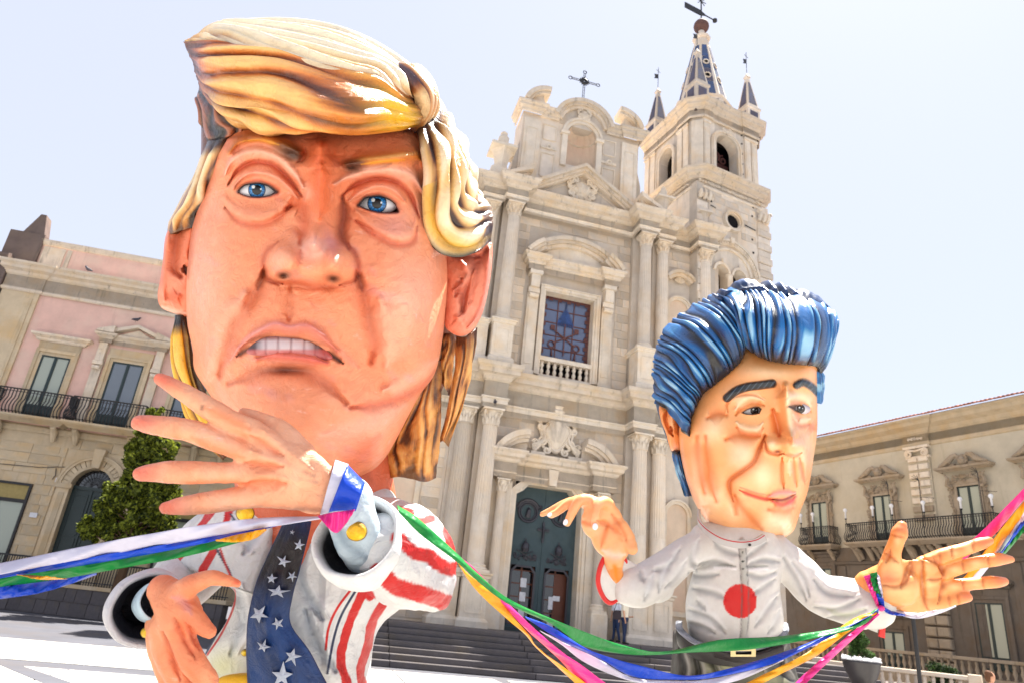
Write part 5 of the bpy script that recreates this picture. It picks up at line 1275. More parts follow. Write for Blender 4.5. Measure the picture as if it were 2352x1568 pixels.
def fuse(parts, voxel=.012, smooth=8, fac=.5):
    """join closed pieces into one continuous skin; returns world verts, quads"""
    V = []; F = []
    for v, f in parts: n = len(V); V += [tuple(q) for q in v]; F += [tuple(i + n for i in q) for q in f]
    me = bpy.data.meshes.new('tmp'); me.from_pydata(V, [], F); o = bpy.data.objects.new('tmp', me); COL.objects.link(o)
    bm = bmesh.new(); bm.from_mesh(me); bmesh.ops.recalc_face_normals(bm, faces=bm.faces); bm.to_mesh(me); bm.free()
    r = o.modifiers.new('r', 'REMESH'); r.mode = 'VOXEL'; r.voxel_size = voxel
    if smooth: s = o.modifiers.new('s', 'SMOOTH'); s.factor = fac; s.iterations = smooth
    dg = bpy.context.evaluated_depsgraph_get(); ev = o.evaluated_get(dg); m2 = ev.to_mesh()
    v = np.zeros(len(m2.vertices) * 3); m2.vertices.foreach_get('co', v); v = v.reshape(-1, 3)
    nr = np.zeros(len(m2.vertices) * 3); m2.vertices.foreach_get('normal', nr); nr = nr.reshape(-1, 3)
    lt_ = np.zeros(len(m2.polygons), int); m2.polygons.foreach_get('loop_total', lt_)
    vi = np.zeros(len(m2.loops), int); m2.loops.foreach_get('vertex_index', vi)
    f = vi.reshape(-1, 4) if (lt_ == 4).all() else None
    if f is None:
        fs = [tuple(p.vertices) for p in m2.polygons]; f = fs
    ev.to_mesh_clear(); bpy.data.objects.remove(o); bpy.data.meshes.remove(me)
    return v, f, nr
class Skin:
    """continuous skin from fused pieces, worked with strokes in drawing coordinates on the side that faces the square"""
    def __init__(s, parts, voxel=.012, smooth=8, base=(.8, .5, .4), fac=.5):
        s.v, s.f, s.n = fuse(parts, voxel, smooth, fac); s.x, s.y, s.d = W2P(s.v)
        vw = CAM - s.v; vw /= np.linalg.norm(vw, axis=1)[:, None]; s.face = (s.n * vw).sum(1)
        s.front = np.clip(s.face * 3 + .5, 0, 1); s.col = np.ones((len(s.v), 3)) * np.array(base)
    def stroke(s, line, w, amt=0, c=None, a=1., taper=True, front=True, sel=None):
        k = stroke_w(s.x, s.y, line, w, taper) * (s.front if front else 1)
        if sel is not None: k = k * sel
        if amt: s.v += s.n * (k * amt)[:, None]
        if c is not None: kk = np.clip(k * a, 0, 1)[:, None]; s.col = s.col * (1 - kk) + np.array(c) * kk
    def paint(s, k, c, a=1.): kk = np.clip(k * a, 0, 1)[:, None]; s.col = s.col * (1 - kk) + np.array(c) * kk
    def push(s, k): s.v += s.n * k[:, None]
    def build(s, name, m, parent, off): return meshobj(name, s.v - off, s.f, m, parent, True, deep(s.col, 1.08))

# ================================================================== BIG FIGURE (papier-mache giant in a striped coat)
VM = vcol('painted_papier_mache', .46, .4, .12, 16, .016, 1.)
VMH = vcol('painted_papier_mache_hair', .36, .5, .3, 14, .018, .5)
VMC = vcol('painted_papier_mache_cloth', .5, .4, .1, 14, .02, .35)
VS = vcol('smooth_painted_shell', .38, .5, .15, 12, .0015)
VSH = vcol('glossy_painted_hair', .34, .5, .2, 16, .004)
VSC = vcol('painted_shell_cloth', .5, .4, .1, 14, .003)
DH = 3.0                                              # depth of the big head
off1 = P(720, 1568, 3.1); off1[2] = 0
BF = empty('carnival_giant', off1); tag(BF, 'huge orange faced papier-mache giant with swept blond hair, striped coat and starred tie', 'carnival figure')
OR1 = srgb(247, 164, 126); OR2 = srgb(238, 122, 76); PKL = srgb(252, 200, 178); DKR = srgb(120, 50, 36); BRN = srgb(92, 52, 34); LIL = srgb(214, 160, 186)
face_ol = [(428, 650), (430, 740), (442, 800), (447, 850), (478, 900), (510, 950), (545, 1005), (590, 1060), (650, 1100), (730, 1118), (800, 1105), (850, 1083), (885, 1050), (912, 1005), (938, 955), (965, 905), (998, 858), (1013, 790), (1022, 720), (1028, 640),
           (1022, 560), (1008, 480), (1000, 400), (975, 310), (900, 255), (720, 235), (560, 255), (490, 310), (472, 370), (458, 450), (438, 540)]
H = Sheet(face_ol, DH + .28, .52, .85, 560, 270, 40, .46, (725, 690), OR1)
X_, Y_ = H.fx, H.fy
nz = fnoise(X_, Y_, 3, 5, .02); H.paint(np.clip(nz * .8 - .1, 0, 1), OR2, .35); H.paint(np.clip(-nz * .8 - .15, 0, 1), PKL, .45)
H.paint(np.clip(fnoise(X_, Y_, 9, 4, .05) - .5, 0, 1), LIL, .35)
# big planes
H.blob(480, 690, 60, 150, .05); H.blob(945, 680, 75, 150, .08); H.blob(935, 690, 60, 90, .02, PKL, .6); H.blob(470, 660, 50, 110, .01, PKL, .55)
H.blob(690, 940, 150, 80, .09); H.blob(680, 950, 70, 40, .015, srgb(222, 150, 120), .7); H.blob(850, 960, 90, 50, .03, PKL, .3, -30)
H.blob(725, 350, 260, 60, .03); H.blob(735, 380, 40, 110, .0, srgb(236, 116, 70), .7)
# eye sockets
for (x, y, w_, h_) in ((600, 440, 92, 58), (862, 470, 92, 58)): H.blob(x, y, w_, h_, -.085)
H.blob(600, 436, 60, 36, .035); H.blob(868, 468, 60, 36, .035)
# brows
H.stroke([(527, 350), (552, 322), (590, 312), (645, 328), (688, 352)], 15, .07, srgb(206, 122, 44), .95)
H.stroke([(538, 352), (580, 336), (630, 345), (668, 366)], 8, -.01, srgb(232, 150, 120), .6)
H.blob(660, 344, 42, 20, .02, srgb(112, 74, 44), .95, 22, 1.6); H.blob(672, 356, 25, 15, 0, srgb(92, 66, 56), .95, 20, 1.6); H.stroke([(700, 340), (700, 362), (684, 374)], 6, -.02, srgb(170, 74, 44), .7)
H.stroke([(560, 325), (600, 322), (640, 333)], 5, .008, srgb(236, 170, 50), .8)
H.stroke([(793, 378), (845, 370), (905, 362), (957, 360), (977, 384)], 18, .075, srgb(206, 122, 54), .95); H.stroke([(970, 372), (982, 400), (984, 430)], 10, .03, srgb(226, 130, 86), .6)
H.stroke([(800, 370), (870, 362), (960, 352)], 4, .006, srgb(244, 196, 130), .9); H.blob(814, 380, 32, 17, 0, srgb(92, 62, 50), .97, 0, 1.8); H.stroke([(800, 386), (850, 388), (900, 376)], 6, -.012, BRN, .6)
H.stroke([(830, 378), (880, 372), (930, 368)], 4, .004, srgb(238, 168, 44), .8)
# lids: folds above the eyes
for L in ([(517, 400), (530, 372), (560, 350), (600, 346), (645, 366), (682, 405), (696, 432)], [(769, 424), (800, 406), (850, 394), (900, 392), (945, 404), (972, 440)]):
    H.stroke(L, 11, .03, PKL, .75)
for L in ([(525, 424), (548, 392), (585, 374), (630, 382), (668, 418), (694, 452)], [(786, 450), (812, 428), (860, 412), (905, 418), (940, 446), (962, 500)]):
    H.stroke(L, 7, -.03, srgb(196, 80, 56), .8)
for L in ([(536, 432), (560, 404), (596, 396), (636, 408), (668, 436), (684, 456)], [(802, 462), (830, 440), (868, 428), (902, 436), (930, 462)]):
    H.stroke(L, 8, .028, srgb(246, 170, 148), .55)
H.stroke([(690, 420), (708, 440), (700, 462)], 12, .02, PKL, .4)
# nose
H.stroke([(738, 340), (738, 420), (732, 500), (722, 560)], 38, .13, None); H.stroke([(738, 380), (738, 440), (734, 500)], 20, .05, srgb(240, 116, 66), .6)
H.blob(716, 590, 74, 62, .16, None, p=2.0); H.blob(645, 602, 40, 42, .12, None, p=2.2); H.blob(786, 610, 36, 42, .13, None, p=2.2)
H.stroke([(640, 555), (612, 580), (604, 610), (614, 640), (640, 655)], 7, -.01, srgb(196, 92, 62), .75); H.stroke([(800, 560), (818, 590), (824, 618), (816, 645)], 8, -.01, srgb(170, 78, 66), .75)  # shading round the nose wings painted into the skin colour
H.stroke([(625, 650), (690, 652), (720, 660), (790, 660)], 9, 0, srgb(196, 98, 66), .7)
H.blob(716, 655, 80, 12, -.04)
H.blob(722, 572, 36, 26, 0, srgb(250, 208, 196), .8); H.blob(760, 560, 14, 34, 0, LIL, .35, -20); H.blob(640, 600, 20, 20, 0, srgb(248, 190, 160), .6); H.stroke([(690, 575), (684, 610)], 7, -.012, srgb(214, 120, 110), .4)
H.stroke([(660, 480), (690, 470), (700, 510), (690, 560)], 16, -.03, srgb(200, 84, 50), .55); H.stroke([(786, 455), (790, 495), (784, 540), (800, 572)], 13, -.04, srgb(128, 48, 46), .7)
H.stroke([(607, 610), (612, 640), (650, 652)], 6, -.02, srgb(176, 84, 60), .6); H.stroke([(818, 620), (815, 645), (780, 655)], 6, -.02, srgb(160, 76, 60), .6)
H.blob(652, 633, 15, 9, -.08, srgb(40, 18, 16), .95); H.blob(766, 640, 16, 9, -.08, srgb(34, 16, 14), .95, 8)
# folds from nose to mouth
for L in ([(608, 622), (596, 665), (566, 715), (537, 760), (521, 815), (505, 860)], [(822, 630), (838, 680), (850, 741), (860, 789), (852, 830)]):
    H.stroke(L, 22, -.026, srgb(216, 116, 82), .6); H.stroke(L, 8, -.003, srgb(180, 92, 64), .3); H.stroke([(x + (-34 if x < 700 else 36), y + 10) for x, y in L[1:]], 30, .028, srgb(250, 190, 164), .5)
H.stroke([(822, 628), (832, 668)], 9, -.004, srgb(130, 76, 66), .6); H.stroke([(606, 622), (592, 665)], 9, -.004, srgb(110, 60, 44), .6)
# bags under the eyes
for L in ([(517, 478), (550, 508), (600, 516), (640, 500), (668, 474)], [(817, 508), (855, 535), (905, 560), (948, 555), (958, 520)]):
    H.stroke(L, 8, -.02, srgb(214, 104, 76), .6); H.stroke([(x, y - 22) for x, y in L], 16, .02, srgb(246, 172, 140), .5)
H.blob(905, 520, 45, 26, .012, srgb(242, 178, 170), .5)
# muzzle, lips, teeth gap
H.blob(672, 730, 130, 90, .06); H.stroke([(668, 662), (664, 735)], 13, -.02, srgb(206, 120, 90), .4)
H.stroke([(548, 798), (590, 766), (633, 750), (665, 758), (705, 755), (745, 778), (775, 806)], 13, .045, srgb(232, 136, 122), .75); H.stroke([(515, 840), (535, 815), (555, 795)], 10, .008, srgb(236, 150, 130), .5); H.stroke([(770, 800), (800, 826), (824, 846)], 10, .008, srgb(236, 150, 130), .5)
H.stroke([(530, 826), (560, 782), (601, 755), (633, 742), (665, 750), (705, 746), (748, 770)], 4, .006, srgb(246, 176, 170), .7)
H.stroke([(590, 824), (625, 816), (665, 819), (705, 823), (752, 834)], 13, .055, srgb(226, 118, 108), .9); H.stroke([(600, 830), (660, 830), (720, 836)], 4, 0, srgb(240, 170, 150), .5)
H.stroke([(525, 880), (560, 868), (612, 850), (685, 850), (740, 872), (795, 925)], 17, -.022, srgb(196, 110, 84), .65); H.blob(655, 850, 46, 9, -.02, srgb(96, 46, 38), .85)
mouth = [(580, 800), (608, 786), (640, 781), (685, 782), (722, 794), (752, 813), (730, 811), (690, 804), (650, 800), (606, 802)]
H.stroke([(584, 796), (562, 806), (544, 818)], 6, -.015, srgb(70, 30, 30), .9); H.stroke([(744, 806), (765, 818), (788, 834)], 6, -.015, srgb(50, 22, 24), .95)
wm = softpoly(X_, Y_, mouth, 4.); H.stroke([(580, 798), (608, 784), (640, 779), (685, 780), (722, 792), (756, 814)], 5, 0, srgb(96, 40, 40), .9); H.push(np.clip(wm * 2 - .8, 0, 1), -.09); H.paint(np.clip(wm * 2.4 - .6, 0, 1), srgb(44, 20, 20), .95)
# jaw, jowls
H.stroke([(500, 880), (520, 950), (580, 1010)], 30, .02, srgb(240, 168, 146), .4)
H.stroke([(1000, 850), (961, 893), (880, 925), (805, 935)], 12, -.02, srgb(206, 100, 76), .6); H.stroke([(1005, 825), (950, 868), (880, 895)], 16, .03, PKL, .4); H.stroke([(930, 930), (880, 960), (810, 985), (740, 1000)], 20, .02, srgb(248, 190, 170), .5)
H.stroke([(870, 1000), (820, 1050), (780, 1085)], 26, 0, srgb(222, 110, 82), .5); H.stroke([(860, 540), (840, 520), (800, 500)], 6, -.006, srgb(210, 100, 80), .3)
H.blob(640, 900, 60, 24, 0, srgb(206, 130, 100), .5); H.blob(760, 1010, 60, 30, 0, srgb(250, 196, 176), .4)
H.stroke([(480, 330), (520, 310), (600, 300), (760, 298), (960, 300), (985, 330)], 24, 0, srgb(196, 104, 66), .5); H.stroke([(500, 320), (700, 300), (960, 302)], 10, 0, srgb(120, 64, 46), .5)  # shade below the hair painted across the forehead
H.stroke([(1000, 420), (1006, 500), (1015, 580)], 14, 0, srgb(186, 86, 70), .5); H.stroke([(500, 360), (470, 450), (440, 540), (432, 640)], 10, 0, srgb(190, 84, 56), .5)
H.push(fnoise(X_, Y_, 21, 4, .045), .004); H.push(fnoise(X_, Y_, 22, 3, .16), .0018)
# eye openings
eyeL = [(547, 441), (560, 428), (578, 424), (598, 423), (618, 429), (635, 442), (620, 450), (598, 453), (575, 452), (558, 447)]
eyeR = [(823, 473), (838, 456), (855, 453), (872, 452), (893, 460), (906, 470), (915, 487), (895, 489), (868, 488), (842, 481)]
for E_, L in ((eyeL, 1), (eyeR, -1)):
    we = softpoly(X_, Y_, E_, 5.); H.stroke(E_ + [E_[0]], 7, .012, srgb(206, 110, 96), .5); 
    H.push(np.clip(we * 2 - .75, 0, 1), -.10); H.paint(np.clip(we * 2.2 - .35, 0, 1), srgb(38, 20, 22), .95)
    H.stroke(E_[:6], 5.0, .008, srgb(24, 22, 26), .98, False); H.stroke(E_[5:] + [E_[0]], 3.0, .004, srgb(90, 44, 44), .8, False)
H.build('face', VM, BF, off1)
def eyeball(parent, off, cx, cy, rx, ry, depth, ix, iy, ir, iris, pup=.5, m=VS, white=srgb(222, 222, 228), hl=(-.45, -.4), bulge=.05):
    S_ = Sheet([(cx + rx * math.cos(a), cy + ry * math.sin(a)) for a in np.linspace(0, 6.28, 24, endpoint=False)], depth, bulge, .03, 140, 60, 6, .5, (cx, cy), white)
    x, y = S_.fx, S_.fy; r = np.hypot(x - ix, y - iy) / ir; an = np.arctan2(y - iy, x - ix)
    S_.paint(np.clip((np.hypot((x - cx) / rx, (y - cy) / ry) - .55) * 2, 0, 1), srgb(170, 140, 150), .7)
    S_.paint((r < 1.12) * 1., np.array(iris) * .12); c2 = np.array(iris); S_.paint((r < 1.0) * (.75 + .25 * np.sin(an * 17)), c2); S_.paint((r < .75) * (.5 + .5 * np.sin(an * 11 + 1)), np.minimum(c2 * 2.2 + .05, 1), .6)
    S_.paint(np.clip((pup - r) * 20, 0, 1), srgb(14, 14, 18))
    S_.paint((np.hypot((x - ix) / ir - hl[0], (y - iy) / ir - hl[1]) < .22) * 1., (.85, .9, .95)); S_.paint((np.hypot((x - ix) / ir - .5, (y - iy) / ir + .1) < .12) * 1., (.7, .8, .9))  # catchlights painted on the eye as pale dots
    return S_.build('eye', m, parent, off)
eyeball(BF, off1, 592, 437, 52, 26, H.depth(592, 410) + .055, 590, 437, 18, srgb(60, 130, 196), .66, bulge=.05)
eyeball(BF, off1, 866, 470, 49, 25, H.depth(869, 436) + .055, 866, 468, 20, srgb(56, 126, 194), .62, bulge=.05)
T_ = Sheet([(566, 806), (600, 778), (660, 768), (720, 782), (764, 818), (740, 828), (660, 816), (590, 816)], H.depth(665, 757) + .085, .05, .02, 200, 50, 6, .5, (662, 800), srgb(214, 200, 204))
for x in (588, 612, 640, 670, 700, 726, 748): T_.stroke([(x, 770), (x - 2, 830)], 3.2, -.006, srgb(160, 130, 136), .5)
T_.paint(np.clip((T_.fx - 706) / 34, 0, 1) + np.clip((606 - T_.fx) / 26, 0, 1), srgb(40, 20, 24), .95); T_.paint(np.clip((784 - T_.fy) / 8, 0, 1), srgb(120, 70, 74), .7)
T_.paint(np.clip((T_.fy - 799) / 6, 0, 1), srgb(206, 112, 110), .8)
T_.build('teeth', VS, BF, off1)
# ears
def ear(ol, d, zf, c, strokes, parent, off, m, base, name='ear'):
    E_ = Sheet(ol, d, zf, .1, 260, 90, 12, .5, c, base)
    E_.paint(np.clip(fnoise(E_.fx, E_.fy, 5, 4, .03) * .7, 0, 1), PKL, .4)
    for L, w_, a, cc, al in strokes: E_.stroke(L, w_, a, cc, al, True)
    E_.push(fnoise(E_.fx, E_.fy, 31, 3, .06), .003)
    return E_.build(name, m, parent, off)
ear([(446, 478), (420, 494), (396, 512), (380, 545), (374, 600), (368, 640), (362, 680), (370, 706), (400, 720), (436, 728), (450, 700), (452, 600), (456, 520)], DH + .36, .10, (412, 610),
    [([(432, 508), (412, 530), (404, 580), (402, 620), (416, 636)], 14, -.035, srgb(190, 92, 60), .85), ([(424, 612), (428, 628)], 9, -.03, srgb(80, 30, 22), .95), ([(440, 520), (436, 548), (428, 580), (432, 600)], 12, .03, srgb(242, 140, 104), .5), ([(388, 520), (380, 570), (374, 640), (378, 690)], 8, .02, srgb(240, 140, 110), .6), ([(388, 690), (410, 680)], 16, .02, srgb(228, 106, 76), .6), ([(372, 705), (400, 716), (428, 720)], 7, 0, PKL, .8)],
    BF, off1, VM, srgb(240, 146, 112))
ear([(1012, 590), (1040, 580), (1085, 568), (1126, 556), (1131, 585), (1126, 640), (1116, 690), (1106, 725), (1088, 756), (1062, 772), (1036, 764), (1020, 740), (1014, 660)], DH + .36, .10, (1066, 660),
    [([(1118, 575), (1092, 610), (1078, 650), (1066, 690), (1062, 715)], 15, -.032, srgb(178, 92, 74), .85), ([(1060, 600), (1078, 625), (1064, 650), (1042, 668)], 11, .03, srgb(244, 164, 138), .6), ([(1060, 640), (1046, 680)], 9, -.015, srgb(170, 80, 60), .7), ([(1090, 620), (1080, 660), (1072, 700)], 5, .02, srgb(220, 130, 100), .6), ([(1124, 570), (1120, 650), (1104, 715), (1076, 752)], 8, .03, srgb(244, 160, 146), .7), ([(1050, 730), (1060, 740)], 18, .03, srgb(244, 156, 130), .6), ([(1040, 590), (1100, 590)], 9, -.02, srgb(130, 70, 70), .6)],
    BF, off1, VM, srgb(240, 150, 122))
# neck
nk = Skin([capsule([(720, 1060, DH + .45, 175), (735, 1140, DH + .45, 170), (745, 1220, DH + .45, 175)], 28)], .03, 6, srgb(222, 120, 88)); nk.stroke([(820, 1085), (850, 1100)], 16, 0, srgb(150, 80, 50), .5); nk.build('neck', VM, BF, off1)

# ---- hair
HL = srgb(244, 226, 188); HY = srgb(240, 186, 80); HO = srgb(216, 140, 78); HB = srgb(136, 78, 46); HD = srgb(62, 44, 42); HV = srgb(150, 128, 160)
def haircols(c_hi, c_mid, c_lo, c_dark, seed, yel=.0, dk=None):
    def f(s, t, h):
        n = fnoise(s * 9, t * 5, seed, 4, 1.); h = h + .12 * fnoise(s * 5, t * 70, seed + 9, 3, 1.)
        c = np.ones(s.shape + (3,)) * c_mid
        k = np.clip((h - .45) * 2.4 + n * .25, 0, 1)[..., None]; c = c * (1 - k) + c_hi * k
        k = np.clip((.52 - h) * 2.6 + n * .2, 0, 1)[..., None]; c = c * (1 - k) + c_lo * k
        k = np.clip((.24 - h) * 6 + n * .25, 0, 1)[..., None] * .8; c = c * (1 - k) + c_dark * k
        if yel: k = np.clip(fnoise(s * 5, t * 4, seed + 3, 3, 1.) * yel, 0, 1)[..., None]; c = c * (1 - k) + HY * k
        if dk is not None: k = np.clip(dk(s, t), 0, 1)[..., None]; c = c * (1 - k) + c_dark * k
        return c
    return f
def ridges(K, seed, warp=.35, sharp=1.4):
    r = np.random.default_rng(seed); ph = r.uniform(0, 6.28, 5)
    def f(s, t):
        w_ = t * K + warp * (np.sin(s * 4 + ph[0]) + .6 * np.sin(s * 9 + t * 5 + ph[1]) + .5 * np.sin(t * 11 + ph[2]))
        a = np.abs(np.sin(w_ * math.pi)) ** sharp
        b = .5 + .5 * np.sin(w_ * math.pi * 3.3 + s * 3 + ph[3])
        e = np.clip(np.minimum(s, 1 - s) * 7, .15, 1)
        return (a * .8 + b * .2) * e
    return f
D_ = DH
# under-volume (back of the head)
HBk = Sheet([(456, 215), (470, 160), (540, 110), (700, 92), (860, 120), (980, 190), (1040, 280), (1075, 380), (1095, 470), (1110, 560), (1070, 700), (1040, 820), (960, 950), (640, 1000), (470, 860), (430, 700), (410, 560), (455, 400), (462, 300)], D_ + .62, .22, .75, 240, 60, 30, .5, (760, 480), HB)
HBk.paint(np.clip(fnoise(HBk.fx, HBk.fy, 8, 4, .05) + .3, 0, 1), HD, .6); HBk.build('hair_back', VMH, BF, off1)
# front roll (orange brown, strands swirl from the tip down under and across)
front = [[(424, 96, D_ + .02), (505, 96, D_ - .22), (574, 112, D_ - .30), (654, 130, D_ - .34), (749, 156, D_ - .36), (800, 166, D_ - .34), (866, 172, D_ - .28), (920, 214, D_ - .18), (960, 226, D_ - .02)],
         [(428, 112, D_ + .03), (495, 130, D_ - .20), (560, 150, D_ - .31), (650, 165, D_ - .37), (750, 190, D_ - .40), (820, 200, D_ - .38), (880, 214, D_ - .30), (930, 236, D_ - .18), (968, 240, D_ - .02)],
         [(440, 135, D_ + .04), (480, 165, D_ - .16), (530, 190, D_ - .27), (620, 205, D_ - .36), (740, 225, D_ - .47), (830, 235, D_ - .45), (900, 246, D_ - .30), (945, 258, D_ - .16), (978, 255, D_ - .0)],
         [(448, 165, D_ + .06), (480, 200, D_ - .10), (530, 232, D_ - .22), (610, 245, D_ - .31), (730, 262, D_ - .46), (830, 270, D_ - .45), (905, 272, D_ - .26), (950, 275, D_ - .12), (982, 272, D_ + .03)],
         [(458, 196, D_ + .10), (488, 232, D_ - .0), (545, 262, D_ - .14), (620, 285, D_ - .28), (720, 292, D_ - .36), (810, 302, D_ - .36), (890, 296, D_ - .24), (945, 290, D_ - .04), (980, 288, D_ + .08)],
         [(470, 222, D_ + .2), (510, 250, D_ + .15), (570, 270, D_ + .08), (640, 285, D_ + .0), (720, 284, D_ - .02), (810, 290, D_ + .0), (890, 284, D_ + .05), (945, 280, D_ + .12), (978, 282, D_ + .2)]]
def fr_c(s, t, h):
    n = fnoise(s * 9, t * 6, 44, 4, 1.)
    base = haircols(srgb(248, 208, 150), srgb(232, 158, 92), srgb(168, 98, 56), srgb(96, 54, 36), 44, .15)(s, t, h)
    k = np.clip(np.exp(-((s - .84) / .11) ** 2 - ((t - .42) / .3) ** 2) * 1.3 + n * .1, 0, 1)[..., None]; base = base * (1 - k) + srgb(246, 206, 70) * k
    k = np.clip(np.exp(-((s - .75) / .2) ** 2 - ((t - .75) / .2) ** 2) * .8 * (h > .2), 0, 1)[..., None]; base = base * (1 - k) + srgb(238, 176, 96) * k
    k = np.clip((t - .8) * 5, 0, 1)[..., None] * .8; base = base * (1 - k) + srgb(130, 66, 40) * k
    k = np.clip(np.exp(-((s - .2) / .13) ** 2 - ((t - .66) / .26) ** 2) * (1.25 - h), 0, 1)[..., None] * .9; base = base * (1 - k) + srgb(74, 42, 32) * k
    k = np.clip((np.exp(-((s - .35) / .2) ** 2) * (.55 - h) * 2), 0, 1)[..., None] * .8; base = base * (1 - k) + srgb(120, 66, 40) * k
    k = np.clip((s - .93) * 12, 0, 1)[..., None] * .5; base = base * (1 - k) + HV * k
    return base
rf1 = ridges(6.0, 4, .45, 1.1)
def front_r(s, t):
    sw = np.exp(-((s - .28) / .2) ** 2)
    r1 = rf1(s, t) * (.45 + .9 * sw) + .12 * fnoise(s * 7, t * 40, 3, 3, 1.)
    r2 = .5 + .5 * np.sin(s * 46 + t * 7 + 2 * np.sin(t * 4)); 
    return r1 + sw * .55 * np.clip(t * 1.6 - .3, 0, 1) * r2
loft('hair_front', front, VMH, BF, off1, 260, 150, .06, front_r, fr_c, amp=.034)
# swept top
top = [[(424, 95, D_ + .02), (505, 94, D_ - .22), (574, 110, D_ - .30), (654, 127, D_ - .35), (749, 154, D_ - .38), (800, 163, D_ - .36), (866, 168, D_ - .3), (912, 208, D_ - .22), (945, 226, D_ - .1)],
       [(430, 94, D_ + .04), (500, 86, D_ - .16), (590, 100, D_ - .24), (690, 120, D_ - .28), (800, 146, D_ - .28), (866, 160, D_ - .24), (920, 198, D_ - .15), (960, 230, D_ - .02)],
       [(438, 94, D_ + .10), (505, 82, D_ - .02), (610, 90, D_ - .08), (720, 108, D_ - .12), (820, 134, D_ - .10), (890, 166, D_ - .05), (940, 200, D_ + .02), (976, 232, D_ + .1)],
       [(446, 86, D_ + .2), (512, 72, D_ + .15), (640, 68, D_ + .1), (740, 78, D_ + .1), (820, 102, D_ + .12), (890, 138, D_ + .16), (942, 176, D_ + .2), (990, 221, D_ + .26)],
       [(470, 96, D_ + .4), (540, 78, D_ + .4), (650, 72, D_ + .4), (740, 84, D_ + .42), (820, 112, D_ + .45), (890, 150, D_ + .48), (940, 186, D_ + .5), (990, 236, D_ + .5)]]
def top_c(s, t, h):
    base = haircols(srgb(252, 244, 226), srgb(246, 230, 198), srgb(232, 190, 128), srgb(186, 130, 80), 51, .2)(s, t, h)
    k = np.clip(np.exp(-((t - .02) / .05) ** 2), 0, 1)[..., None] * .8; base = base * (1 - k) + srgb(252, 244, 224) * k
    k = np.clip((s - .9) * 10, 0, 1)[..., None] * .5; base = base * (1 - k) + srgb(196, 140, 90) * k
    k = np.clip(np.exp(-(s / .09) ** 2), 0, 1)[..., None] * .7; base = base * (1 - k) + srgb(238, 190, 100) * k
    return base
def top_r(s, t):
    w_ = t * 5.2 + s * 2.6 + .3 * np.sin(s * 6)
    saw = (w_ % 1.0); r = np.where(saw < .75, saw / .75, (1 - saw) / .25)
    return (r ** .8) * np.clip(t * 8, .1, 1) * np.clip(np.minimum(s, 1 - s) * 8, .1, 1) + .12 * np.sin(w_ * 19)
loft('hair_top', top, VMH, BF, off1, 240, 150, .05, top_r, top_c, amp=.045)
# knot of hair at the right where the sweep starts
kn = [[(900, 140, D_ + .0), (935, 160, D_ - .08), (958, 185, D_ - .12), (975, 215, D_ - .12), (978, 250, D_ - .08), (962, 290, D_ + .0), (952, 306, D_ + .05)],
      [(920, 150, D_ + .08), (950, 160, D_ + .0), (975, 185, D_ - .04), (990, 215, D_ - .04), (990, 250, D_ + .0), (974, 280, D_ + .05), (964, 300, D_ + .1)],
      [(935, 156, D_ + .2), (962, 156, D_ + .16), (984, 178, D_ + .14), (998, 208, D_ + .14), (1003, 245, D_ + .14), (992, 268, D_ + .16), (985, 290, D_ + .2)]]
loft('hair_knot', kn, VMH, BF, off1, 120, 60, .05, ridges(3, 61, .2), haircols(srgb(240, 214, 176), srgb(206, 150, 96), srgb(140, 92, 70), srgb(84, 66, 84), 61, .2), amp=.02)
# wavy locks over the right ear
side = [[(954, 298, D_ + .06), (972, 350, D_ + .0), (982, 410, D_ - .02), (977, 470, D_ - .0), (984, 530, D_ + .02), (1008, 570, D_ + .03), (1048, 584, D_ + .06), (1090, 572, D_ + .14), (1126, 556, D_ + .26)],
        [(962, 288, D_ + .04), (990, 345, D_ - .05), (1002, 400, D_ - .08), (1002, 455, D_ - .08), (1012, 505, D_ - .06), (1034, 540, D_ - .02), (1066, 548, D_ + .04), (1102, 540, D_ + .14), (1130, 530, D_ + .26)],
        [(972, 274, D_ + .08), (1012, 330, D_ + .0), (1030, 380, D_ - .04), (1036, 430, D_ - .05), (1040, 472, D_ - .04), (1056, 502, D_ + .0), (1078, 512, D_ + .06), (1104, 508, D_ + .16), (1127, 500, D_ + .28)],
        [(984, 256, D_ + .16), (1030, 312, D_ + .12), (1052, 358, D_ + .1), (1066, 410, D_ + .1), (1070, 446, D_ + .1), (1080, 474, D_ + .12), (1094, 480, D_ + .18), (1110, 476, D_ + .24), (1122, 474, D_ + .32)],
        [(996, 242, D_ + .3), (1042, 300, D_ + .3), (1064, 350, D_ + .3), (1082, 405, D_ + .3), (1090, 440, D_ + .32), (1100, 462, D_ + .34), (1108, 466, D_ + .36), (1114, 466, D_ + .38), (1120, 468, D_ + .4)],
        [(1000, 262, D_ + .5), (1040, 312, D_ + .5), (1060, 360, D_ + .5), (1078, 412, D_ + .5), (1088, 444, D_ + .5), (1098, 466, D_ + .5), (1106, 470, D_ + .52), (1112, 470, D_ + .52), (1116, 472, D_ + .52)]]
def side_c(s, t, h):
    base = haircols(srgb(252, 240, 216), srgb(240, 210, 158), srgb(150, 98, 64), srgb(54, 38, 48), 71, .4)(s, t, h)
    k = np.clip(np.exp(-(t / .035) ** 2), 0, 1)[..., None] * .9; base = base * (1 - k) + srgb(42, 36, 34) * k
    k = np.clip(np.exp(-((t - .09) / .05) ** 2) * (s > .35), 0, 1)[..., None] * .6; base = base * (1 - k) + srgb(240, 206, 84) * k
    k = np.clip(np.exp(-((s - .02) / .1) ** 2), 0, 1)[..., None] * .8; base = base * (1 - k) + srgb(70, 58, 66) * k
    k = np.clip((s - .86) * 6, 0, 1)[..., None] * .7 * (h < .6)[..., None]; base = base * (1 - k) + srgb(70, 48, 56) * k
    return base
rs1 = ridges(6.5, 72, .3, 1.1)
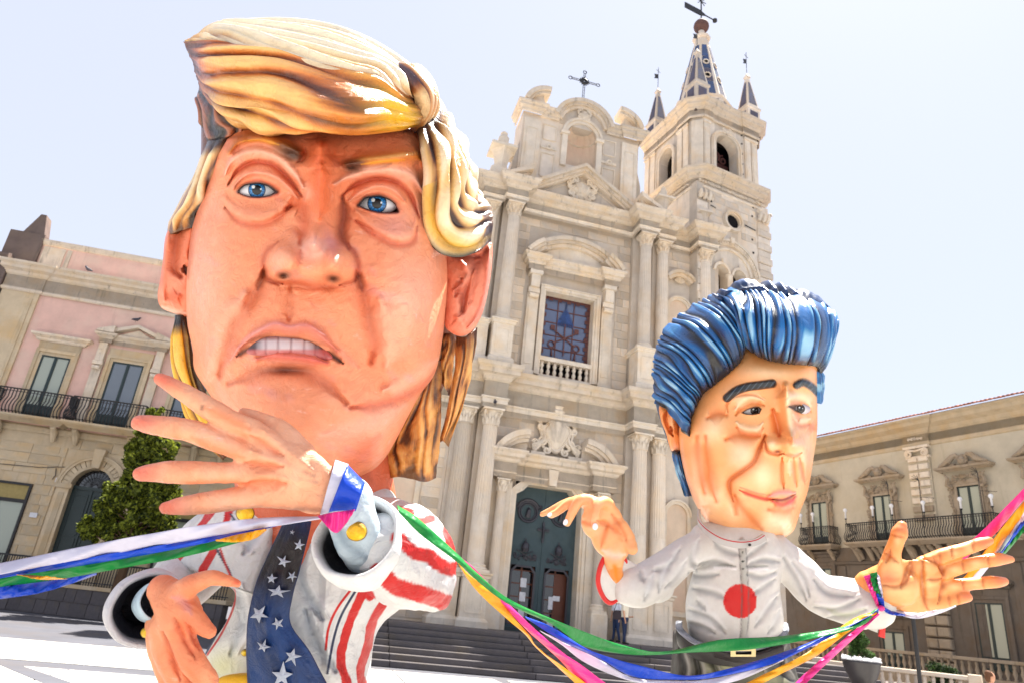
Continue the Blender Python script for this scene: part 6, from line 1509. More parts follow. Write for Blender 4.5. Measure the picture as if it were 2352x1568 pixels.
loft('side_lock', side, VMH, BF, off1, 240, 150, .05, lambda s, t: rs1(s, t) + .35 * np.sin(s * 24 + t * 6) * np.clip(t * 3, 0, 1), side_c, amp=.032)
# left side: dark mass and sideburn strip
ls = [[(457, 208, D_ + .28), (456, 240, D_ + .22), (470, 300, D_ + .2), (478, 330, D_ + .2)], [(480, 225, D_ + .1), (486, 255, D_ + .06), (500, 300, D_ + .06), (500, 330, D_ + .1)], [(510, 250, D_ + .05), (520, 268, D_ + .0), (535, 290, D_ + .02), (530, 318, D_ + .06)], [(560, 262, D_ + .05), (575, 275, D_ + .04), (600, 290, D_ + .04), (610, 305, D_ + .06)]]
loft('hair_temple', ls, VMH, BF, off1, 70, 70, .05, ridges(4, 81, .5), haircols(srgb(186, 130, 100), srgb(120, 78, 58), srgb(66, 46, 42), srgb(34, 28, 28), 81), amp=.02)
sb = [[(529, 312, D_ + .06), (520, 345, D_ + .06), (505, 385, D_ + .08), (486, 430, D_ + .12), (465, 462, D_ + .16), (450, 485, D_ + .2), (452, 520, D_ + .24)], [(505, 322, D_ + .04), (492, 365, D_ + .05), (474, 410, D_ + .08), (452, 448, D_ + .12), (432, 478, D_ + .18), (412, 505, D_ + .22), (400, 535, D_ + .28)],
      [(480, 325, D_ + .12), (472, 365, D_ + .14), (456, 410, D_ + .18), (432, 450, D_ + .22), (412, 485, D_ + .28), (396, 515, D_ + .32), (384, 544, D_ + .38)], [(474, 335, D_ + .3), (468, 370, D_ + .3), (452, 410, D_ + .34), (428, 452, D_ + .38), (410, 490, D_ + .42), (398, 515, D_ + .46), (388, 540, D_ + .5)]]
def sb_c(s, t, h):
    base = haircols(srgb(248, 232, 200), srgb(224, 184, 128), srgb(150, 98, 64), srgb(70, 48, 42), 91, .3)(s, t, h)
    k = np.clip((.17 - t) * 14, 0, 1)[..., None] * .95; base = base * (1 - k) + srgb(52, 44, 40) * k
    k = np.clip((.16 - s) * 9, 0, 1)[..., None] * .85; base = base * (1 - k) + srgb(70, 50, 44) * k
    return base
loft('sideburn', sb, VMH, BF, off1, 130, 80, .04, ridges(3.2, 92, .35), sb_c, amp=.022)
# hanging sheets behind the neck
def sheet(guides, seed, hi, mid, lo, amp=.02, K=4, ns=120, nt=60, thick=.012, ragged=.03, name='hanging_lock'):
    def c(s, t, h): return haircols(hi, mid, lo, srgb(74, 52, 40), seed, .4)(s, t, h) * (1) if True else None
    def cc(s, t, h):
        b = c(s, t, h); k = np.clip((.35 - s) * 2.2 + .2 * fnoise(s * 5, t * 9, seed, 3, 1), 0, 1)[..., None] * .75; return b * (1 - k) + srgb(110, 74, 46) * k
    gg = [[(x, y + (math.sin(i * 2.3 + seed) * 6 if k == len(g) - 1 else 0), d) for k, (x, y, d) in enumerate(g)] for i, g in enumerate(guides)]
    return loft(name, gg, VMH, BF, off1, ns, nt, thick, lambda s, t: .6 * ridges(K, seed, .4)(s, t) + .25 * fnoise(s * 8, t * 6, seed + 1, 4, 1.5), cc, amp=amp)
sheet([[(935, 935, D_ + .42), (905, 1010, D_ + .44), (888, 1060, D_ + .45), (886, 1100, D_ + .45)], [(962, 900, D_ + .36), (935, 990, D_ + .38), (918, 1050, D_ + .40), (912, 1092, D_ + .42)], [(985, 860, D_ + .32), (968, 960, D_ + .35), (955, 1050, D_ + .38), (948, 1106, D_ + .4)], [(1000, 832, D_ + .33), (995, 940, D_ + .36), (985, 1040, D_ + .38), (976, 1100, D_ + .4)], [(1012, 828, D_ + .38), (1013, 930, D_ + .4), (1006, 1040, D_ + .42), (1001, 1098, D_ + .44)]], 101, srgb(248, 216, 160), srgb(234, 186, 118), srgb(186, 132, 80))
sheet([[(1048, 772, D_ + .42), (1046, 840, D_ + .42), (1030, 930, D_ + .44), (1008, 1012, D_ + .46)], [(1070, 772, D_ + .38), (1064, 850, D_ + .38), (1042, 940, D_ + .42), (1018, 1018, D_ + .45)], [(1098, 752, D_ + .42), (1086, 830, D_ + .42), (1058, 940, D_ + .44), (1030, 1022, D_ + .46)]], 103, srgb(248, 216, 162), srgb(232, 186, 124), srgb(186, 132, 86), K=3)
sheet([[(1020, 765, D_ + .45), (1012, 810, D_ + .45), (1006, 860, D_ + .45), (1014, 880, D_ + .46)], [(1036, 765, D_ + .43), (1030, 810, D_ + .43), (1024, 870, D_ + .43), (1030, 900, D_ + .44)], [(1046, 770, D_ + .46), (1042, 810, D_ + .46), (1038, 860, D_ + .46), (1038, 908, D_ + .46)]], 105, srgb(246, 212, 156), srgb(226, 180, 118), srgb(160, 112, 72), K=2, ns=60, nt=40)
sheet([[(872, 1030, D_ + .5), (868, 1060, D_ + .5), (869, 1078, D_ + .5)], [(884, 1020, D_ + .5), (884, 1055, D_ + .5), (886, 1082, D_ + .5)]], 107, srgb(240, 206, 150), srgb(222, 176, 112), srgb(190, 140, 86), K=1, ns=30, nt=20)
def yl(s, t, h):
    b = haircols(srgb(250, 214, 110), srgb(240, 196, 80), srgb(190, 140, 70), srgb(90, 66, 50), 111)(s, t, h); k = np.clip((t - .55) * 4, 0, 1)[..., None] * .9; b = b * (1 - k) + srgb(74, 60, 52) * k
    k = np.clip((.14 - s) * 12, 0, 1)[..., None]; b = b * (1 - k) + srgb(50, 44, 42) * k; return b
loft('hanging_lock', [[(402, 724, D_ + .36), (398, 790, D_ + .34), (404, 862, D_ + .34), (430, 950, D_ + .36), (470, 1010, D_ + .4), (512, 1056, D_ + .44)], [(414, 724, D_ + .33), (416, 790, D_ + .3), (424, 865, D_ + .3), (452, 940, D_ + .32), (486, 1000, D_ + .38), (520, 1048, D_ + .44)], [(428, 726, D_ + .36), (442, 830, D_ + .34), (470, 895, D_ + .34), (500, 950, D_ + .36), (525, 1000, D_ + .4), (548, 1040, D_ + .46)]], VMH, BF, off1, 120, 60, .03, ridges(3, 112, .4), yl, amp=.02)

# ---- body
CW = srgb(222, 222, 222); CB = srgb(196, 206, 216); RED = srgb(196, 34, 28); NAV = srgb(24, 42, 78); BLK = srgb(22, 22, 26); YEL = srgb(236, 186, 24)
DB = 3.1
TB = Sheet([(560, 1130), (500, 1150), (462, 1185), (418, 1245), (394, 1288), (468, 1322), (536, 1354), (530, 1400), (512, 1440), (470, 1502), (448, 1600), (452, 1700), (650, 1760), (846, 1700), (846, 1600), (858, 1480), (880, 1430), (925, 1390), (960, 1330), (960, 1250), (925, 1175), (890, 1120), (800, 1100), (680, 1110)], DB + .3, .38, .35, 420, 190, 24, .5, (690, 1400), CW)
x, y = TB.fx, TB.fy
TB.paint(np.clip(fnoise(x, y, 5, 4, .03) * .6, 0, 1), CB, .7)
# shirt front: bluish, creased
shirt = softpoly(x, y, [(600, 1130), (560, 1200), (520, 1290), (545, 1400), (500, 1500), (480, 1600), (700, 1700), (760, 1500), (800, 1350), (740, 1180), (700, 1140)], 14)
TB.push(shirt, -.02)
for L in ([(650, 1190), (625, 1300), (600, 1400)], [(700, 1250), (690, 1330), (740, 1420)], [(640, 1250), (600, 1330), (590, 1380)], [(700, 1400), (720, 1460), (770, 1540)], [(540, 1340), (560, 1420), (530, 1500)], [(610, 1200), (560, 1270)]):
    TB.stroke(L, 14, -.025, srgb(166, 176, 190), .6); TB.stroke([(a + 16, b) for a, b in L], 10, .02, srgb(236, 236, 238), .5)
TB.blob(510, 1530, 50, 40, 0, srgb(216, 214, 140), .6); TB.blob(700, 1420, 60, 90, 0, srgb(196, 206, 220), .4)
# coat stripes
for L, w_ in (([(498, 1160), (455, 1215), (410, 1275)], 9), ([(528, 1165), (520, 1200), (515, 1230)], 9), ([(425, 1262), (402, 1290), (385, 1312)], 9), ([(492, 1262), (470, 1300), (452, 1340)], 10),
              ([(838, 1355), (810, 1410), (790, 1470), (782, 1520), (800, 1580), (805, 1640)], 11), ([(884, 1378), (855, 1430), (846, 1480), (828, 1530), (835, 1590), (842, 1640)], 11), ([(800, 1310), (830, 1345), (850, 1370)], 11)):
    d, t = pdist(x, y, L); TB.paint(np.clip((w_ + 2.0 * fnoise(x, y, 7, 3, .12) - d) / 1.5, 0, 1), RED)
for L, w_, c in (([(820, 1350), (785, 1410), (768, 1460), (758, 1510), (752, 1545)], 3.5, NAV), ([(812, 1345), (775, 1395), (755, 1440), (748, 1490)], 3.5, RED), ([(495, 1255), (515, 1290), (528, 1315), (535, 1352), (525, 1400), (500, 1450), (472, 1500)], 3.5, NAV), ([(506, 1260), (520, 1300), (530, 1325), (540, 1362), (534, 1400), (508, 1455), (476, 1503)], 3, RED), ([(530, 1180), (545, 1205), (560, 1230)], 3.5, NAV)):
    d, t = pdist(x, y, L); TB.paint(np.clip((w_ - d) / 1.2, 0, 1), c)
lap = softpoly(x, y, [(740, 1180), (800, 1200), (860, 1330), (830, 1345), (790, 1400), (765, 1470), (752, 1545), (735, 1460), (740, 1370), (742, 1300)], 8); TB.push(lap, .035)
lap2 = softpoly(x, y, [(600, 1140), (540, 1185), (500, 1250), (520, 1300), (545, 1360), (560, 1420), (590, 1340), (620, 1250), (640, 1180)], 8); TB.push(lap2, .035)
TB.push(fnoise(x, y, 12, 4, .05), .006)
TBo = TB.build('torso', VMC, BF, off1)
# tie
tie = [[(652, 1192, DB - .12), (636, 1230, DB - .17), (600, 1310, DB - .2), (580, 1370, DB - .2), (567, 1440, DB - .21), (566, 1520, DB - .2), (570, 1600, DB - .18)],
       [(690, 1192, DB - .14), (672, 1240, DB - .2), (645, 1320, DB - .23), (625, 1380, DB - .24), (625, 1440, DB - .25), (655, 1520, DB - .25), (680, 1600, DB - .22)],
       [(716, 1196, DB - .1), (706, 1240, DB - .17), (688, 1310, DB - .2), (672, 1370, DB - .21), (668, 1430, DB - .21), (715, 1500, DB - .2), (765, 1600, DB - .18)]]
def tie_c(s, t, h):
    n = fnoise(s * 14, t * 9, 5, 4, 1.); c = np.ones(s.shape + (3,)) * srgb(26, 84, 140); k = np.clip(np.exp(-((s - .22) / .22) ** 2) * 1.1 + n * .2, 0, 1)[..., None]; c = c * (1 - k) + srgb(46, 28, 36) * k
    k = np.clip(n * .6, 0, 1)[..., None] * .5; c = c * (1 - k) + srgb(20, 40, 80) * k; k = np.clip((np.minimum(t, 1 - t) < .035) * 1., 0, 1)[..., None] * .8; return c * (1 - k) + srgb(26, 56, 110) * k
tieo = loft('tie', tie, VMC, BF, off1, 140, 50, .03, lambda s, t: .5 * np.sin(math.pi * t) + .25 * fnoise(s * 8, t * 6, 2, 4, 1.5), tie_c, amp=.02)
starm = plain('silver_paint', srgb(158, 166, 182), .45, .5, .15, 30, .003)
for (sx_, sy_, sr_, rt_) in ((687, 1251, 15, 10), (651, 1288, 17, 20), (624, 1328, 13, 5), (671, 1322, 13, 30), (638, 1358, 22, 8), (595, 1410, 24, 35), (638, 1431, 17, 50), (604, 1484, 16, 20), (671, 1507, 21, 15), (648, 1552, 32, 5), (671, 1221, 6, 10)):
    pts = []; t0_ = .22 if sy_ < 1300 else .23
    dd = DB - .262 - .012 * (sy_ > 1400)
    for k in range(10):
        a = R(rt_ - 90 + 36 * k); q = sr_ * (1 if k % 2 == 0 else .38) * (random.uniform(.78, 1.2)); pts.append((sx_ + q * math.cos(a) * (1.25 if sr_ == 22 else 1), sy_ + q * math.sin(a) * (.7 if sr_ == 22 else 1)))
    ctr = P(sx_, sy_, dd - .008) - off1
    V = [tuple(ctr)] + [tuple(P(px, py, dd) - off1) for px, py in pts] + [tuple(P(px, py, dd + .03) - off1) for px, py in pts]
    F = [(0, 1 + k, 1 + (k + 1) % 10) for k in range(10)] + [(1 + k, 11 + k, 11 + (k + 1) % 10, 1 + (k + 1) % 10) for k in range(10)]
    so = meshobj('star', V, F, starm, tieo)
# legs down to the square
lg = Skin([capsule([(600, 1680, DB + .3, 118), (585, 1850, DB + .3, 96), (575, 2060, DB + .3, 84)], 24), capsule([(740, 1680, DB + .3, 118), (760, 1850, DB + .3, 96), (770, 2060, DB + .3, 84)], 24)], .03, 4, srgb(40, 52, 96)); lg.v[:, 2] = np.maximum(lg.v[:, 2], .06); lg.build('trousers', VMC, BF, off1)
for fx_ in (578, 768):
    q_ = P(fx_, 2100, DB + .2); q_[2] = .09; v_, f_ = ellip(fx_, 2100, DB + .2, 90, 52, .26); v_ = np.array(v_); v_[:, 2] = np.clip((v_[:, 2] - v_[:, 2].min()) * .9 + .002, 0, .24); meshobj('shoe', [tuple(q - off1) for q in v_], f_, plain('black_shoe_paint', srgb(24, 24, 28), .4, .5), BF, True)
# gold buttons
def button(x, y, d, r, parent, off):
    S_ = Sheet([(x + r * (1 + .06 * math.sin(3 * a)) * math.cos(a), y + r * .95 * math.sin(a)) for a in np.linspace(0, 6.28, 9)[:-1]], d, .04, .02, 60, 20, 6, .35, (x, y), YEL)
    S_.paint(np.clip(fnoise(S_.fx, S_.fy, int(x), 3, .12), 0, 1), srgb(250, 226, 90), .8); S_.paint(np.clip((y - S_.fy) / r + .1, 0, 1) * (S_.rho > .45), srgb(120, 92, 50), .7); S_.paint((S_.rho > .9) * 1., srgb(90, 66, 30), .8)
    return S_.build('button', VM, parent, off)
button(563, 1177, DB - .2, 22, BF, off1); button(562, 1498, DB - .1, 9, BF, off1)
bk = Sheet([(500, 1558), (560, 1545), (640, 1560), (660, 1600), (560, 1620), (490, 1600)], DB - .12, .06, .05, 80, 24, 6, .5, (570, 1580), YEL); bk.build('belt_knob', VM, BF, off1)
# right-hand sleeve (towards the camera), with cuff
sl = Skin([capsule([(880, 1215, DB + .1, 76), (935, 1245, DB - .12, 88), (955, 1296, DB - .42, 96)], 28), capsule([(960, 1305, DB - .45, 92), (925, 1290, DB - .60, 100), (890, 1266, DB - .70, 94)], 28), ellip(985, 1325, DB - .35, 66, 82, .22), ellip(955, 1240, DB, 76, 46, .25)], .009, 10, CW)
sl.paint(np.clip(fnoise(sl.x, sl.y, 6, 4, .03) * .5, 0, 1), CB, .6)
for L, w_ in (([(915, 1235), (950, 1265), (990, 1280), (1030, 1305), (1060, 1300)], 14), ([(868, 1310), (910, 1345), (965, 1362), (1040, 1390)], 17), ([(945, 1190), (965, 1200), (990, 1190)], 8), ([(1030, 1215), (1035, 1240), (1050, 1270)], 12), ([(920, 1168), (945, 1175)], 8), ([(1058, 1280), (1062, 1300), (1055, 1340)], 7), ([(800, 1320), (830, 1350), (850, 1370)], 10)):
    d, t = pdist(sl.x, sl.y, L); sl.paint(np.clip((w_ * 1.25 + 3 * fnoise(sl.x, sl.y, 8, 3, .07) - d) / 2.5, 0, 1) * (sl.front > .2), RED)
sl.push(fnoise(sl.x, sl.y, 14, 4, .045) * .006 + fnoise(sl.x, sl.y, 15, 3, .13) * .003)
sl.build('sleeve', VMC, BF, off1)
def ring_cuff(c, axis, r0, r1, length, parent, off, name='cuff', colo=CW, coli=BLK, n=64, rag=.02):
    """rolled cuff: outer wall, rounded lip, dark inner funnel"""
    c = np.array(c); a = np.array(axis); a /= np.linalg.norm(a); u = np.cross(a, [0, 0, 1.]); u /= np.linalg.norm(u); v = np.cross(a, u)
    prof = [(r1 * .8, -length, 0), (r1 * .98, -length * .6, 0), (r1 * 1.04, -length * .2, 0), (r1 * 1.03, 0.0, 0), (r1 * .99, .02, 0), (r1 * .92, .024, 0), (r1 * .86, .01, .25), (r1 * .8, -.02, 1), (r0 * 1.15, -.07, 1), (r0 * 1.02, -.12, 1), (r0 * .9, -.16, 1)]
    V = []; C = []
    for r, z, k in prof:
        for i in range(n):
            an = 2 * math.pi * i / n; w_ = 1 + rag * math.sin(an * 3 + 1) + rag * .5 * math.sin(an * 7)
            V.append(c + a * z + (u * math.cos(an) + v * math.sin(an)) * r * w_); C.append(np.array(colo) * (1 - k) + np.array(coli) * k)
    F = [(i * n + j, i * n + (j + 1) % n, (i + 1) * n + (j + 1) % n, (i + 1) * n + j) for i in range(len(prof) - 1) for j in range(n)]
    F.append(tuple((len(prof) - 1) * n + j for j in range(n)))
    V = np.array(V)
    return meshobj(name, [tuple(q) for q in V - off], F, VMC, parent, True, np.array(C))
def frm(x0, y0, d0, x1, y1, d1): return P(x1, y1, d1) - P(x0, y0, d0)
dw = DB - .78
cc = P(822, 1236, dw)
ring_cuff(cc, frm(870, 1290, dw + .26, 800, 1180, dw), .075, .152, .14, BF, off1)
# wrist, shirt cuff and hand
ws = Skin([capsule([(850, 1280, dw + .05, 50), (820, 1225, dw, 56), (800, 1150, dw - .03, 58)], 24)], .01, 3, srgb(206, 220, 230))
ws.paint(np.clip(fnoise(ws.x, ws.y, 3, 4, .05), 0, 1), srgb(150, 176, 196), .7); ws.stroke([(770, 1200), (800, 1250), (840, 1280)], 16, 0, srgb(90, 110, 130), .6); ws.push(fnoise(ws.x, ws.y, 5, 4, .06) * .004)
ws.build('shirt_cuff', VMC, BF, off1)
button(818, 1218, dw - .07, 26, BF, off1)
HS = srgb(246, 184, 150)
dh = 2.24
hd = Skin([ellip(700, 1095, dh + .0, 82, 62, .055, 38), ellip(655, 1080, dh - .01, 78, 66, .05, 10), ellip(720, 1120, dh + .01, 62, 60, .055), capsule([(790, 1135, dh + .05, 50), (740, 1120, dh + .02, 54), (700, 1110, dh, 54)], 20, .8),
           capsule([(366, 868, dh - .02, 13), (410, 893, dh - .035, 20), (470, 930, dh - .04, 25), (530, 965, dh - .03, 25), (590, 990, dh - .02, 24), (650, 1050, dh, 34)], 18),
           capsule([(320, 970, dh - .03, 19), (380, 980, dh - .045, 25), (440, 990, dh - .05, 26), (505, 1015, dh - .045, 25), (560, 1035, dh - .03, 25), (640, 1075, dh, 36)], 18),
           capsule([(322, 1087, dh - .03, 17), (380, 1083, dh - .045, 25), (440, 1084, dh - .05, 27), (510, 1085, dh - .04, 25), (570, 1085, dh - .03, 25), (660, 1100, dh, 36)], 18),
           capsule([(380, 1166, dh - .01, 15), (440, 1158, dh - .03, 23), (510, 1148, dh - .03, 27), (590, 1138, dh - .02, 28), (680, 1130, dh, 40)], 18),
           capsule([(560, 948, dh + .07, 14), (600, 965, dh + .06, 19), (650, 995, dh + .05, 26), (690, 1050, dh + .03, 40)], 18)], .0065, 6, HS)
x, y = hd.x, hd.y
hd.paint(np.clip(fnoise(x, y, 4, 4, .03) * .8, 0, 1), srgb(248, 200, 176), .6); hd.paint(np.clip(-fnoise(x, y, 4, 4, .03) * .8, 0, 1), srgb(240, 142, 98), .5)
for (a, b) in ((366, 868), (318, 970), (320, 1087), (378, 1166)): k = np.exp(-(((x - a) / 50) ** 2 + ((y - b) / 34) ** 2)); hd.paint(k, srgb(236, 112, 92), .75)
for L in ([(470, 935), (520, 960), (575, 985)], [(440, 1003), (500, 1030), (560, 1050)], [(430, 1108), (500, 1110), (570, 1112)]): hd.stroke(L, 12, 0, srgb(238, 140, 96), .6)
for L in ([(575, 1000), (610, 1022), (650, 1045)], [(560, 1062), (610, 1068), (650, 1070)], [(560, 1112), (610, 1108), (655, 1110)]): hd.stroke(L, 8, -.012, srgb(232, 124, 84), .6)
for L in ([(600, 985), (660, 1035), (720, 1080)], [(575, 1035), (650, 1065), (720, 1095)], [(590, 1088), (660, 1095), (730, 1110)]): hd.stroke(L, 11, .010)
hd.stroke([(595, 1000), (570, 990)], 20, .006); hd.stroke([(465, 925), (462, 945)], 3, -.003, srgb(90, 60, 50), .8)
hd.push(fnoise(x, y, 16, 4, .06) * .0022)
hd.build('hand', VM, BF, off1)
# second hand and its cuff (lower left)
d2 = 2.45
c2 = P(340, 1396, d2 + .10)
ring_cuff(c2, frm(300, 1380, d2 + .3, 345, 1400, d2 + .02), .065, .134, .13, BF, off1, 'cuff', srgb(196, 194, 200), srgb(30, 30, 40))
s2 = Skin([capsule([(334, 1394, d2 + .42, 58), (390, 1360, 3.2, 66), (440, 1310, 3.45, 74), (490, 1250, 3.55, 80)], 24)], .016, 5, CW); s2.build('sleeve', VMC, BF, off1)
ring_cuff(P(366, 1378, d2 + .05), frm(330, 1392, d2 + .2, 380, 1372, d2 + .0), .05, .072, .14, BF, off1, 'shirt_cuff', srgb(186, 210, 224), srgb(120, 140, 156))
button(336, 1452, d2 + .03, 14, BF, off1)
h2 = Skin([capsule([(372, 1352, d2 + .03, 34), (400, 1385, d2 + .0, 46), (415, 1420, d2 - .01, 50)], 22, .8), ellip(400, 1440, d2, 56, 62, .045),
           capsule([(405, 1372, d2 - .0, 32), (440, 1342, d2 - .02, 24), (485, 1326, d2 - .03, 18), (520, 1332, d2 - .03, 14), (546, 1340, d2 - .02, 10)], 18),
           capsule([(415, 1395, d2 - .02, 32), (440, 1412, d2 - .04, 25), (462, 1434, d2 - .05, 21), (482, 1450, d2 - .05, 16)], 18),
           capsule([(395, 1430, d2 - .01, 36), (420, 1480, d2 - .02, 32), (452, 1530, d2 - .02, 28), (480, 1562, d2 - .0, 22)], 18),
           capsule([(375, 1440, d2 + .0, 34), (385, 1500, d2 + .0, 30), (412, 1560, d2 + .01, 26), (440, 1600, d2 + .02, 22)], 18),
           capsule([(358, 1435, d2 + .02, 24), (362, 1490, d2 + .02, 22), (380, 1550, d2 + .03, 20), (400, 1600, d2 + .04, 18)], 18)], .0065, 5, srgb(242, 160, 122))
x, y = h2.x, h2.y
h2.paint(np.clip(fnoise(x, y, 4, 4, .03) * .8, 0, 1), srgb(244, 180, 140), .6); h2.paint(np.clip(-fnoise(x, y, 7, 4, .03) * .8, 0, 1), srgb(226, 110, 72), .5)
for L in ([(400, 1420), (425, 1470), (450, 1510)], [(372, 1450), (395, 1510), (415, 1560)], [(425, 1430), (445, 1460), (460, 1490)]): h2.stroke(L, 6, -.01, srgb(206, 90, 56), .7)
h2.stroke([(548, 1342), (540, 1330)], 10, 0, srgb(232, 110, 84), .7); h2.blob = None
h2.stroke([(395, 1370), (420, 1380), (440, 1410)], 10, .004, srgb(220, 160, 170), .5)
h2.push(fnoise(x, y, 16, 4, .06) * .0022); h2.build('hand', VM, BF, off1)
# ================================================================== SECOND FIGURE (blue haired giant in a grey jacket)
D2 = 4.3
off2 = P(2230 - 50, 1568, D2 + .2); off2[2] = 0
off2 = P(1690, 1568, D2 + .2); off2[2] = 0
SF = empty('carnival_giant', off2); tag(SF, 'smiling giant carnival figure with glossy blue quiff and grey jacket with red disc', 'carnival figure')
S1 = srgb(249, 184, 128); S2 = srgb(222, 112, 50); S3 = srgb(255, 230, 194); SP = srgb(250, 190, 164)
fo = [(1560, 985), (1563, 1040), (1574, 1090), (1588, 1130), (1605, 1170), (1628, 1200), (1671, 1224), (1714, 1234), (1756, 1240), (1792, 1236), (1820, 1221), (1832, 1195), (1840, 1168), (1856, 1125), (1868, 1055), (1877, 990), (1878, 925), (1882, 860), (1878, 800), (1830, 770), (1750, 760), (1690, 780), (1630, 840), (1590, 900), (1568, 950)]
F2 = Sheet(fo, D2 + .28, .46, .6, 420, 220, 30, .46, (1735, 1010), S1)
X_, Y_ = F2.fx, F2.fy
F2.paint(np.clip(fnoise(X_, Y_, 3, 3, .02) * .6, 0, 1), S3, .5)
k_ = np.clip((X_ - 1600) / 100, 0, 1)
for (a, b, rx, ry, h_) in ((1636, 985, 34, 44, .03), (1708, 1045, 44, 44, .05), (1752, 1092, 34, 44, .035), (1780, 1195, 44, 40, .08), (1640, 1140, 40, 50, .03), (1856, 1035, 22, 50, .05), (1770, 850, 80, 26, .03), (1690, 1170, 34, 34, .02), (1605, 1080, 22, 60, .02), (1690, 905, 30, 20, .02)):
    F2.blob(a, b, rx, ry, h_); F2.blob(a, b, rx * .7, ry * .7, 0, S3, .75)
F2.blob(1720, 935, 56, 40, -.06); F2.blob(1845, 935, 36, 34, -.06); F2.blob(1730, 940, 34, 20, .03); F2.blob(1840, 938, 30, 20, .03)
for L in ([(1690, 952), (1704, 934), (1728, 923), (1754, 930)], [(1808, 932), (1825, 922), (1850, 926), (1862, 944)]): F2.stroke(L, 7, -.013, srgb(226, 134, 72), .7); F2.stroke([(x, y - 13) for x, y in L], 10, .012, S3, .8)
for L in ([(1692, 980), (1708, 993), (1738, 996), (1752, 982)], [(1822, 962), (1838, 976), (1860, 972)]): F2.stroke(L, 7, -.010, S2, .7); F2.stroke([(x, y - 11) for x, y in L], 8, .008, S3, .8)
F2.stroke([(1672, 945), (1670, 925), (1690, 908), (1730, 905), (1756, 918)], 4, -.01, S2, .5)
F2.stroke([(1806, 885), (1812, 940), (1818, 985), (1822, 1015)], 17, .11); F2.blob(1822, 1020, 30, 28, .15, None, p=1.5); F2.blob(1774, 1022, 20, 19, .06, None, p=1.3); F2.blob(1848, 1030, 10, 14, .03)
F2.stroke([(1775, 940), (1784, 975), (1790, 1000)], 10, -.03, S2, .7); F2.stroke([(1830, 935), (1834, 965)], 7, -.02, S2, .6); F2.stroke([(1808, 900), (1814, 960), (1818, 1000)], 6, 0, S3, .7); F2.blob(1830, 1018, 12, 10, 0, srgb(252, 196, 176), .8); F2.blob(1774, 1020, 9, 9, 0, S3, .8)
F2.stroke([(1757, 1012), (1762, 1034), (1784, 1042), (1800, 1040)], 4, -.02, srgb(196, 96, 50), .8); F2.stroke([(1800, 1042), (1824, 1046), (1842, 1038)], 4, -.02, srgb(196, 96, 50), .7); F2.blob(1786, 1036, 8, 3.5, -.03, srgb(130, 52, 34), .9)
F2.stroke([(1757, 1000), (1744, 1030), (1730, 1060), (1705, 1080), (1678, 1100), (1675, 1120), (1684, 1150), (1690, 1180)], 15, -.02, srgb(222, 122, 56), .65); F2.stroke([(1757, 1000), (1744, 1030), (1730, 1060), (1705, 1080), (1678, 1100), (1675, 1120), (1684, 1150)], 5, -.014, srgb(186, 92, 46), .6)
F2.stroke([(1796, 1050), (1796, 1090), (1800, 1120)], 5, -.02, S2, .7); F2.stroke([(1822, 1050), (1826, 1090), (1830, 1115)], 5, -.015, S2, .6); F2.stroke([(1812, 1055), (1814, 1090)], 6, .012, S3, .6); F2.stroke([(1836, 1050), (1846, 1090), (1850, 1110)], 5, -.02, S2, .7)
M_ = 0
F2.stroke([(1764, 1140), (1788, 1132), (1802, 1131), (1826, 1131)], 7, .02, srgb(240, 156, 152), .9); F2.stroke([(1774, 1150), (1798, 1160), (1818, 1150), (1827, 1140)], 8, .022, srgb(216, 62, 72), .9)
F2.stroke([(1698, 1124), (1720, 1134), (1750, 1143), (1778, 1146)], 4.5, -.012, srgb(206, 56, 50), .9); F2.stroke([(1774, 1145), (1800, 1146), (1828, 1133)], 3.2, -.008, srgb(140, 20, 32), .95)
F2.stroke([(1700, 1118), (1740, 1132), (1765, 1136)], 3, .006, srgb(226, 100, 80), .5)
for L in ([(1686, 1138), (1706, 1170), (1730, 1195), (1750, 1215)], [(1620, 1000), (1626, 1060), (1632, 1110), (1645, 1150)], [(1600, 1000), (1604, 1060), (1618, 1130)], [(1667, 1008), (1690, 998), (1720, 1002), (1745, 1000)], [(1625, 958), (1650, 948), (1668, 952)], [(1765, 1168), (1800, 1172), (1822, 1164)], [(1858, 975), (1872, 985)]):
    F2.stroke(L, 15, -.012, srgb(226, 124, 60), .6); F2.stroke(L, 6, -.003, srgb(214, 112, 50), .3)
F2.blob(1790, 1195, 26, 20, 0, srgb(250, 208, 180), .6); F2.blob(1856, 1045, 10, 24, 0, srgb(252, 176, 152), .7); F2.blob(1700, 1050, 24, 20, 0, srgb(252, 200, 170), .6)
F2.stroke([(1712, 800), (1760, 836), (1830, 845), (1876, 846)], 14, 0, srgb(232, 150, 80), .5); F2.stroke([(1584, 1000), (1600, 930), (1650, 880), (1705, 830)], 12, 0, srgb(236, 156, 92), .5); F2.stroke([(1566, 1010), (1570, 1070), (1590, 1130), (1620, 1190), (1700, 1228)], 9, 0, srgb(252, 190, 160), .6)
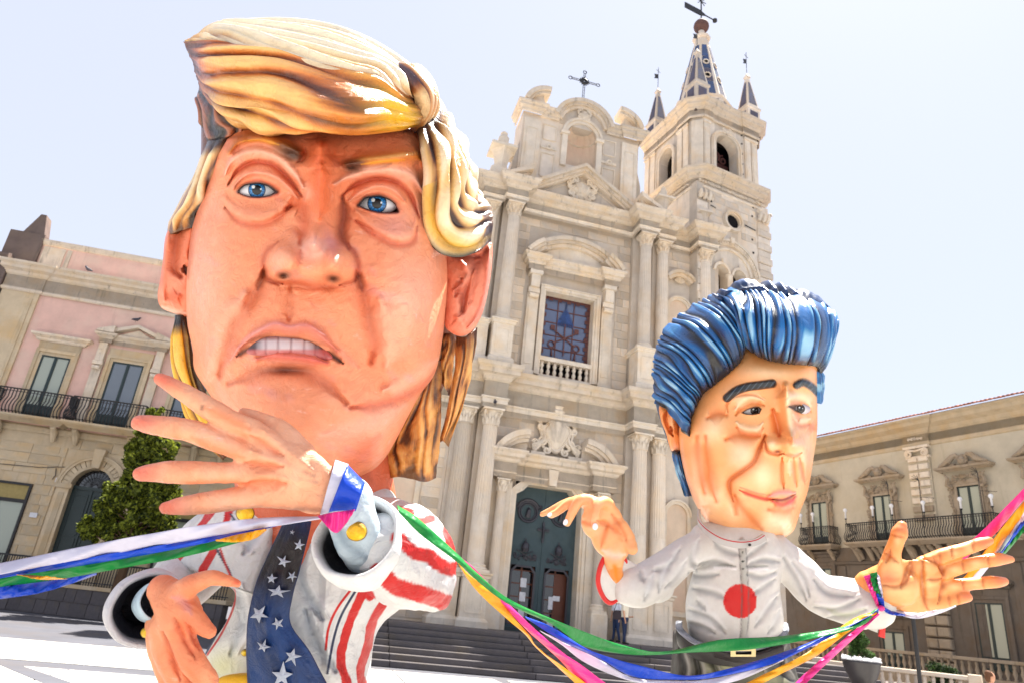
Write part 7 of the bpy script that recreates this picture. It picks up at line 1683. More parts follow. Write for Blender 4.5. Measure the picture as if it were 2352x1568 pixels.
# brows
for L, w_ in (([(1670, 913), (1690, 897), (1715, 888), (1745, 884), (1774, 880)], 11), ([(1830, 884), (1845, 878), (1862, 886), (1880, 902)], 10)):
    d, t = pdist(X_, Y_, L); k = np.clip((w_ - d) / 2, 0, 1); F2.push(np.clip((w_ - d) / 5, 0, 1), .03); F2.paint(k, srgb(22, 30, 40)); F2.paint(k * np.clip(np.sin(X_ * .5 + Y_ * .4) * 2 - 1.3, 0, 1), srgb(120, 140, 160), .6)
for E_ in ([(1705, 947), (1716, 940), (1730, 935), (1741, 934), (1748, 939), (1744, 948), (1728, 951), (1714, 950)], [(1812, 933), (1824, 930), (1838, 930), (1850, 937), (1856, 946), (1842, 948), (1828, 943)]):
    we = softpoly(X_, Y_, E_, 3.); F2.push(np.clip(we * 2 - .7, 0, 1), -.07); F2.paint(np.clip(we * 2 - .4, 0, 1), srgb(60, 30, 26), .95); F2.stroke(E_[:5], 2, .006, srgb(90, 44, 26), .9, False)
F2.build('face', VS, SF, off2)
eyeball(SF, off2, 1727, 943, 27, 13, F2.depth(1727, 926) + .05, 1733, 942, 8.5, srgb(70, 56, 50), .6, hl=(-.3, -.35), bulge=.035)
eyeball(SF, off2, 1835, 939, 27, 13, F2.depth(1836, 920) + .05, 1839, 938, 9, srgb(70, 56, 50), .6, hl=(-.3, -.35), bulge=.035)
e2 = Sheet([(1514, 932), (1530, 926), (1546, 932), (1556, 960), (1562, 1000), (1570, 1010), (1568, 1040), (1552, 1042), (1540, 1030), (1530, 995), (1518, 965)], D2 + .36, .08, .08, 160, 60, 8, .5, (1542, 985), srgb(246, 170, 110))
e2.stroke([(1532, 940), (1528, 960), (1536, 985), (1546, 1000)], 5, -.04, srgb(214, 112, 54), .9); e2.stroke([(1544, 945), (1546, 970), (1548, 985)], 5, .02, srgb(252, 200, 150), .8); e2.stroke([(1540, 978), (1544, 990)], 4, -.03, srgb(170, 78, 40), .8); e2.blob(1552, 1028, 12, 10, .01, srgb(252, 190, 160), .8)
e2.build('ear', VS, SF, off2)
nk = Skin([capsule([(1700, 1170, D2 + .36, 66), (1700, 1230, D2 + .36, 70), (1700, 1290, D2 + .36, 80)], 24)], .03, 4, srgb(232, 140, 60)); nk.build('neck', VS, SF, off2)
# hair
BH = srgb(6, 132, 190); BM = srgb(0, 78, 124); BD = srgb(12, 24, 40); BW = srgb(176, 214, 236)
bk2 = Sheet([(1508, 925), (1506, 870), (1507, 815), (1530, 765), (1575, 715), (1640, 685), (1715, 664), (1790, 672), (1860, 690), (1900, 720), (1908, 770), (1895, 830), (1870, 900), (1800, 1000), (1640, 1080), (1560, 1060), (1530, 1000)], D2 + .5, .12, .6, 220, 50, 26, .5, (1690, 850), BM); bk2.paint(np.clip(fnoise(bk2.fx, bk2.fy, 3, 4, .06) + .4, 0, 1), BD, .7); bk2.build('hair_back', VSH, SF, off2)
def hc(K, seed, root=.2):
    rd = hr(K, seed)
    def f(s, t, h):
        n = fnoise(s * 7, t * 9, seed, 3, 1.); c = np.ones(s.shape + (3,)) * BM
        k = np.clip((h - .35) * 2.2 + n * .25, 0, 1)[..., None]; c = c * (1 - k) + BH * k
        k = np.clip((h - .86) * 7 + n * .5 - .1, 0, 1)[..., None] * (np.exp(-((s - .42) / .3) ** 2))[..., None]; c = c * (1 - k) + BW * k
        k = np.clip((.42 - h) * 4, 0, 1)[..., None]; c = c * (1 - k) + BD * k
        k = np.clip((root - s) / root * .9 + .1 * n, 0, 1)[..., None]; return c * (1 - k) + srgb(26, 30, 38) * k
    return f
def hr(K, seed):
    r = np.random.default_rng(seed); ph = r.uniform(0, 6.28, 4)
    def f(s, t):
        w_ = t * K + .16 * np.sin(s * 4 + t * 7 + ph[0]) + .1 * np.sin(s * 9 + t * 17 + ph[1]) + .8 * np.sin(t * 9 + ph[2]) + .35 * np.sin(t * 31 + s * 2 + ph[3]); a = np.abs(np.sin(w_ * math.pi)) ** .75; b = np.abs(np.sin(w_ * math.pi * .37 + s * 1.5)) ; return (a * (.45 + .55 * b)) * np.clip(s * 8 + .25, 0, 1) * (1 + .2 * np.sin(s * 14 + w_ * 2)) + .12 * np.abs(np.sin(w_ * math.pi * 3.1))
    return f
zf = lambda x, y: F2.depth(x, y)
sg = [[(1584, 1002, D2 + .02), (1570, 985, D2 - .0), (1552, 960, D2 + .06), (1532, 940, D2 + .16), (1508, 925, D2 + .34)],
      [(1588, 960, D2 + .0), (1575, 925, D2 - .05), (1552, 905, D2 + .02), (1528, 893, D2 + .12), (1504, 888, D2 + .32)],
      [(1612, 908, D2 - .02), (1592, 880, D2 - .08), (1562, 860, D2 - .02), (1532, 850, D2 + .1), (1505, 848, D2 + .32)],
      [(1645, 880, D2 - .04), (1615, 840, D2 - .11), (1582, 815, D2 - .06), (1548, 800, D2 + .08), (1513, 795, D2 + .32)],
      [(1675, 855, D2 - .06), (1650, 805, D2 - .14), (1615, 775, D2 - .08), (1578, 758, D2 + .08), (1535, 752, D2 + .34)],
      [(1700, 830, D2 - .08), (1685, 780, D2 - .16), (1655, 745, D2 - .1), (1620, 722, D2 + .08), (1578, 714, D2 + .36)],
      [(1712, 800, D2 - .09), (1704, 750, D2 - .17), (1685, 712, D2 - .1), (1662, 692, D2 + .1), (1635, 684, D2 + .38)]]
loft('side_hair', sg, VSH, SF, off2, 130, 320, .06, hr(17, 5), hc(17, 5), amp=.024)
qg = [[(1713, 797, D2 - .1), (1700, 748, D2 - .2), (1686, 712, D2 - .16), (1672, 690, D2 - .02), (1650, 684, D2 + .2)],
      [(1735, 812, D2 - .12), (1724, 768, D2 - .26), (1716, 722, D2 - .24), (1706, 684, D2 - .06), (1700, 664, D2 + .2)],
      [(1762, 825, D2 - .13), (1752, 778, D2 - .30), (1748, 728, D2 - .3), (1742, 682, D2 - .12), (1738, 662, D2 + .18)],
      [(1795, 832, D2 - .13), (1788, 785, D2 - .32), (1788, 735, D2 - .33), (1786, 692, D2 - .16), (1782, 670, D2 + .16)],
      [(1830, 836, D2 - .1), (1828, 790, D2 - .28), (1832, 742, D2 - .3), (1836, 700, D2 - .14), (1834, 678, D2 + .16)],
      [(1860, 838, D2 - .04), (1866, 795, D2 - .2), (1874, 750, D2 - .2), (1880, 712, D2 - .06), (1878, 694, D2 + .2)],
      [(1878, 842, D2 + .06), (1890, 805, D2 - .04), (1904, 765, D2 - .02), (1908, 735, D2 + .06), (1902, 712, D2 + .24)],
      [(1884, 858, D2 + .2), (1896, 820, D2 + .16), (1912, 778, D2 + .16), (1917, 745, D2 + .2), (1910, 722, D2 + .34)]]
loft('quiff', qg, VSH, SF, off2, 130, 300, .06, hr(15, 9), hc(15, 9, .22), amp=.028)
tg = [[(1650, 690, D2 + .1), (1700, 668, D2 + .02), (1745, 668, D2 - .02), (1800, 676, D2 - .02), (1850, 690, D2 + .0), (1900, 716, D2 + .1)], [(1640, 684, D2 + .22), (1700, 656, D2 + .12), (1750, 654, D2 + .1), (1800, 664, D2 + .1), (1850, 676, D2 + .12), (1895, 700, D2 + .2)], [(1640, 686, D2 + .4), (1700, 660, D2 + .36), (1750, 660, D2 + .36), (1800, 670, D2 + .36), (1850, 682, D2 + .36), (1890, 704, D2 + .4)]]
loft('hair_crest', tg, VSH, SF, off2, 200, 40, .04, lambda s, t: .5 + .5 * np.sin(s * 44 + t * 4 + 3 * np.sin(s * 11)) + .3 * fnoise(s * 30, t * 8, 7, 3, 1.), lambda s, t, h: np.ones(s.shape + (3,)) * BM * (.35 + h[..., None] * .9), amp=.03)
loft('hair_nape', [[(1544, 1035, D2 + .3), (1552, 1070, D2 + .32), (1566, 1110, D2 + .36), (1576, 1138, D2 + .4)], [(1556, 1040, D2 + .26), (1562, 1075, D2 + .28), (1574, 1110, D2 + .34), (1582, 1138, D2 + .38)], [(1566, 1040, D2 + .3), (1572, 1080, D2 + .34), (1580, 1115, D2 + .38), (1588, 1138, D2 + .42)]], VSH, SF, off2, 60, 40, .04, hr(4, 4), hc(4, 4, .05), amp=.012)
loft('hair_nape', [[(1876, 850, D2 + .12), (1880, 880, D2 + .14), (1878, 925, D2 + .2)], [(1884, 850, D2 + .2), (1888, 880, D2 + .22), (1883, 926, D2 + .3)], [(1890, 856, D2 + .34), (1890, 885, D2 + .36), (1886, 920, D2 + .4)]], VSH, SF, off2, 50, 40, .04, hr(4, 6), hc(4, 6, .05), amp=.012)
sbn = [[(1584, 1002, D2 + .0), (1566, 990, D2 + .04), (1556, 975, D2 + .08)], [(1590, 950, D2 - .03), (1574, 942, D2 + .02), (1556, 935, D2 + .1)]]
# torso
G1 = srgb(216, 214, 210); G2 = srgb(132, 134, 138); G3 = srgb(240, 240, 240)
dT = D2 + .15
body = [capsule([(1700, 1270, dT, 92), (1690, 1330, dT, 96), (1685, 1400, dT, 108), (1685, 1450, dT, 104)], 32, .62), capsule([(1625, 1240, dT, 42), (1700, 1250, dT, 60), (1775, 1265, dT, 46)], 28, .8),
        capsule([(1630, 1245, dT, 40), (1570, 1275, dT - .02, 38), (1520, 1315, dT - .06, 44), (1470, 1345, dT - .12, 46), (1445, 1345, dT - .14, 44)], 24), ellip(1510, 1350, dT - .08, 40, 34, .1),
        capsule([(1775, 1265, dT, 44), (1830, 1310, dT - .02, 44), (1880, 1360, dT - .06, 46), (1940, 1378, dT - .1, 52), (2000, 1388, dT - .12, 54)], 24), ellip(1985, 1410, dT - .12, 34, 36, .07)]
tb = Skin(body, .009, 8, G1); x, y = tb.x, tb.y
tb.paint(np.clip(fnoise(x, y, 4, 4, .03) * .6, 0, 1), G3, .5)
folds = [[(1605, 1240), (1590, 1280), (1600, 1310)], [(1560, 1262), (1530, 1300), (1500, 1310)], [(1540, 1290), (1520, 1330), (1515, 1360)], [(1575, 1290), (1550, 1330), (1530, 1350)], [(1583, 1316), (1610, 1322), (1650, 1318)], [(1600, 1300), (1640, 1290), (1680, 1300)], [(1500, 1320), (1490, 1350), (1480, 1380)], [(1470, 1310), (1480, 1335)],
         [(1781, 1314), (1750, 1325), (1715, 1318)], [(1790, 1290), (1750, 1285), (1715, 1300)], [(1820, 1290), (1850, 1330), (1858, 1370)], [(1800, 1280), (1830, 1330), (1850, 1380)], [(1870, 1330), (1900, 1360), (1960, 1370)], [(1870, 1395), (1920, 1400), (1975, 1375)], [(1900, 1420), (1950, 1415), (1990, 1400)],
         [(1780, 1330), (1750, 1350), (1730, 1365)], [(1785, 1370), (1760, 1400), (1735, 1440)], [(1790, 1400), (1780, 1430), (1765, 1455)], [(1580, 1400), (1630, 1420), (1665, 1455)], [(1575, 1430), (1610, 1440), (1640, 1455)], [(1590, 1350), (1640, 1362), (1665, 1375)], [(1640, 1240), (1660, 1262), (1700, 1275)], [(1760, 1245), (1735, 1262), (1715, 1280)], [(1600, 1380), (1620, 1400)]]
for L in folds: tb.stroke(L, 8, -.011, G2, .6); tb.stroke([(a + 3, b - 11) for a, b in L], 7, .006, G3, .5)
for sx, L in ((1, [(1642, 1303), (1668, 1303), (1690, 1306)]), (1, [(1716, 1308), (1740, 1306), (1762, 1305)])):
    tb.stroke([(a, b - 6) for a, b in L], 3, -.01, srgb(150, 152, 146), .8); d, t = pdist(x, y, L); tb.paint(np.clip((4 - d) / 2, 0, 1) * (tb.front > .3), G3, .9)
d, t = pdist(x, y, [(1704, 1240), (1708, 1300), (1712, 1380), (1708, 1470)]); pk = np.clip((7 - d) / 2, 0, 1) * (tb.front > .3)
cxr, cyr = 1700, 1379; dr = np.hypot(x - cxr, (y - cyr) * .99)
tb.paint(np.clip((39.5 + .8 * fnoise(x, y, 4, 3, .2) - dr) / 1.2, 0, 1) * (tb.front > .2), srgb(206, 36, 24)); tb.push(pk * .008); tb.paint(pk * (dr > 40), srgb(176, 176, 170), .8)
for s in (-8, 8): tb.stroke([(1704 + s, 1240), (1708 + s, 1300), (1712 + s, 1380), (1708 + s, 1470)], 1.6, -.004, srgb(100, 96, 96), .7, False)
for yb in (1267, 1288, 1305): kk = np.hypot(x - 1706, y - yb); tb.paint(np.clip((3.2 - kk), 0, 1) * (tb.front > .3), srgb(30, 34, 36))
tb.stroke([(1900, 1400), (1940, 1412), (1985, 1396)], 8, 0, srgb(150, 160, 110), .4)
tb.push(fnoise(x, y, 8, 3, .05) * .003)
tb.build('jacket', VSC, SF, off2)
def band_ring(name, c, axis, rad, w_, th, col, parent, off, m, sq=1.0, n=48, updir=(0, 0, 1.), col_in=None):
    """short closed band (ring) of width w_ along axis"""
    c = np.array(c, float); a = np.array(axis, float); a /= np.linalg.norm(a); u = np.cross(a, updir); u /= np.linalg.norm(u); v = np.cross(a, u)
    V = []; F = []
    prof = [(rad, -w_ / 2), (rad + th, -w_ / 2 + th * .3), (rad + th, w_ / 2 - th * .3), (rad, w_ / 2)] if th < .02 else [(rad + th * .5 + th * .5 * math.cos(q), w_ / 2 * math.sin(q)) for q in np.linspace(0, 6.28, 9)[:-1]]
    k = len(prof)
    for r, z in prof:
        for i in range(n): an = 2 * math.pi * i / n; V.append(c + a * z + u * math.cos(an) * r * sq + v * math.sin(an) * r)
    for j in range(k):
        for i in range(n): F.append((j * n + i, j * n + (i + 1) % n, ((j + 1) % k) * n + (i + 1) % n, ((j + 1) % k) * n + i))
    V = np.array(V); return meshobj(name, [tuple(q) for q in V - off], F, m, parent, True, np.ones((len(V), 3)) * np.array(col))
# collar
loft('collar', [[(1601, 1168, dT - .02), (1604, 1190, dT - .12), (1625, 1212, dT - .22), (1660, 1232, dT - .28), (1700, 1240, dT - .3), (1735, 1236, dT - .26), (1755, 1225, dT - .2)], [(1602, 1182, dT - .04), (1604, 1206, dT - .14), (1624, 1230, dT - .24), (1658, 1250, dT - .29), (1700, 1258, dT - .31), (1738, 1252, dT - .27), (1762, 1240, dT - .2)]], VSC, SF, off2, 100, 20, .02, None,
     lambda s, t, h: np.where(((t > .12) & (t < .28))[..., None], srgb(196, 30, 30), G1 * .95), amp=0)
meshobj('collar_button', *[(lambda q: (q[0] - off2 if False else [tuple(np.array(p_) - off2) for p_ in q[0]], q[1]))(ellip(1722, 1250, dT - .31, 4, 3.5, .008, 0, 10))][0], MT['iron'], SF)
# left cuff: red rim and lined opening
cuffc = P(1412, 1330, dT - .14); ax_ = frm(1470, 1345, dT - .06, 1412, 1328, dT - .14)
lo_ = [(1388, 1272), (1384, 1300), (1375, 1330)]
rim = [(1396, 1268), (1378, 1300), (1376, 1340), (1388, 1372), (1404, 1384), (1422, 1368), (1434, 1330), (1438, 1290), (1430, 1276)]
rp = closed([(1392, 1276), (1378, 1304), (1374, 1338), (1386, 1370), (1402, 1383), (1420, 1370), (1432, 1338), (1437, 1300), (1432, 1280), (1412, 1268)], 40)
def rimdepth(x): return dT - .24 + (x - 1374) / 63 * .10
tube_pts = [(a, b, rimdepth(a), 5.6) for a, b in rp[::3]] ; tube_pts.append(tube_pts[0])
v_, f_ = capsule(tube_pts, 10); meshobj('cuff_rim', [tuple(np.array(q) - off2) for q in v_], f_, plain('red_trim', srgb(206, 26, 22), .45, .5), SF, True)
# funnel joining rim to the arm
ringN = 48; rr_ = rp[np.linspace(0, len(rp) - 1, ringN).astype(int)]
V = []; 
for k, (f1, dd) in enumerate(((1.0, 0), (.97, .03), (.85, .1), (.6, .16))):
    for a, b in rr_: V.append(P(1405 + (a - 1405) * f1 + 30 * (1 - f1), 1326 + (b - 1326) * f1, rimdepth(a) + dd))
V2 = []
for k, (t_, ex) in enumerate(((0, 1.0), (.3, .98), (.65, .95), (1.0, .9))):
    for a, b in rr_: V2.append(P(a * (1 - t_) + (1475 + (a - 1405) * .25) * t_, (b + 1) * (1 - t_) + (1345 + (b - 1326) * .72) * t_, rimdepth(a) * (1 - t_) + (dT - .1 + (a - 1405) * .0015) * t_))
def ringfaces(n, k, o=0): return [(o + j * n + i, o + j * n + (i + 1) % n, o + (j + 1) * n + (i + 1) % n, o + (j + 1) * n + i) for j in range(k - 1) for i in range(n)]
meshobj('sleeve_lining', [tuple(q - off2) for q in V], ringfaces(ringN, 4), VSC, SF, True, np.ones((len(V), 3)) * srgb(110, 98, 92))
cf = np.ones((len(V2), 3)) * G1; meshobj('sleeve_end', [tuple(q - off2) for q in V2], ringfaces(ringN, 4), VSC, SF, True, cf)
# left hand
HS2 = srgb(248, 184, 132); dl = dT - .22
parts = [capsule([(1425, 1340, dl + .08, 17), (1412, 1310, dl + .03, 18), (1410, 1285, dl, 24)], 16), ellip(1395, 1240, dl, 46, 34, .05, 55), ellip(1410, 1258, dl - .005, 38, 28, .05, 20), ellip(1375, 1175, dl, 36, 34, .04, 60), ellip(1362, 1205, dl - .005, 26, 36, .04, -30), ellip(1400, 1190, dl + .01, 30, 44, .035, -25),
         capsule([(1440, 1235, dl - .0, 16), (1448, 1252, dl - .03, 17), (1452, 1260, dl - .05, 14)], 14), capsule([(1425, 1210, dl, 20), (1442, 1235, dl, 18)], 14),
         capsule([(1398, 1160, dl + .0, 16), (1388, 1152, dl - .03, 14), (1374, 1158, dl - .07, 12), (1368, 1180, dl - .10, 11), (1367, 1206, dl - .10, 10)], 14),
         capsule([(1375, 1160, dl, 16), (1348, 1146, dl - .02, 13), (1330, 1150, dl - .05, 12), (1314, 1176, dl - .07, 11), (1303, 1200, dl - .08, 9)], 14),
         capsule([(1362, 1156, dl + .02, 14), (1330, 1146, dl + .01, 11), (1305, 1156, dl - .01, 10), (1285, 1172, dl - .02, 9), (1266, 1182, dl - .03, 8)], 14),
         capsule([(1350, 1158, dl + .04, 12), (1318, 1148, dl + .04, 9), (1290, 1156, dl + .03, 8), (1262, 1172, dl + .02, 7), (1245, 1180, dl + .02, 6)], 14)]
hl_ = Skin(parts, .009, 4, HS2); x, y = hl_.x, hl_.y
hl_.paint(np.clip(fnoise(x, y, 4, 4, .04) * .7, 0, 1), srgb(252, 216, 180), .7); hl_.stroke([(1412, 1300), (1420, 1335)], 20, 0, srgb(232, 140, 40), .9)
for L in ([(1372, 1195), (1400, 1205), (1425, 1225)], [(1395, 1205), (1385, 1235), (1380, 1255)], [(1405, 1180), (1430, 1215), (1438, 1240)], [(1325, 1190), (1345, 1200), (1372, 1205)]): hl_.stroke(L, 6, -.012, srgb(228, 130, 76), .7)
hl_.stroke([(1400, 1200), (1415, 1220), (1430, 1240)], 12, .01, srgb(240, 150, 100), .5); hl_.stroke([(1385, 1262), (1410, 1275), (1435, 1272)], 10, .004, srgb(254, 214, 196), .8)
for (a, b) in ((1367, 1213), (1299, 1203), (1263, 1184)): pass
hl_.push(fnoise(x, y, 8, 3, .06) * .002); hlo = hl_.build('hand', VS, SF, off2)
nailm = plain('pale_nail_paint', srgb(232, 232, 240), .35, .5, .03, 20, 0)
for (a, b, rx, ry, dd, rt_) in ((1367, 1208, 6.5, 8, dl - .135, 0), (1299, 1198, 5.5, 7.5, dl - .105, 25), (1262, 1181, 6, 4.5, dl - .052, -20)):
    v_, f_ = ellip(a, b, dd, rx, ry, .006, rt_, 14); meshobj('fingernail', [tuple(np.array(q) - off2) for q in v_], f_, nailm, SF, True)
# right hand, open palm
HS3 = srgb(240, 166, 104); dr_ = dT - .18
parts = [ellip(2060, 1340, dr_, 52, 60, .05, 10), ellip(2100, 1345, dr_, 62, 62, .04, 0), ellip(2048, 1312, dr_ - .02, 34, 40, .045, 20), ellip(2090, 1380, dr_ - .01, 60, 26, .035, 8), capsule([(2000, 1345, dr_ + .03, 36), (2030, 1342, dr_ + .01, 46), (2060, 1340, dr_, 50)], 20, .8), ellip(2140, 1330, dr_ - .005, 28, 52, .03, -8),
         capsule([(2046, 1305, dr_ - .01, 28), (2050, 1270, dr_ - .02, 19), (2060, 1240, dr_ - .025, 16), (2066, 1222, dr_ - .02, 18), (2071, 1206, dr_ - .01, 12)], 16),
         capsule([(2125, 1300, dr_, 24), (2160, 1278, dr_ - .005, 17), (2190, 1268, dr_ - .01, 16), (2225, 1257, dr_ - .01, 14), (2250, 1248, dr_ - .01, 14), (2272, 1241, dr_ - .005, 10)], 16),
         capsule([(2130, 1325, dr_, 24), (2175, 1311, dr_ - .01, 17), (2210, 1300, dr_ - .02, 15), (2240, 1292, dr_ - .02, 14), (2290, 1283, dr_ - .015, 15), (2322, 1283, dr_ - .01, 8)], 16),
         capsule([(2130, 1352, dr_, 22), (2175, 1347, dr_ - .01, 16), (2210, 1342, dr_ - .02, 14), (2250, 1338, dr_ - .02, 14), (2285, 1335, dr_ - .02, 14), (2306, 1334, dr_ - .01, 10)], 16),
         capsule([(2120, 1380, dr_, 22), (2160, 1380, dr_ - .02, 17), (2185, 1376, dr_ - .03, 14), (2205, 1372, dr_ - .05, 13), (2222, 1370, dr_ - .05, 11)], 16)]
hr_ = Skin(parts, .009, 3, HS3); x, y = hr_.x, hr_.y
hr_.paint(np.clip(fnoise(x, y, 4, 4, .03) * .7, 0, 1), srgb(250, 196, 142), .6)
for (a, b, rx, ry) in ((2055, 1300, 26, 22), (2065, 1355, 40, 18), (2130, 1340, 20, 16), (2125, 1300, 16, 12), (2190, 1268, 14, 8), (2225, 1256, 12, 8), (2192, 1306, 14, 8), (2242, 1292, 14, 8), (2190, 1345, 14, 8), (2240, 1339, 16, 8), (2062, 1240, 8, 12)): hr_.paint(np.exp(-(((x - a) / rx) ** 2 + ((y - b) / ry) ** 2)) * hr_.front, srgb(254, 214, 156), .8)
for (a, b) in ((2066, 1208), (2264, 1243), (2308, 1283), (2300, 1334), (2222, 1368), (2042, 1325)): hr_.paint(np.exp(-(((x - a) / 22) ** 2 + ((y - b) / 16) ** 2)), srgb(238, 134, 104), .6)
for L in ([(2028, 1342), (2060, 1346), (2085, 1332), (2096, 1300), (2090, 1280)], [(2070, 1350), (2090, 1290)], [(2120, 1275), (2118, 1320), (2124, 1380), (2132, 1400)], [(2145, 1280), (2160, 1300), (2170, 1320)], [(2120, 1280), (2160, 1296), (2168, 1330), (2162, 1360), (2155, 1385)], [(2130, 1330), (2165, 1330)], [(2030, 1268), (2052, 1282), (2064, 1290)], [(2035, 1290), (2045, 1260)]): hr_.stroke(L, 5, -.012, srgb(190, 104, 54), .75)
for (a, b, c_y) in ((2062, 1230, 0), (2235, 1252, 1), (2186, 1268, 1), (2212, 1300, 1), (2270, 1286, 1), (2212, 1343, 1), (2258, 1337, 1), (2180, 1378, 1), (2200, 1374, 1), (2160, 1282, 1)):
    L = [(a - 14, b - 3), (a + 14, b + 3)] if not c_y else [(a - 2, b - 13), (a + 3, b + 13)]; hr_.stroke(L, 3.4, -.007, srgb(206, 116, 64), .8)
hr_.push(fnoise(x, y, 8, 3, .06) * .002); hr_.build('hand', VS, SF, off2)
# red tag of the cuff hanging at the wrist
loft('cuff_tab', [[(2018, 1398, dT - .2), (2020, 1430, dT - .19), (2019, 1461, dT - .2)], [(2033, 1400, dT - .2), (2034, 1430, dT - .21), (2033, 1465, dT - .2)]], plain('red_tab', srgb(206, 30, 26), .45, .5), SF, off2, 20, 6, .012)
loft('sleeve_flap', [[(1930, 1400, dT - .16), (1970, 1432, dT - .17), (2016, 1452, dT - .19)], [(1960, 1370, dT - .2), (1990, 1395, dT - .21), (2022, 1400, dT - .2)]], VSC, SF, off2, 40, 14, .01, lambda s, t: np.sin(s * 9), G1 * .95, amp=.004)
# trousers, waistband and belt
TRS = srgb(56, 53, 51); dW = dT
tw = Skin([capsule([(1684, 1600, dW, 136), (1684, 1640, dW, 140), (1684, 1680, dW, 142)], 32, .66), capsule([(1620, 1580, dW, 82), (1600, 1700, dW, 84), (1590, 2010, dW + .1, 84)], 24), capsule([(1750, 1580, dW, 82), (1790, 1700, dW, 84), (1810, 2000, dW + .1, 84)], 24)], .02, 4, TRS)
hp = Sheet([(1552, 1450), (1544, 1500), (1538, 1568), (1532, 1660), (1600, 1720), (1780, 1720), (1848, 1660), (1836, 1568), (1818, 1500), (1808, 1450), (1760, 1474), (1684, 1484), (1610, 1474)], dW + .12, .34, .3, 260, 80, 14, .42, (1680, 1580), TRS)
hp.paint(np.clip(fnoise(hp.fx, hp.fy, 4, 4, .04), 0, 1), srgb(52, 50, 50), .7); hp.blob(1680, 1528, 56, 20, 0, srgb(196, 196, 160), .8); hp.blob(1770, 1565, 40, 16, 0, srgb(186, 186, 140), .6)
for L in ([(1560, 1490), (1572, 1530), (1565, 1568)], [(1596, 1500), (1606, 1540), (1600, 1568)], [(1622, 1500), (1640, 1530), (1660, 1568)], [(1790, 1500), (1800, 1540), (1820, 1568)], [(1740, 1520), (1750, 1560)]): hp.stroke(L, 8, -.03, srgb(30, 28, 30), .8); hp.stroke([(a + 11, b) for a, b in L], 5, .012, srgb(150, 146, 140), .7)
hp.push(fnoise(hp.fx, hp.fy, 9, 4, .06), .008); hp.build('trouser_top', VSC, SF, off2)
x, y = tw.x, tw.y; tw.paint(np.clip(fnoise(x, y, 4, 4, .04), 0, 1), srgb(52, 50, 50), .7); tw.paint(np.exp(-(((x - 1690) / 60) ** 2 + ((y - 1530) / 22) ** 2)) + np.exp(-(((x - 1770) / 40) ** 2 + ((y - 1560) / 16) ** 2)), srgb(186, 186, 150), .7)
for L in ([(1570, 1490), (1580, 1530), (1575, 1568)], [(1600, 1500), (1610, 1540), (1605, 1568)], [(1790, 1500), (1800, 1540), (1840, 1568)], [(1640, 1530), (1660, 1568)]): tw.stroke(L, 8, -.03, srgb(36, 34, 36), .7); tw.stroke([(a + 12, b) for a, b in L], 5, .01, srgb(150, 146, 140), .6)
tw.push(fnoise(x, y, 9, 4, .05) * .006); tw.v[:, 2] = np.maximum(tw.v[:, 2], .05); tw.build('trousers', VSC, SF, off2)
wb_ = [(1556, 1428), (1560, 1448), (1600, 1478), (1660, 1492), (1720, 1492), (1780, 1476), (1806, 1450), (1806, 1432)]
def bandloft(name, up, h, d_edge, d_mid, m, col, th=.02, amp=0):
    n = len(up); g1 = []; g2 = []
    for i, (a, b) in enumerate(up):
        q = i / (n - 1) * 2 - 1; d = d_mid + (d_edge - d_mid) * q * q; g1.append((a, b, d)); g2.append((a, b + h, d))
    return loft(name, [g1, g2], m, SF, off2, 90, 12, th, (lambda s, t: np.sin(math.pi * t)) if amp else None, col, amp=amp)
bandloft('waistband', wb_, 36, dW + .06, dW - .26, VSC, lambda s, t, h: np.ones(s.shape + (3,)) * srgb(70, 66, 63) * (.8 + .3 * fnoise(s * 9, t * 3, 4, 3, 1.)[..., None]), .03, .01)
bandloft('waistband_rim', [(a, b - 4) for a, b in wb_], 8, dW + .05, dW - .275, VSC, lambda s, t, h: np.ones(s.shape + (3,)) * srgb(176, 180, 188) * (.8 + .35 * fnoise(s * 50, t * 20, 4, 3, 1.)[..., None]), .03, .012)
bandloft('belt', [(1640, 1490), (1690, 1502), (1740, 1502), (1800, 1482)], 18, dW - .26, dW - .31, VSC, lambda s, t, h: np.ones(s.shape + (3,)) * srgb(52, 40, 38), .03, .004)
bd = dW - .345; bm_ = plain('dull_gold_paint', srgb(214, 196, 140), .45, .5)
bb_ = MB()
def pl4(a, b, c, d, z0, z1): 
    q = [(a, b), (c, b), (c, d), (a, d)]; bb_.add([tuple(P(x, y, z0) - off2) for x, y in q] + [tuple(P(x, y, z1) - off2) for x, y in q], [(0, 1, 2, 3), (7, 6, 5, 4), (0, 4, 5, 1), (1, 5, 6, 2), (2, 6, 7, 3), (3, 7, 4, 0)])
pl4(1678, 1489, 1736, 1494, bd, bd + .02); pl4(1678, 1502, 1736, 1507, bd, bd + .02); pl4(1678, 1494, 1690, 1502, bd, bd + .02); pl4(1726, 1494, 1736, 1502, bd, bd + .02)
bb_.build('buckle', bm_, SF)
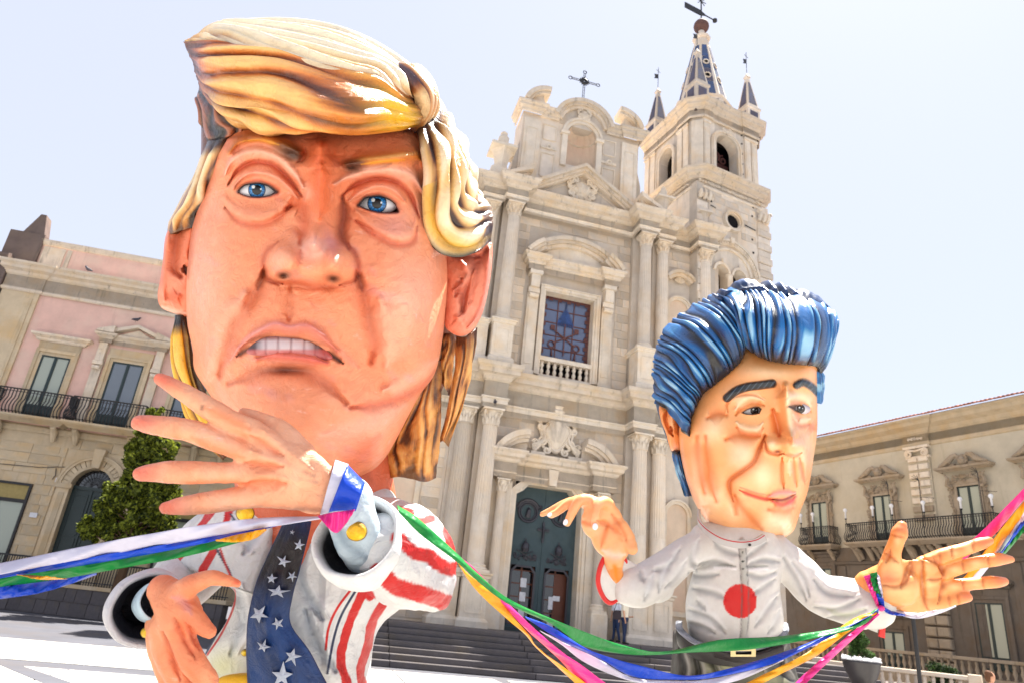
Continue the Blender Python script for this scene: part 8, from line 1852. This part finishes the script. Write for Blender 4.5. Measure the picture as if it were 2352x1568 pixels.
# ================================================================== RIBBONS
def ribmat(name, c):
    m, t, b = newmat(name, .35, .4); c = np.array(c)
    t.links.new(mix(t, c * .9, np.minimum(c * 1.1, 1), ramp(t, noise(t, 3, 3), .3, .7)), b.inputs['Base Color']); b.inputs['Roughness'].default_value = .4
    bump(t, b, noise(t, 7, 4, .6, st=(1, 1, 1)), .02)
    tr = nd(t, 'ShaderNodeBsdfTranslucent'); tr.inputs[0].default_value = (*c, 1); ms = nd(t, 'ShaderNodeMixShader'); ms.inputs[0].default_value = .2
    t.links.new(b.outputs[0], ms.inputs[1]); t.links.new(tr.outputs[0], ms.inputs[2]); t.links.new(ms.outputs[0], t.nodes['Material Output'].inputs[0]); return m
RG, RBL, RW, RP, RY = (ribmat(n, c) for n, c in (('green_satin', srgb(6, 128, 52)), ('blue_satin', srgb(0, 66, 196)), ('white_satin', srgb(206, 204, 222)), ('pink_satin', srgb(232, 50, 146)), ('yellow_satin', srgb(240, 168, 4))))
def ribbon(name, m, a, b, da, db, label, ns=160, group=None, parent=None, off=None, wob=.011, seed=1):
    """strip between two drawn edges; the depth runs from da to db, the lower edge leaning forward or back along it"""
    A = crom(a, ns); B = crom(b, ns); t = np.linspace(0, 1, ns)
    dd = np.interp(t, np.linspace(0, 1, len(da)), da)
    tilt = .02 * np.sin(t * 7 + seed)
    g1 = np.column_stack([A, dd + tilt]); g2 = np.column_stack([B, dd - tilt])
    o0 = P(*g1[0]) if off is None else off
    nt = 9
    W = np.stack([P(g1[:, 0] * (1 - k) + g2[:, 0] * k, g1[:, 1] * (1 - k) + g2[:, 1] * k, g1[:, 2] * (1 - k) + g2[:, 2] * k - wob * math.sin(k * math.pi) * (1 + .0 * k) + wob * .5 * np.sin(t * 40 + k * 5 + seed)) for k in np.linspace(0, 1, nt)], 1)
    V = (W - o0).reshape(-1, 3); i = np.arange(ns - 1)[:, None]; j = np.arange(nt - 1)[None]; q = (i * nt + j).ravel(); F = np.stack([q, q + 1, q + nt + 1, q + nt], 1)
    o = meshobj(name, V, F, m, parent, True); 
    if parent is None: o.location = o0
    so = o.modifiers.new('thickness', 'SOLIDIFY'); so.thickness = .0012
    if label: tag(o, label, 'ribbon', group)
    return o
# from the left edge of the photograph to the big wrist
ribbon('ribbon', RW, [(-60, 1303), (0, 1292), (250, 1242), (460, 1205), (600, 1188), (745, 1184)], [(-60, 1330), (0, 1318), (200, 1281), (400, 1246), (560, 1218), (745, 1190)], [2.0, 2.1, 2.2], [2.2], 'white satin ribbon running from the left edge to the giant blond figure\'s wrist', seed=1)
ribbon('ribbon', RBL, [(-60, 1328), (0, 1317), (200, 1280), (400, 1245), (560, 1217), (700, 1186)], [(-60, 1342), (0, 1327), (200, 1296), (400, 1261), (520, 1234), (700, 1192)], [2.02, 2.12, 2.22], [2.2], 'upper blue satin ribbon just under the white one at the left', seed=2)
ribbon('ribbon', RG, [(-60, 1332), (0, 1321), (200, 1290), (400, 1258), (491, 1240), (560, 1232)], [(-60, 1356), (0, 1347), (150, 1327), (300, 1300), (430, 1276), (575, 1238)], [2.04, 2.14, 2.23], [2.2], 'green satin ribbon between two blue ones at the left', seed=3)
ribbon('ribbon', RBL, [(-60, 1352), (0, 1345), (80, 1336), (150, 1327), (222, 1315)], [(-60, 1386), (0, 1375), (80, 1363), (150, 1344), (222, 1319)], [2.06, 2.12, 2.2], [2.2], 'lowest blue satin ribbon at the left edge, ending in a point', seed=4)
ribbon('ribbon', RY, [(495, 1239), (540, 1227), (580, 1219), (611, 1213)], [(497, 1242), (545, 1244), (585, 1236), (613, 1216)], [2.12, 2.15], [2.2], 'short yellow satin fold showing before the coat near the big hand', seed=5)
ribbon('ribbon', RY, [(38, 1318), (80, 1320), (152, 1327)], [(40, 1319), (95, 1330), (154, 1329)], [2.03, 2.05], [2.2], 'thin yellow ribbon edge peeking out over the green one at the left', seed=6)
# bands round the big wrist
wa = frm(740, 1110, 2.26, 812, 1180, dw)
def wband(m, x0, y0, x1, y1, x2, y2, x3, y3, d, label, bulge=.09, off=None, parent=None, name='ribbon'):
    """band wrapped over the wrist, edges (0->1) and (2->3)"""
    t = np.linspace(0, 2 * math.pi, 60); nt = 8; W = []
    for k in np.linspace(0, 1, nt):
        ax, ay = x0 * (1 - k) + x2 * k, y0 * (1 - k) + y2 * k; bx, by = x1 * (1 - k) + x3 * k, y1 * (1 - k) + y3 * k
        cx, cy = (ax + bx) / 2, (ay + by) / 2; W.append(P(cx + (ax - cx) * np.cos(t), cy + (ay - cy) * np.cos(t), d - bulge * np.sin(t) ))
    W = np.stack(W, 1); o0 = W[0, 0]; ns = len(t); i = np.arange(ns - 1)[:, None]; j = np.arange(nt - 1)[None]; q = (i * nt + j).ravel()
    o = meshobj(name, (W - o0).reshape(-1, 3), np.stack([q, q + 1, q + nt + 1, q + nt], 1), m, None, True); o.location = o0; so = o.modifiers.new('thickness', 'SOLIDIFY'); so.thickness = .002
    tag(o, label, 'ribbon'); return o
wband(RW, 770, 1056, 733, 1188, 800, 1066, 757, 1182, dw - .03, 'white satin band tied round the blond giant\'s wrist beside the open hand', .115)
wband(RBL, 797, 1066, 752, 1182, 838, 1108, 816, 1176, dw - .035, 'blue satin band tied round the blond giant\'s wrist', .125)
ribbon('ribbon', RP, [(729, 1183), (760, 1176), (790, 1172), (815, 1168)], [(735, 1190), (768, 1222), (790, 1208), (815, 1170)], [dw - .17, dw - .175], [2.2], 'pink satin loop under the blue band on the blond giant\'s wrist', seed=7)
# from the big wrist across to the second figure
cg = [2.12, 2.16, 2.5, 2.95, 3.35, 3.6, 3.85]
ribbon('ribbon', RG, [(912, 1158), (960, 1188), (1045, 1265), (1100, 1318), (1176, 1378), (1323, 1442), (1433, 1481), (1524, 1495), (1653, 1468), (1799, 1459), (1946, 1435), (2014, 1396)], [(916, 1176), (965, 1225), (1050, 1290), (1110, 1345), (1176, 1391), (1268, 1433), (1341, 1483), (1433, 1501), (1506, 1503), (1579, 1498), (1726, 1490), (1873, 1464), (1975, 1438), (2018, 1401)], cg, [2.2], 'long green satin ribbon sagging between the two giants', 260, seed=8)
ribbon('ribbon', RBL, [(1206, 1414), (1268, 1439), (1359, 1494), (1469, 1527), (1579, 1550), (1689, 1530), (1836, 1483), (1983, 1420), (2019, 1396)], [(1210, 1420), (1286, 1468), (1378, 1512), (1451, 1552), (1543, 1560), (1634, 1556), (1763, 1527), (1873, 1479), (2018, 1405)], [2.9, 3.2, 3.5, 3.85], [2.2], 'blue satin ribbon sagging below the green one between the giants', 220, seed=9)
ribbon('ribbon', RW, [(1240, 1447), (1286, 1470), (1378, 1514), (1451, 1554), (1543, 1562), (1634, 1558), (1763, 1529), (1800, 1512)], [(1243, 1450), (1290, 1480), (1341, 1519), (1414, 1552), (1491, 1572), (1600, 1580), (1700, 1560), (1800, 1516)], [2.95, 3.2, 3.5, 3.7], [2.2], 'white satin ribbon hanging lowest under the long blue one', 200, seed=10)
ribbon('ribbon', RW, [(1850, 1484), (1880, 1466), (1905, 1452), (1925, 1448)], [(1852, 1486), (1890, 1478), (1915, 1462), (1927, 1450)], [3.76, 3.8], [2.2], 'short white satin fold between green and blue ribbons near the right wrist', 40, seed=16)
ribbon('ribbon', RP, [(1034, 1261), (1085, 1300), (1130, 1347), (1205, 1421), (1280, 1488), (1340, 1530), (1420, 1590)], [(1036, 1266), (1080, 1312), (1130, 1361), (1205, 1441), (1255, 1486), (1300, 1530), (1345, 1590)], [2.2, 2.5, 2.8, 3.0], [2.2], 'pink satin ribbon running down from the striped sleeve to the bottom edge', 160, seed=11)
ribbon('ribbon', RY, [(1050, 1290), (1085, 1325), (1130, 1353), (1180, 1416), (1217, 1458), (1237, 1488), (1330, 1556), (1360, 1580)], [(1052, 1293), (1075, 1330), (1105, 1366), (1165, 1421), (1205, 1455), (1230, 1485), (1275, 1526), (1340, 1585)], [2.18, 2.5, 2.8, 3.0], [2.2], 'yellow satin ribbon running down beside the pink one to the bottom edge', 160, seed=12)
ribbon('ribbon', RY, [(2012, 1402), (1960, 1420), (1900, 1462), (1850, 1500), (1780, 1535), (1700, 1575)], [(2014, 1408), (1975, 1432), (1925, 1468), (1870, 1508), (1790, 1548), (1720, 1585)], [3.84, 3.7, 3.5], [2.2], 'yellow satin ribbon dropping left from the grey sleeved wrist to the bottom edge', 120, seed=13)
ribbon('ribbon', RP, [(2016, 1404), (1960, 1448), (1900, 1500), (1850, 1545), (1820, 1575)], [(2020, 1410), (1975, 1452), (1925, 1498), (1870, 1550), (1835, 1585)], [3.84, 3.75, 3.6], [2.2], 'pink satin ribbon dropping left from the grey sleeved wrist to the bottom edge', 120, seed=14)
# round the second wrist
for m, q, lb in ((RP, (1984, 1322, 2014, 1392, 1998, 1318, 2020, 1392), 'pink satin band round the grey sleeved wrist'), (RG, (1996, 1316, 2018, 1388, 2014, 1312, 2024, 1386), 'green satin band round the grey sleeved wrist'), (RW, (2013, 1314, 2026, 1382, 2020, 1322, 2030, 1384), 'white satin band nearest the open palm on the grey sleeved wrist'), (RBL, (2012, 1345, 2018, 1394, 2026, 1362, 2032, 1392), 'short blue satin band crossing the grey sleeved wrist')):
    A = [(q[0], q[1]), ((q[0] + q[2]) / 2 - 1, (q[1] + q[3]) / 2), (q[2], q[3])]; B = [(q[4], q[5]), ((q[4] + q[6]) / 2 + 1, (q[5] + q[7]) / 2), (q[6], q[7])]
    ribbon('ribbon', m, A, B, [dT - .26, dT - .31, dT - .27], [2.2], lb, 40, seed=15)
kn_ = MB(); 
v_, f_ = ellip(2024, 1396, dT - .3, 9, 7, .03, 20, 14); o0 = P(2024, 1396, dT - .3); o = meshobj('ribbon_knot', [tuple(np.array(q) - o0) for q in v_], f_, RP, None, True); o.location = o0; tag(o, 'small pink ribbon knot under the grey sleeved wrist', 'ribbon knot')
ribbon('ribbon', RBL, [(2028, 1392), (2050, 1402), (2080, 1410)], [(2026, 1400), (2045, 1410), (2078, 1414)], [dT - .28, dT - .24], [2.2], 'short blue satin ribbon passing below the open palm', 30, seed=17)
ribbon('ribbon', RW, [(2030, 1388), (2060, 1400), (2100, 1406), (2150, 1400), (2195, 1388)], [(2030, 1394), (2065, 1410), (2105, 1420), (2155, 1409), (2197, 1392)], [dT - .26, dT - .14, dT - .05], [2.2], 'white satin ribbon looping under the open palm of the grey sleeved arm', 80, seed=18)
E6 = [3.9 + .3, 4.15, 3.9]
back = dT + .02
ribbon('ribbon', RP, [(2165, 1302), (2210, 1258), (2264, 1210), (2352, 1120), (2400, 1072)], [(2200, 1300), (2240, 1262), (2288, 1222), (2352, 1146), (2400, 1096)], [back, back - .1, back - .4], [2.2], 'pink satin ribbon rising from behind the palm to the right edge', 90, seed=19)
ribbon('ribbon', RY, [(2150, 1388), (2206, 1334), (2264, 1262), (2310, 1200), (2360, 1140), (2400, 1090)], [(2185, 1380), (2233, 1325), (2288, 1266), (2330, 1212), (2362, 1158), (2400, 1108)], [back + .02, back - .08, back - .4], [2.2], 'yellow satin ribbon rising behind the fingers to the right edge', 90, seed=20)
ribbon('ribbon', RW, [(2185, 1380), (2233, 1325), (2288, 1266), (2330, 1205), (2362, 1160), (2400, 1110)], [(2215, 1368), (2255, 1322), (2302, 1262), (2338, 1212), (2364, 1176), (2400, 1126)], [back + .03, back - .07, back - .38], [2.2], 'white satin ribbon rising between the yellow and blue ones at the right', 90, seed=21)
ribbon('ribbon', RBL, [(2282, 1280), (2306, 1258), (2335, 1212), (2364, 1172), (2400, 1124)], [(2290, 1282), (2312, 1258), (2340, 1220), (2366, 1184), (2400, 1136)], [back - .05, back - .36], [2.2], 'narrow blue satin ribbon at the right edge beside the white one', 60, seed=22)
ribbon('ribbon', RG, [(2296, 1276), (2314, 1254), (2340, 1216), (2366, 1182), (2400, 1134)], [(2304, 1278), (2326, 1252), (2350, 1222), (2370, 1196), (2400, 1154)], [back - .04, back - .35], [2.2], 'green satin ribbon outermost at the right edge', 60, seed=23)

# ================================================================== PEOPLE BY THE CHURCH DOOR
def person(label, foot, ht, face, shirt, trou, skinc, arm, hairc):
    """standing figure; local x right, y away, z up; body is one skin, clothes and hair children"""
    p = empty('person', foot, face); tag(p, label, 'person')
    s = ht / 1.75
    def cap(pts):
        V = []; F = []; n = 12; pts = [(np.array(a[:3]) * s, a[3] * s) for a in pts]
        q = crom([list(a) + [r] for a, r in pts], len(pts) * 5); W = q[:, :3]; r = q[:, 3]; T = np.gradient(W, axis=0); T /= np.linalg.norm(T, axis=1)[:, None]
        for w_, t, rr in zip(W, T, r):
            b = np.cross(t, [.13, 1, .07]); b /= np.linalg.norm(b); a = np.cross(b, t)
            for k in range(n): an = 6.2832 * k / n; V.append(w_ + (b * math.cos(an) + a * math.sin(an)) * rr)
        m = len(W)
        for i in range(m - 1):
            for k in range(n): l = (k + 1) % n; F.append((i * n + k, i * n + l, (i + 1) * n + l, (i + 1) * n + k))
        F.append(tuple(range(n - 1, -1, -1))); F.append(tuple((m - 1) * n + k for k in range(n))); return V, F
    head = cap([(0, -.0, 1.44, .055), (0, -.01, 1.52, .06), (0, -.02, 1.6, .088), (0, -.02, 1.68, .095), (0, -.0, 1.76, .05)])
    nose = cap([(0, -.1, 1.64, .012), (0, -.125, 1.61, .016), (0, -.1, 1.6, .01)])
    armR = [(.19, 0, 1.4, .05), (.24, .0, 1.2, .045), (.25, -.02, 1.06, .038)] + ([(.2, -.14, .98, .03), (.16, -.26, 1.0, .027), (.15, -.31, 1.0, .035)] if arm else [(.26, -.05, .93, .03), (.25, -.08, .8, .027), (.25, -.09, .74, .035)])
    armL = [(-.19, 0, 1.4, .05), (-.25, .01, 1.2, .045), (-.27, -.01, 1.06, .038), (-.27, -.04, .92, .03), (-.26, -.07, .8, .027), (-.25, -.08, .73, .035)]
    legs = [cap([(sx * .09, 0, .9, .095), (sx * .1, -.0, .7, .09), (sx * .11, -.01, .48, .065), (sx * (.13 + .02 * sx), .02 * sx, .25, .055), (sx * (.14 + .02 * sx), .05 * sx, .08, .045)]) for sx in (-1, 1)]
    foot_ = [cap([(sx * (.14 + .02 * sx), .06 * sx + .03, .04, .04), (sx * (.14 + .02 * sx), .05 * sx - .08, .035, .042), (sx * (.15 + .02 * sx), .05 * sx - .17, .03, .032)]) for sx in (-1, 1)]
    torso = cap([(0, 0, .88, .13), (0, 0, 1.05, .125), (0, 0, 1.25, .14), (0, 0, 1.38, .12), (0, 0, 1.45, .06)])
    def mk(name, parts, vox, c, rough=.8):
        v, f, n = fuse(parts, vox, 3); m = plain(name + '_fabric' if name not in ('body',) else 'skin', c, rough, .3, .1, 10, .004); return meshobj(name, v, f, m, p, True)
    mk('body', [head, nose, cap(armR), cap(armL), torso], .014, skinc, .6)
    mk('shirt', [cap([(0, 0, .86, .145), (0, 0, 1.05, .14), (0, 0, 1.25, .155), (0, 0, 1.38, .13), (0, 0, 1.44, .07)]), cap([(.13, 0, 1.4, .07), (.21, 0, 1.33, .065), (.25, 0, 1.17, .058)]), cap([(-.13, 0, 1.4, .07), (-.21, 0, 1.33, .065), (-.26, 0, 1.17, .058)])], .018, shirt)
    mk('trousers', legs + [cap([(-.02, 0, .98, .135), (0, 0, .88, .15), (0, 0, .8, .12)])], .018, trou)
    mk('shoes', foot_, .012, srgb(50, 46, 44))
    mk('hair', [cap([(0, .02, 1.66, .1), (0, .03, 1.74, .09), (0, .02, 1.79, .04)]), cap([(0, .06, 1.74, .05), (0, .08, 1.62, .07), (0, .07, 1.52, .04)])], .014, hairc)
    return p
f1 = gp(1414, 1473, 1.2); f2 = gp(1433, 1478, 1.2)
person('person in white shirt and blue jeans walking past the church columns', f1, 1.72, R(-60), srgb(226, 230, 240), srgb(44, 60, 92), srgb(196, 150, 124), False, srgb(50, 36, 30))
person('person in cream top and dark jeans holding a phone beside the church column', f2, 1.66, R(70), srgb(232, 222, 200), srgb(36, 48, 76), srgb(200, 150, 120), True, srgb(70, 46, 34))
f3 = P(2275, 1560, 16.); f3[2] = 0
person('person with curly brown hair and pale top low at the bottom right edge', f3, 1.6, R(100), srgb(214, 210, 206), srgb(70, 72, 84), srgb(190, 140, 112), False, srgb(92, 60, 40))
bgp = (f1 + f2) / 2 + np.array([-.12, -.3, .98]); sb_ = MB(); sb_.prism([(-.2, -.17), (.2, -.17), (.24, .05), (.14, .16), (-.14, .16), (-.24, .05)], -.06, .06); sb_.tube([(-.2, 0, .1), (-.1, 0, .4), (.02, 0, .48), (.12, 0, .38), (.2, 0, .1)], .014, 5)
o = sb_.build('shoulder_bag', plain('dark_leather', srgb(56, 44, 50), .5, .4)); o.location = bgp; tag(o, 'dark leather shoulder bag carried by the person in the white shirt', 'bag')
# pigeons on the palazzo
def pigeon(loc, rz, label):
    b = MB(); b.tube([(-.16, 0, .1), (-.08, 0, .12), (.04, 0, .14), (.1, 0, .2), (.13, 0, .25), (.15, 0, .25)], [.015, .05, .065, .04, .032, .012], 8); b.tube([(.15, 0, .25), (.18, 0, .245)], [.01, .004], 4); b.tube([(.0, .02, 0), (.0, .02, .1)], .006, 4); b.tube([(.0, -.02, 0), (.0, -.02, .1)], .006, 4)
    o = b.build('pigeon', plain('pigeon_grey', srgb(70, 68, 76), .6, .3), None, True); o.location = loc; o.rotation_euler = (0, 0, rz); o.scale = (1.2,) * 3; tag(o, label, 'pigeon')
Mp = Matrix.Rotation(R(10.4), 3, 'Z'); bp_ = lambda x, y, z: tuple(Mp @ Vector((x, y, 0)) + Vector((-18.38, 32.06, z)))
pigeon(bp_(-3.0, -.25, 15.42), R(200), 'dark pigeon sitting on the cornice of the pink palazzo'); pigeon(bp_(-.15, -.3, 13.22), R(30), 'dark pigeon sitting on the pointed head of the palazzo window')
Mc = Matrix.Rotation(R(12.985), 3, 'Z'); cp_ = lambda x, y, z: tuple(Mc @ Vector((x, y, 0)) + Vector((2.266, 29.833, z)))
pigeon(cp_(-3.1, -1.45, 9.8), R(100), 'dark pigeon on the capital of the lower church column right of the big head')
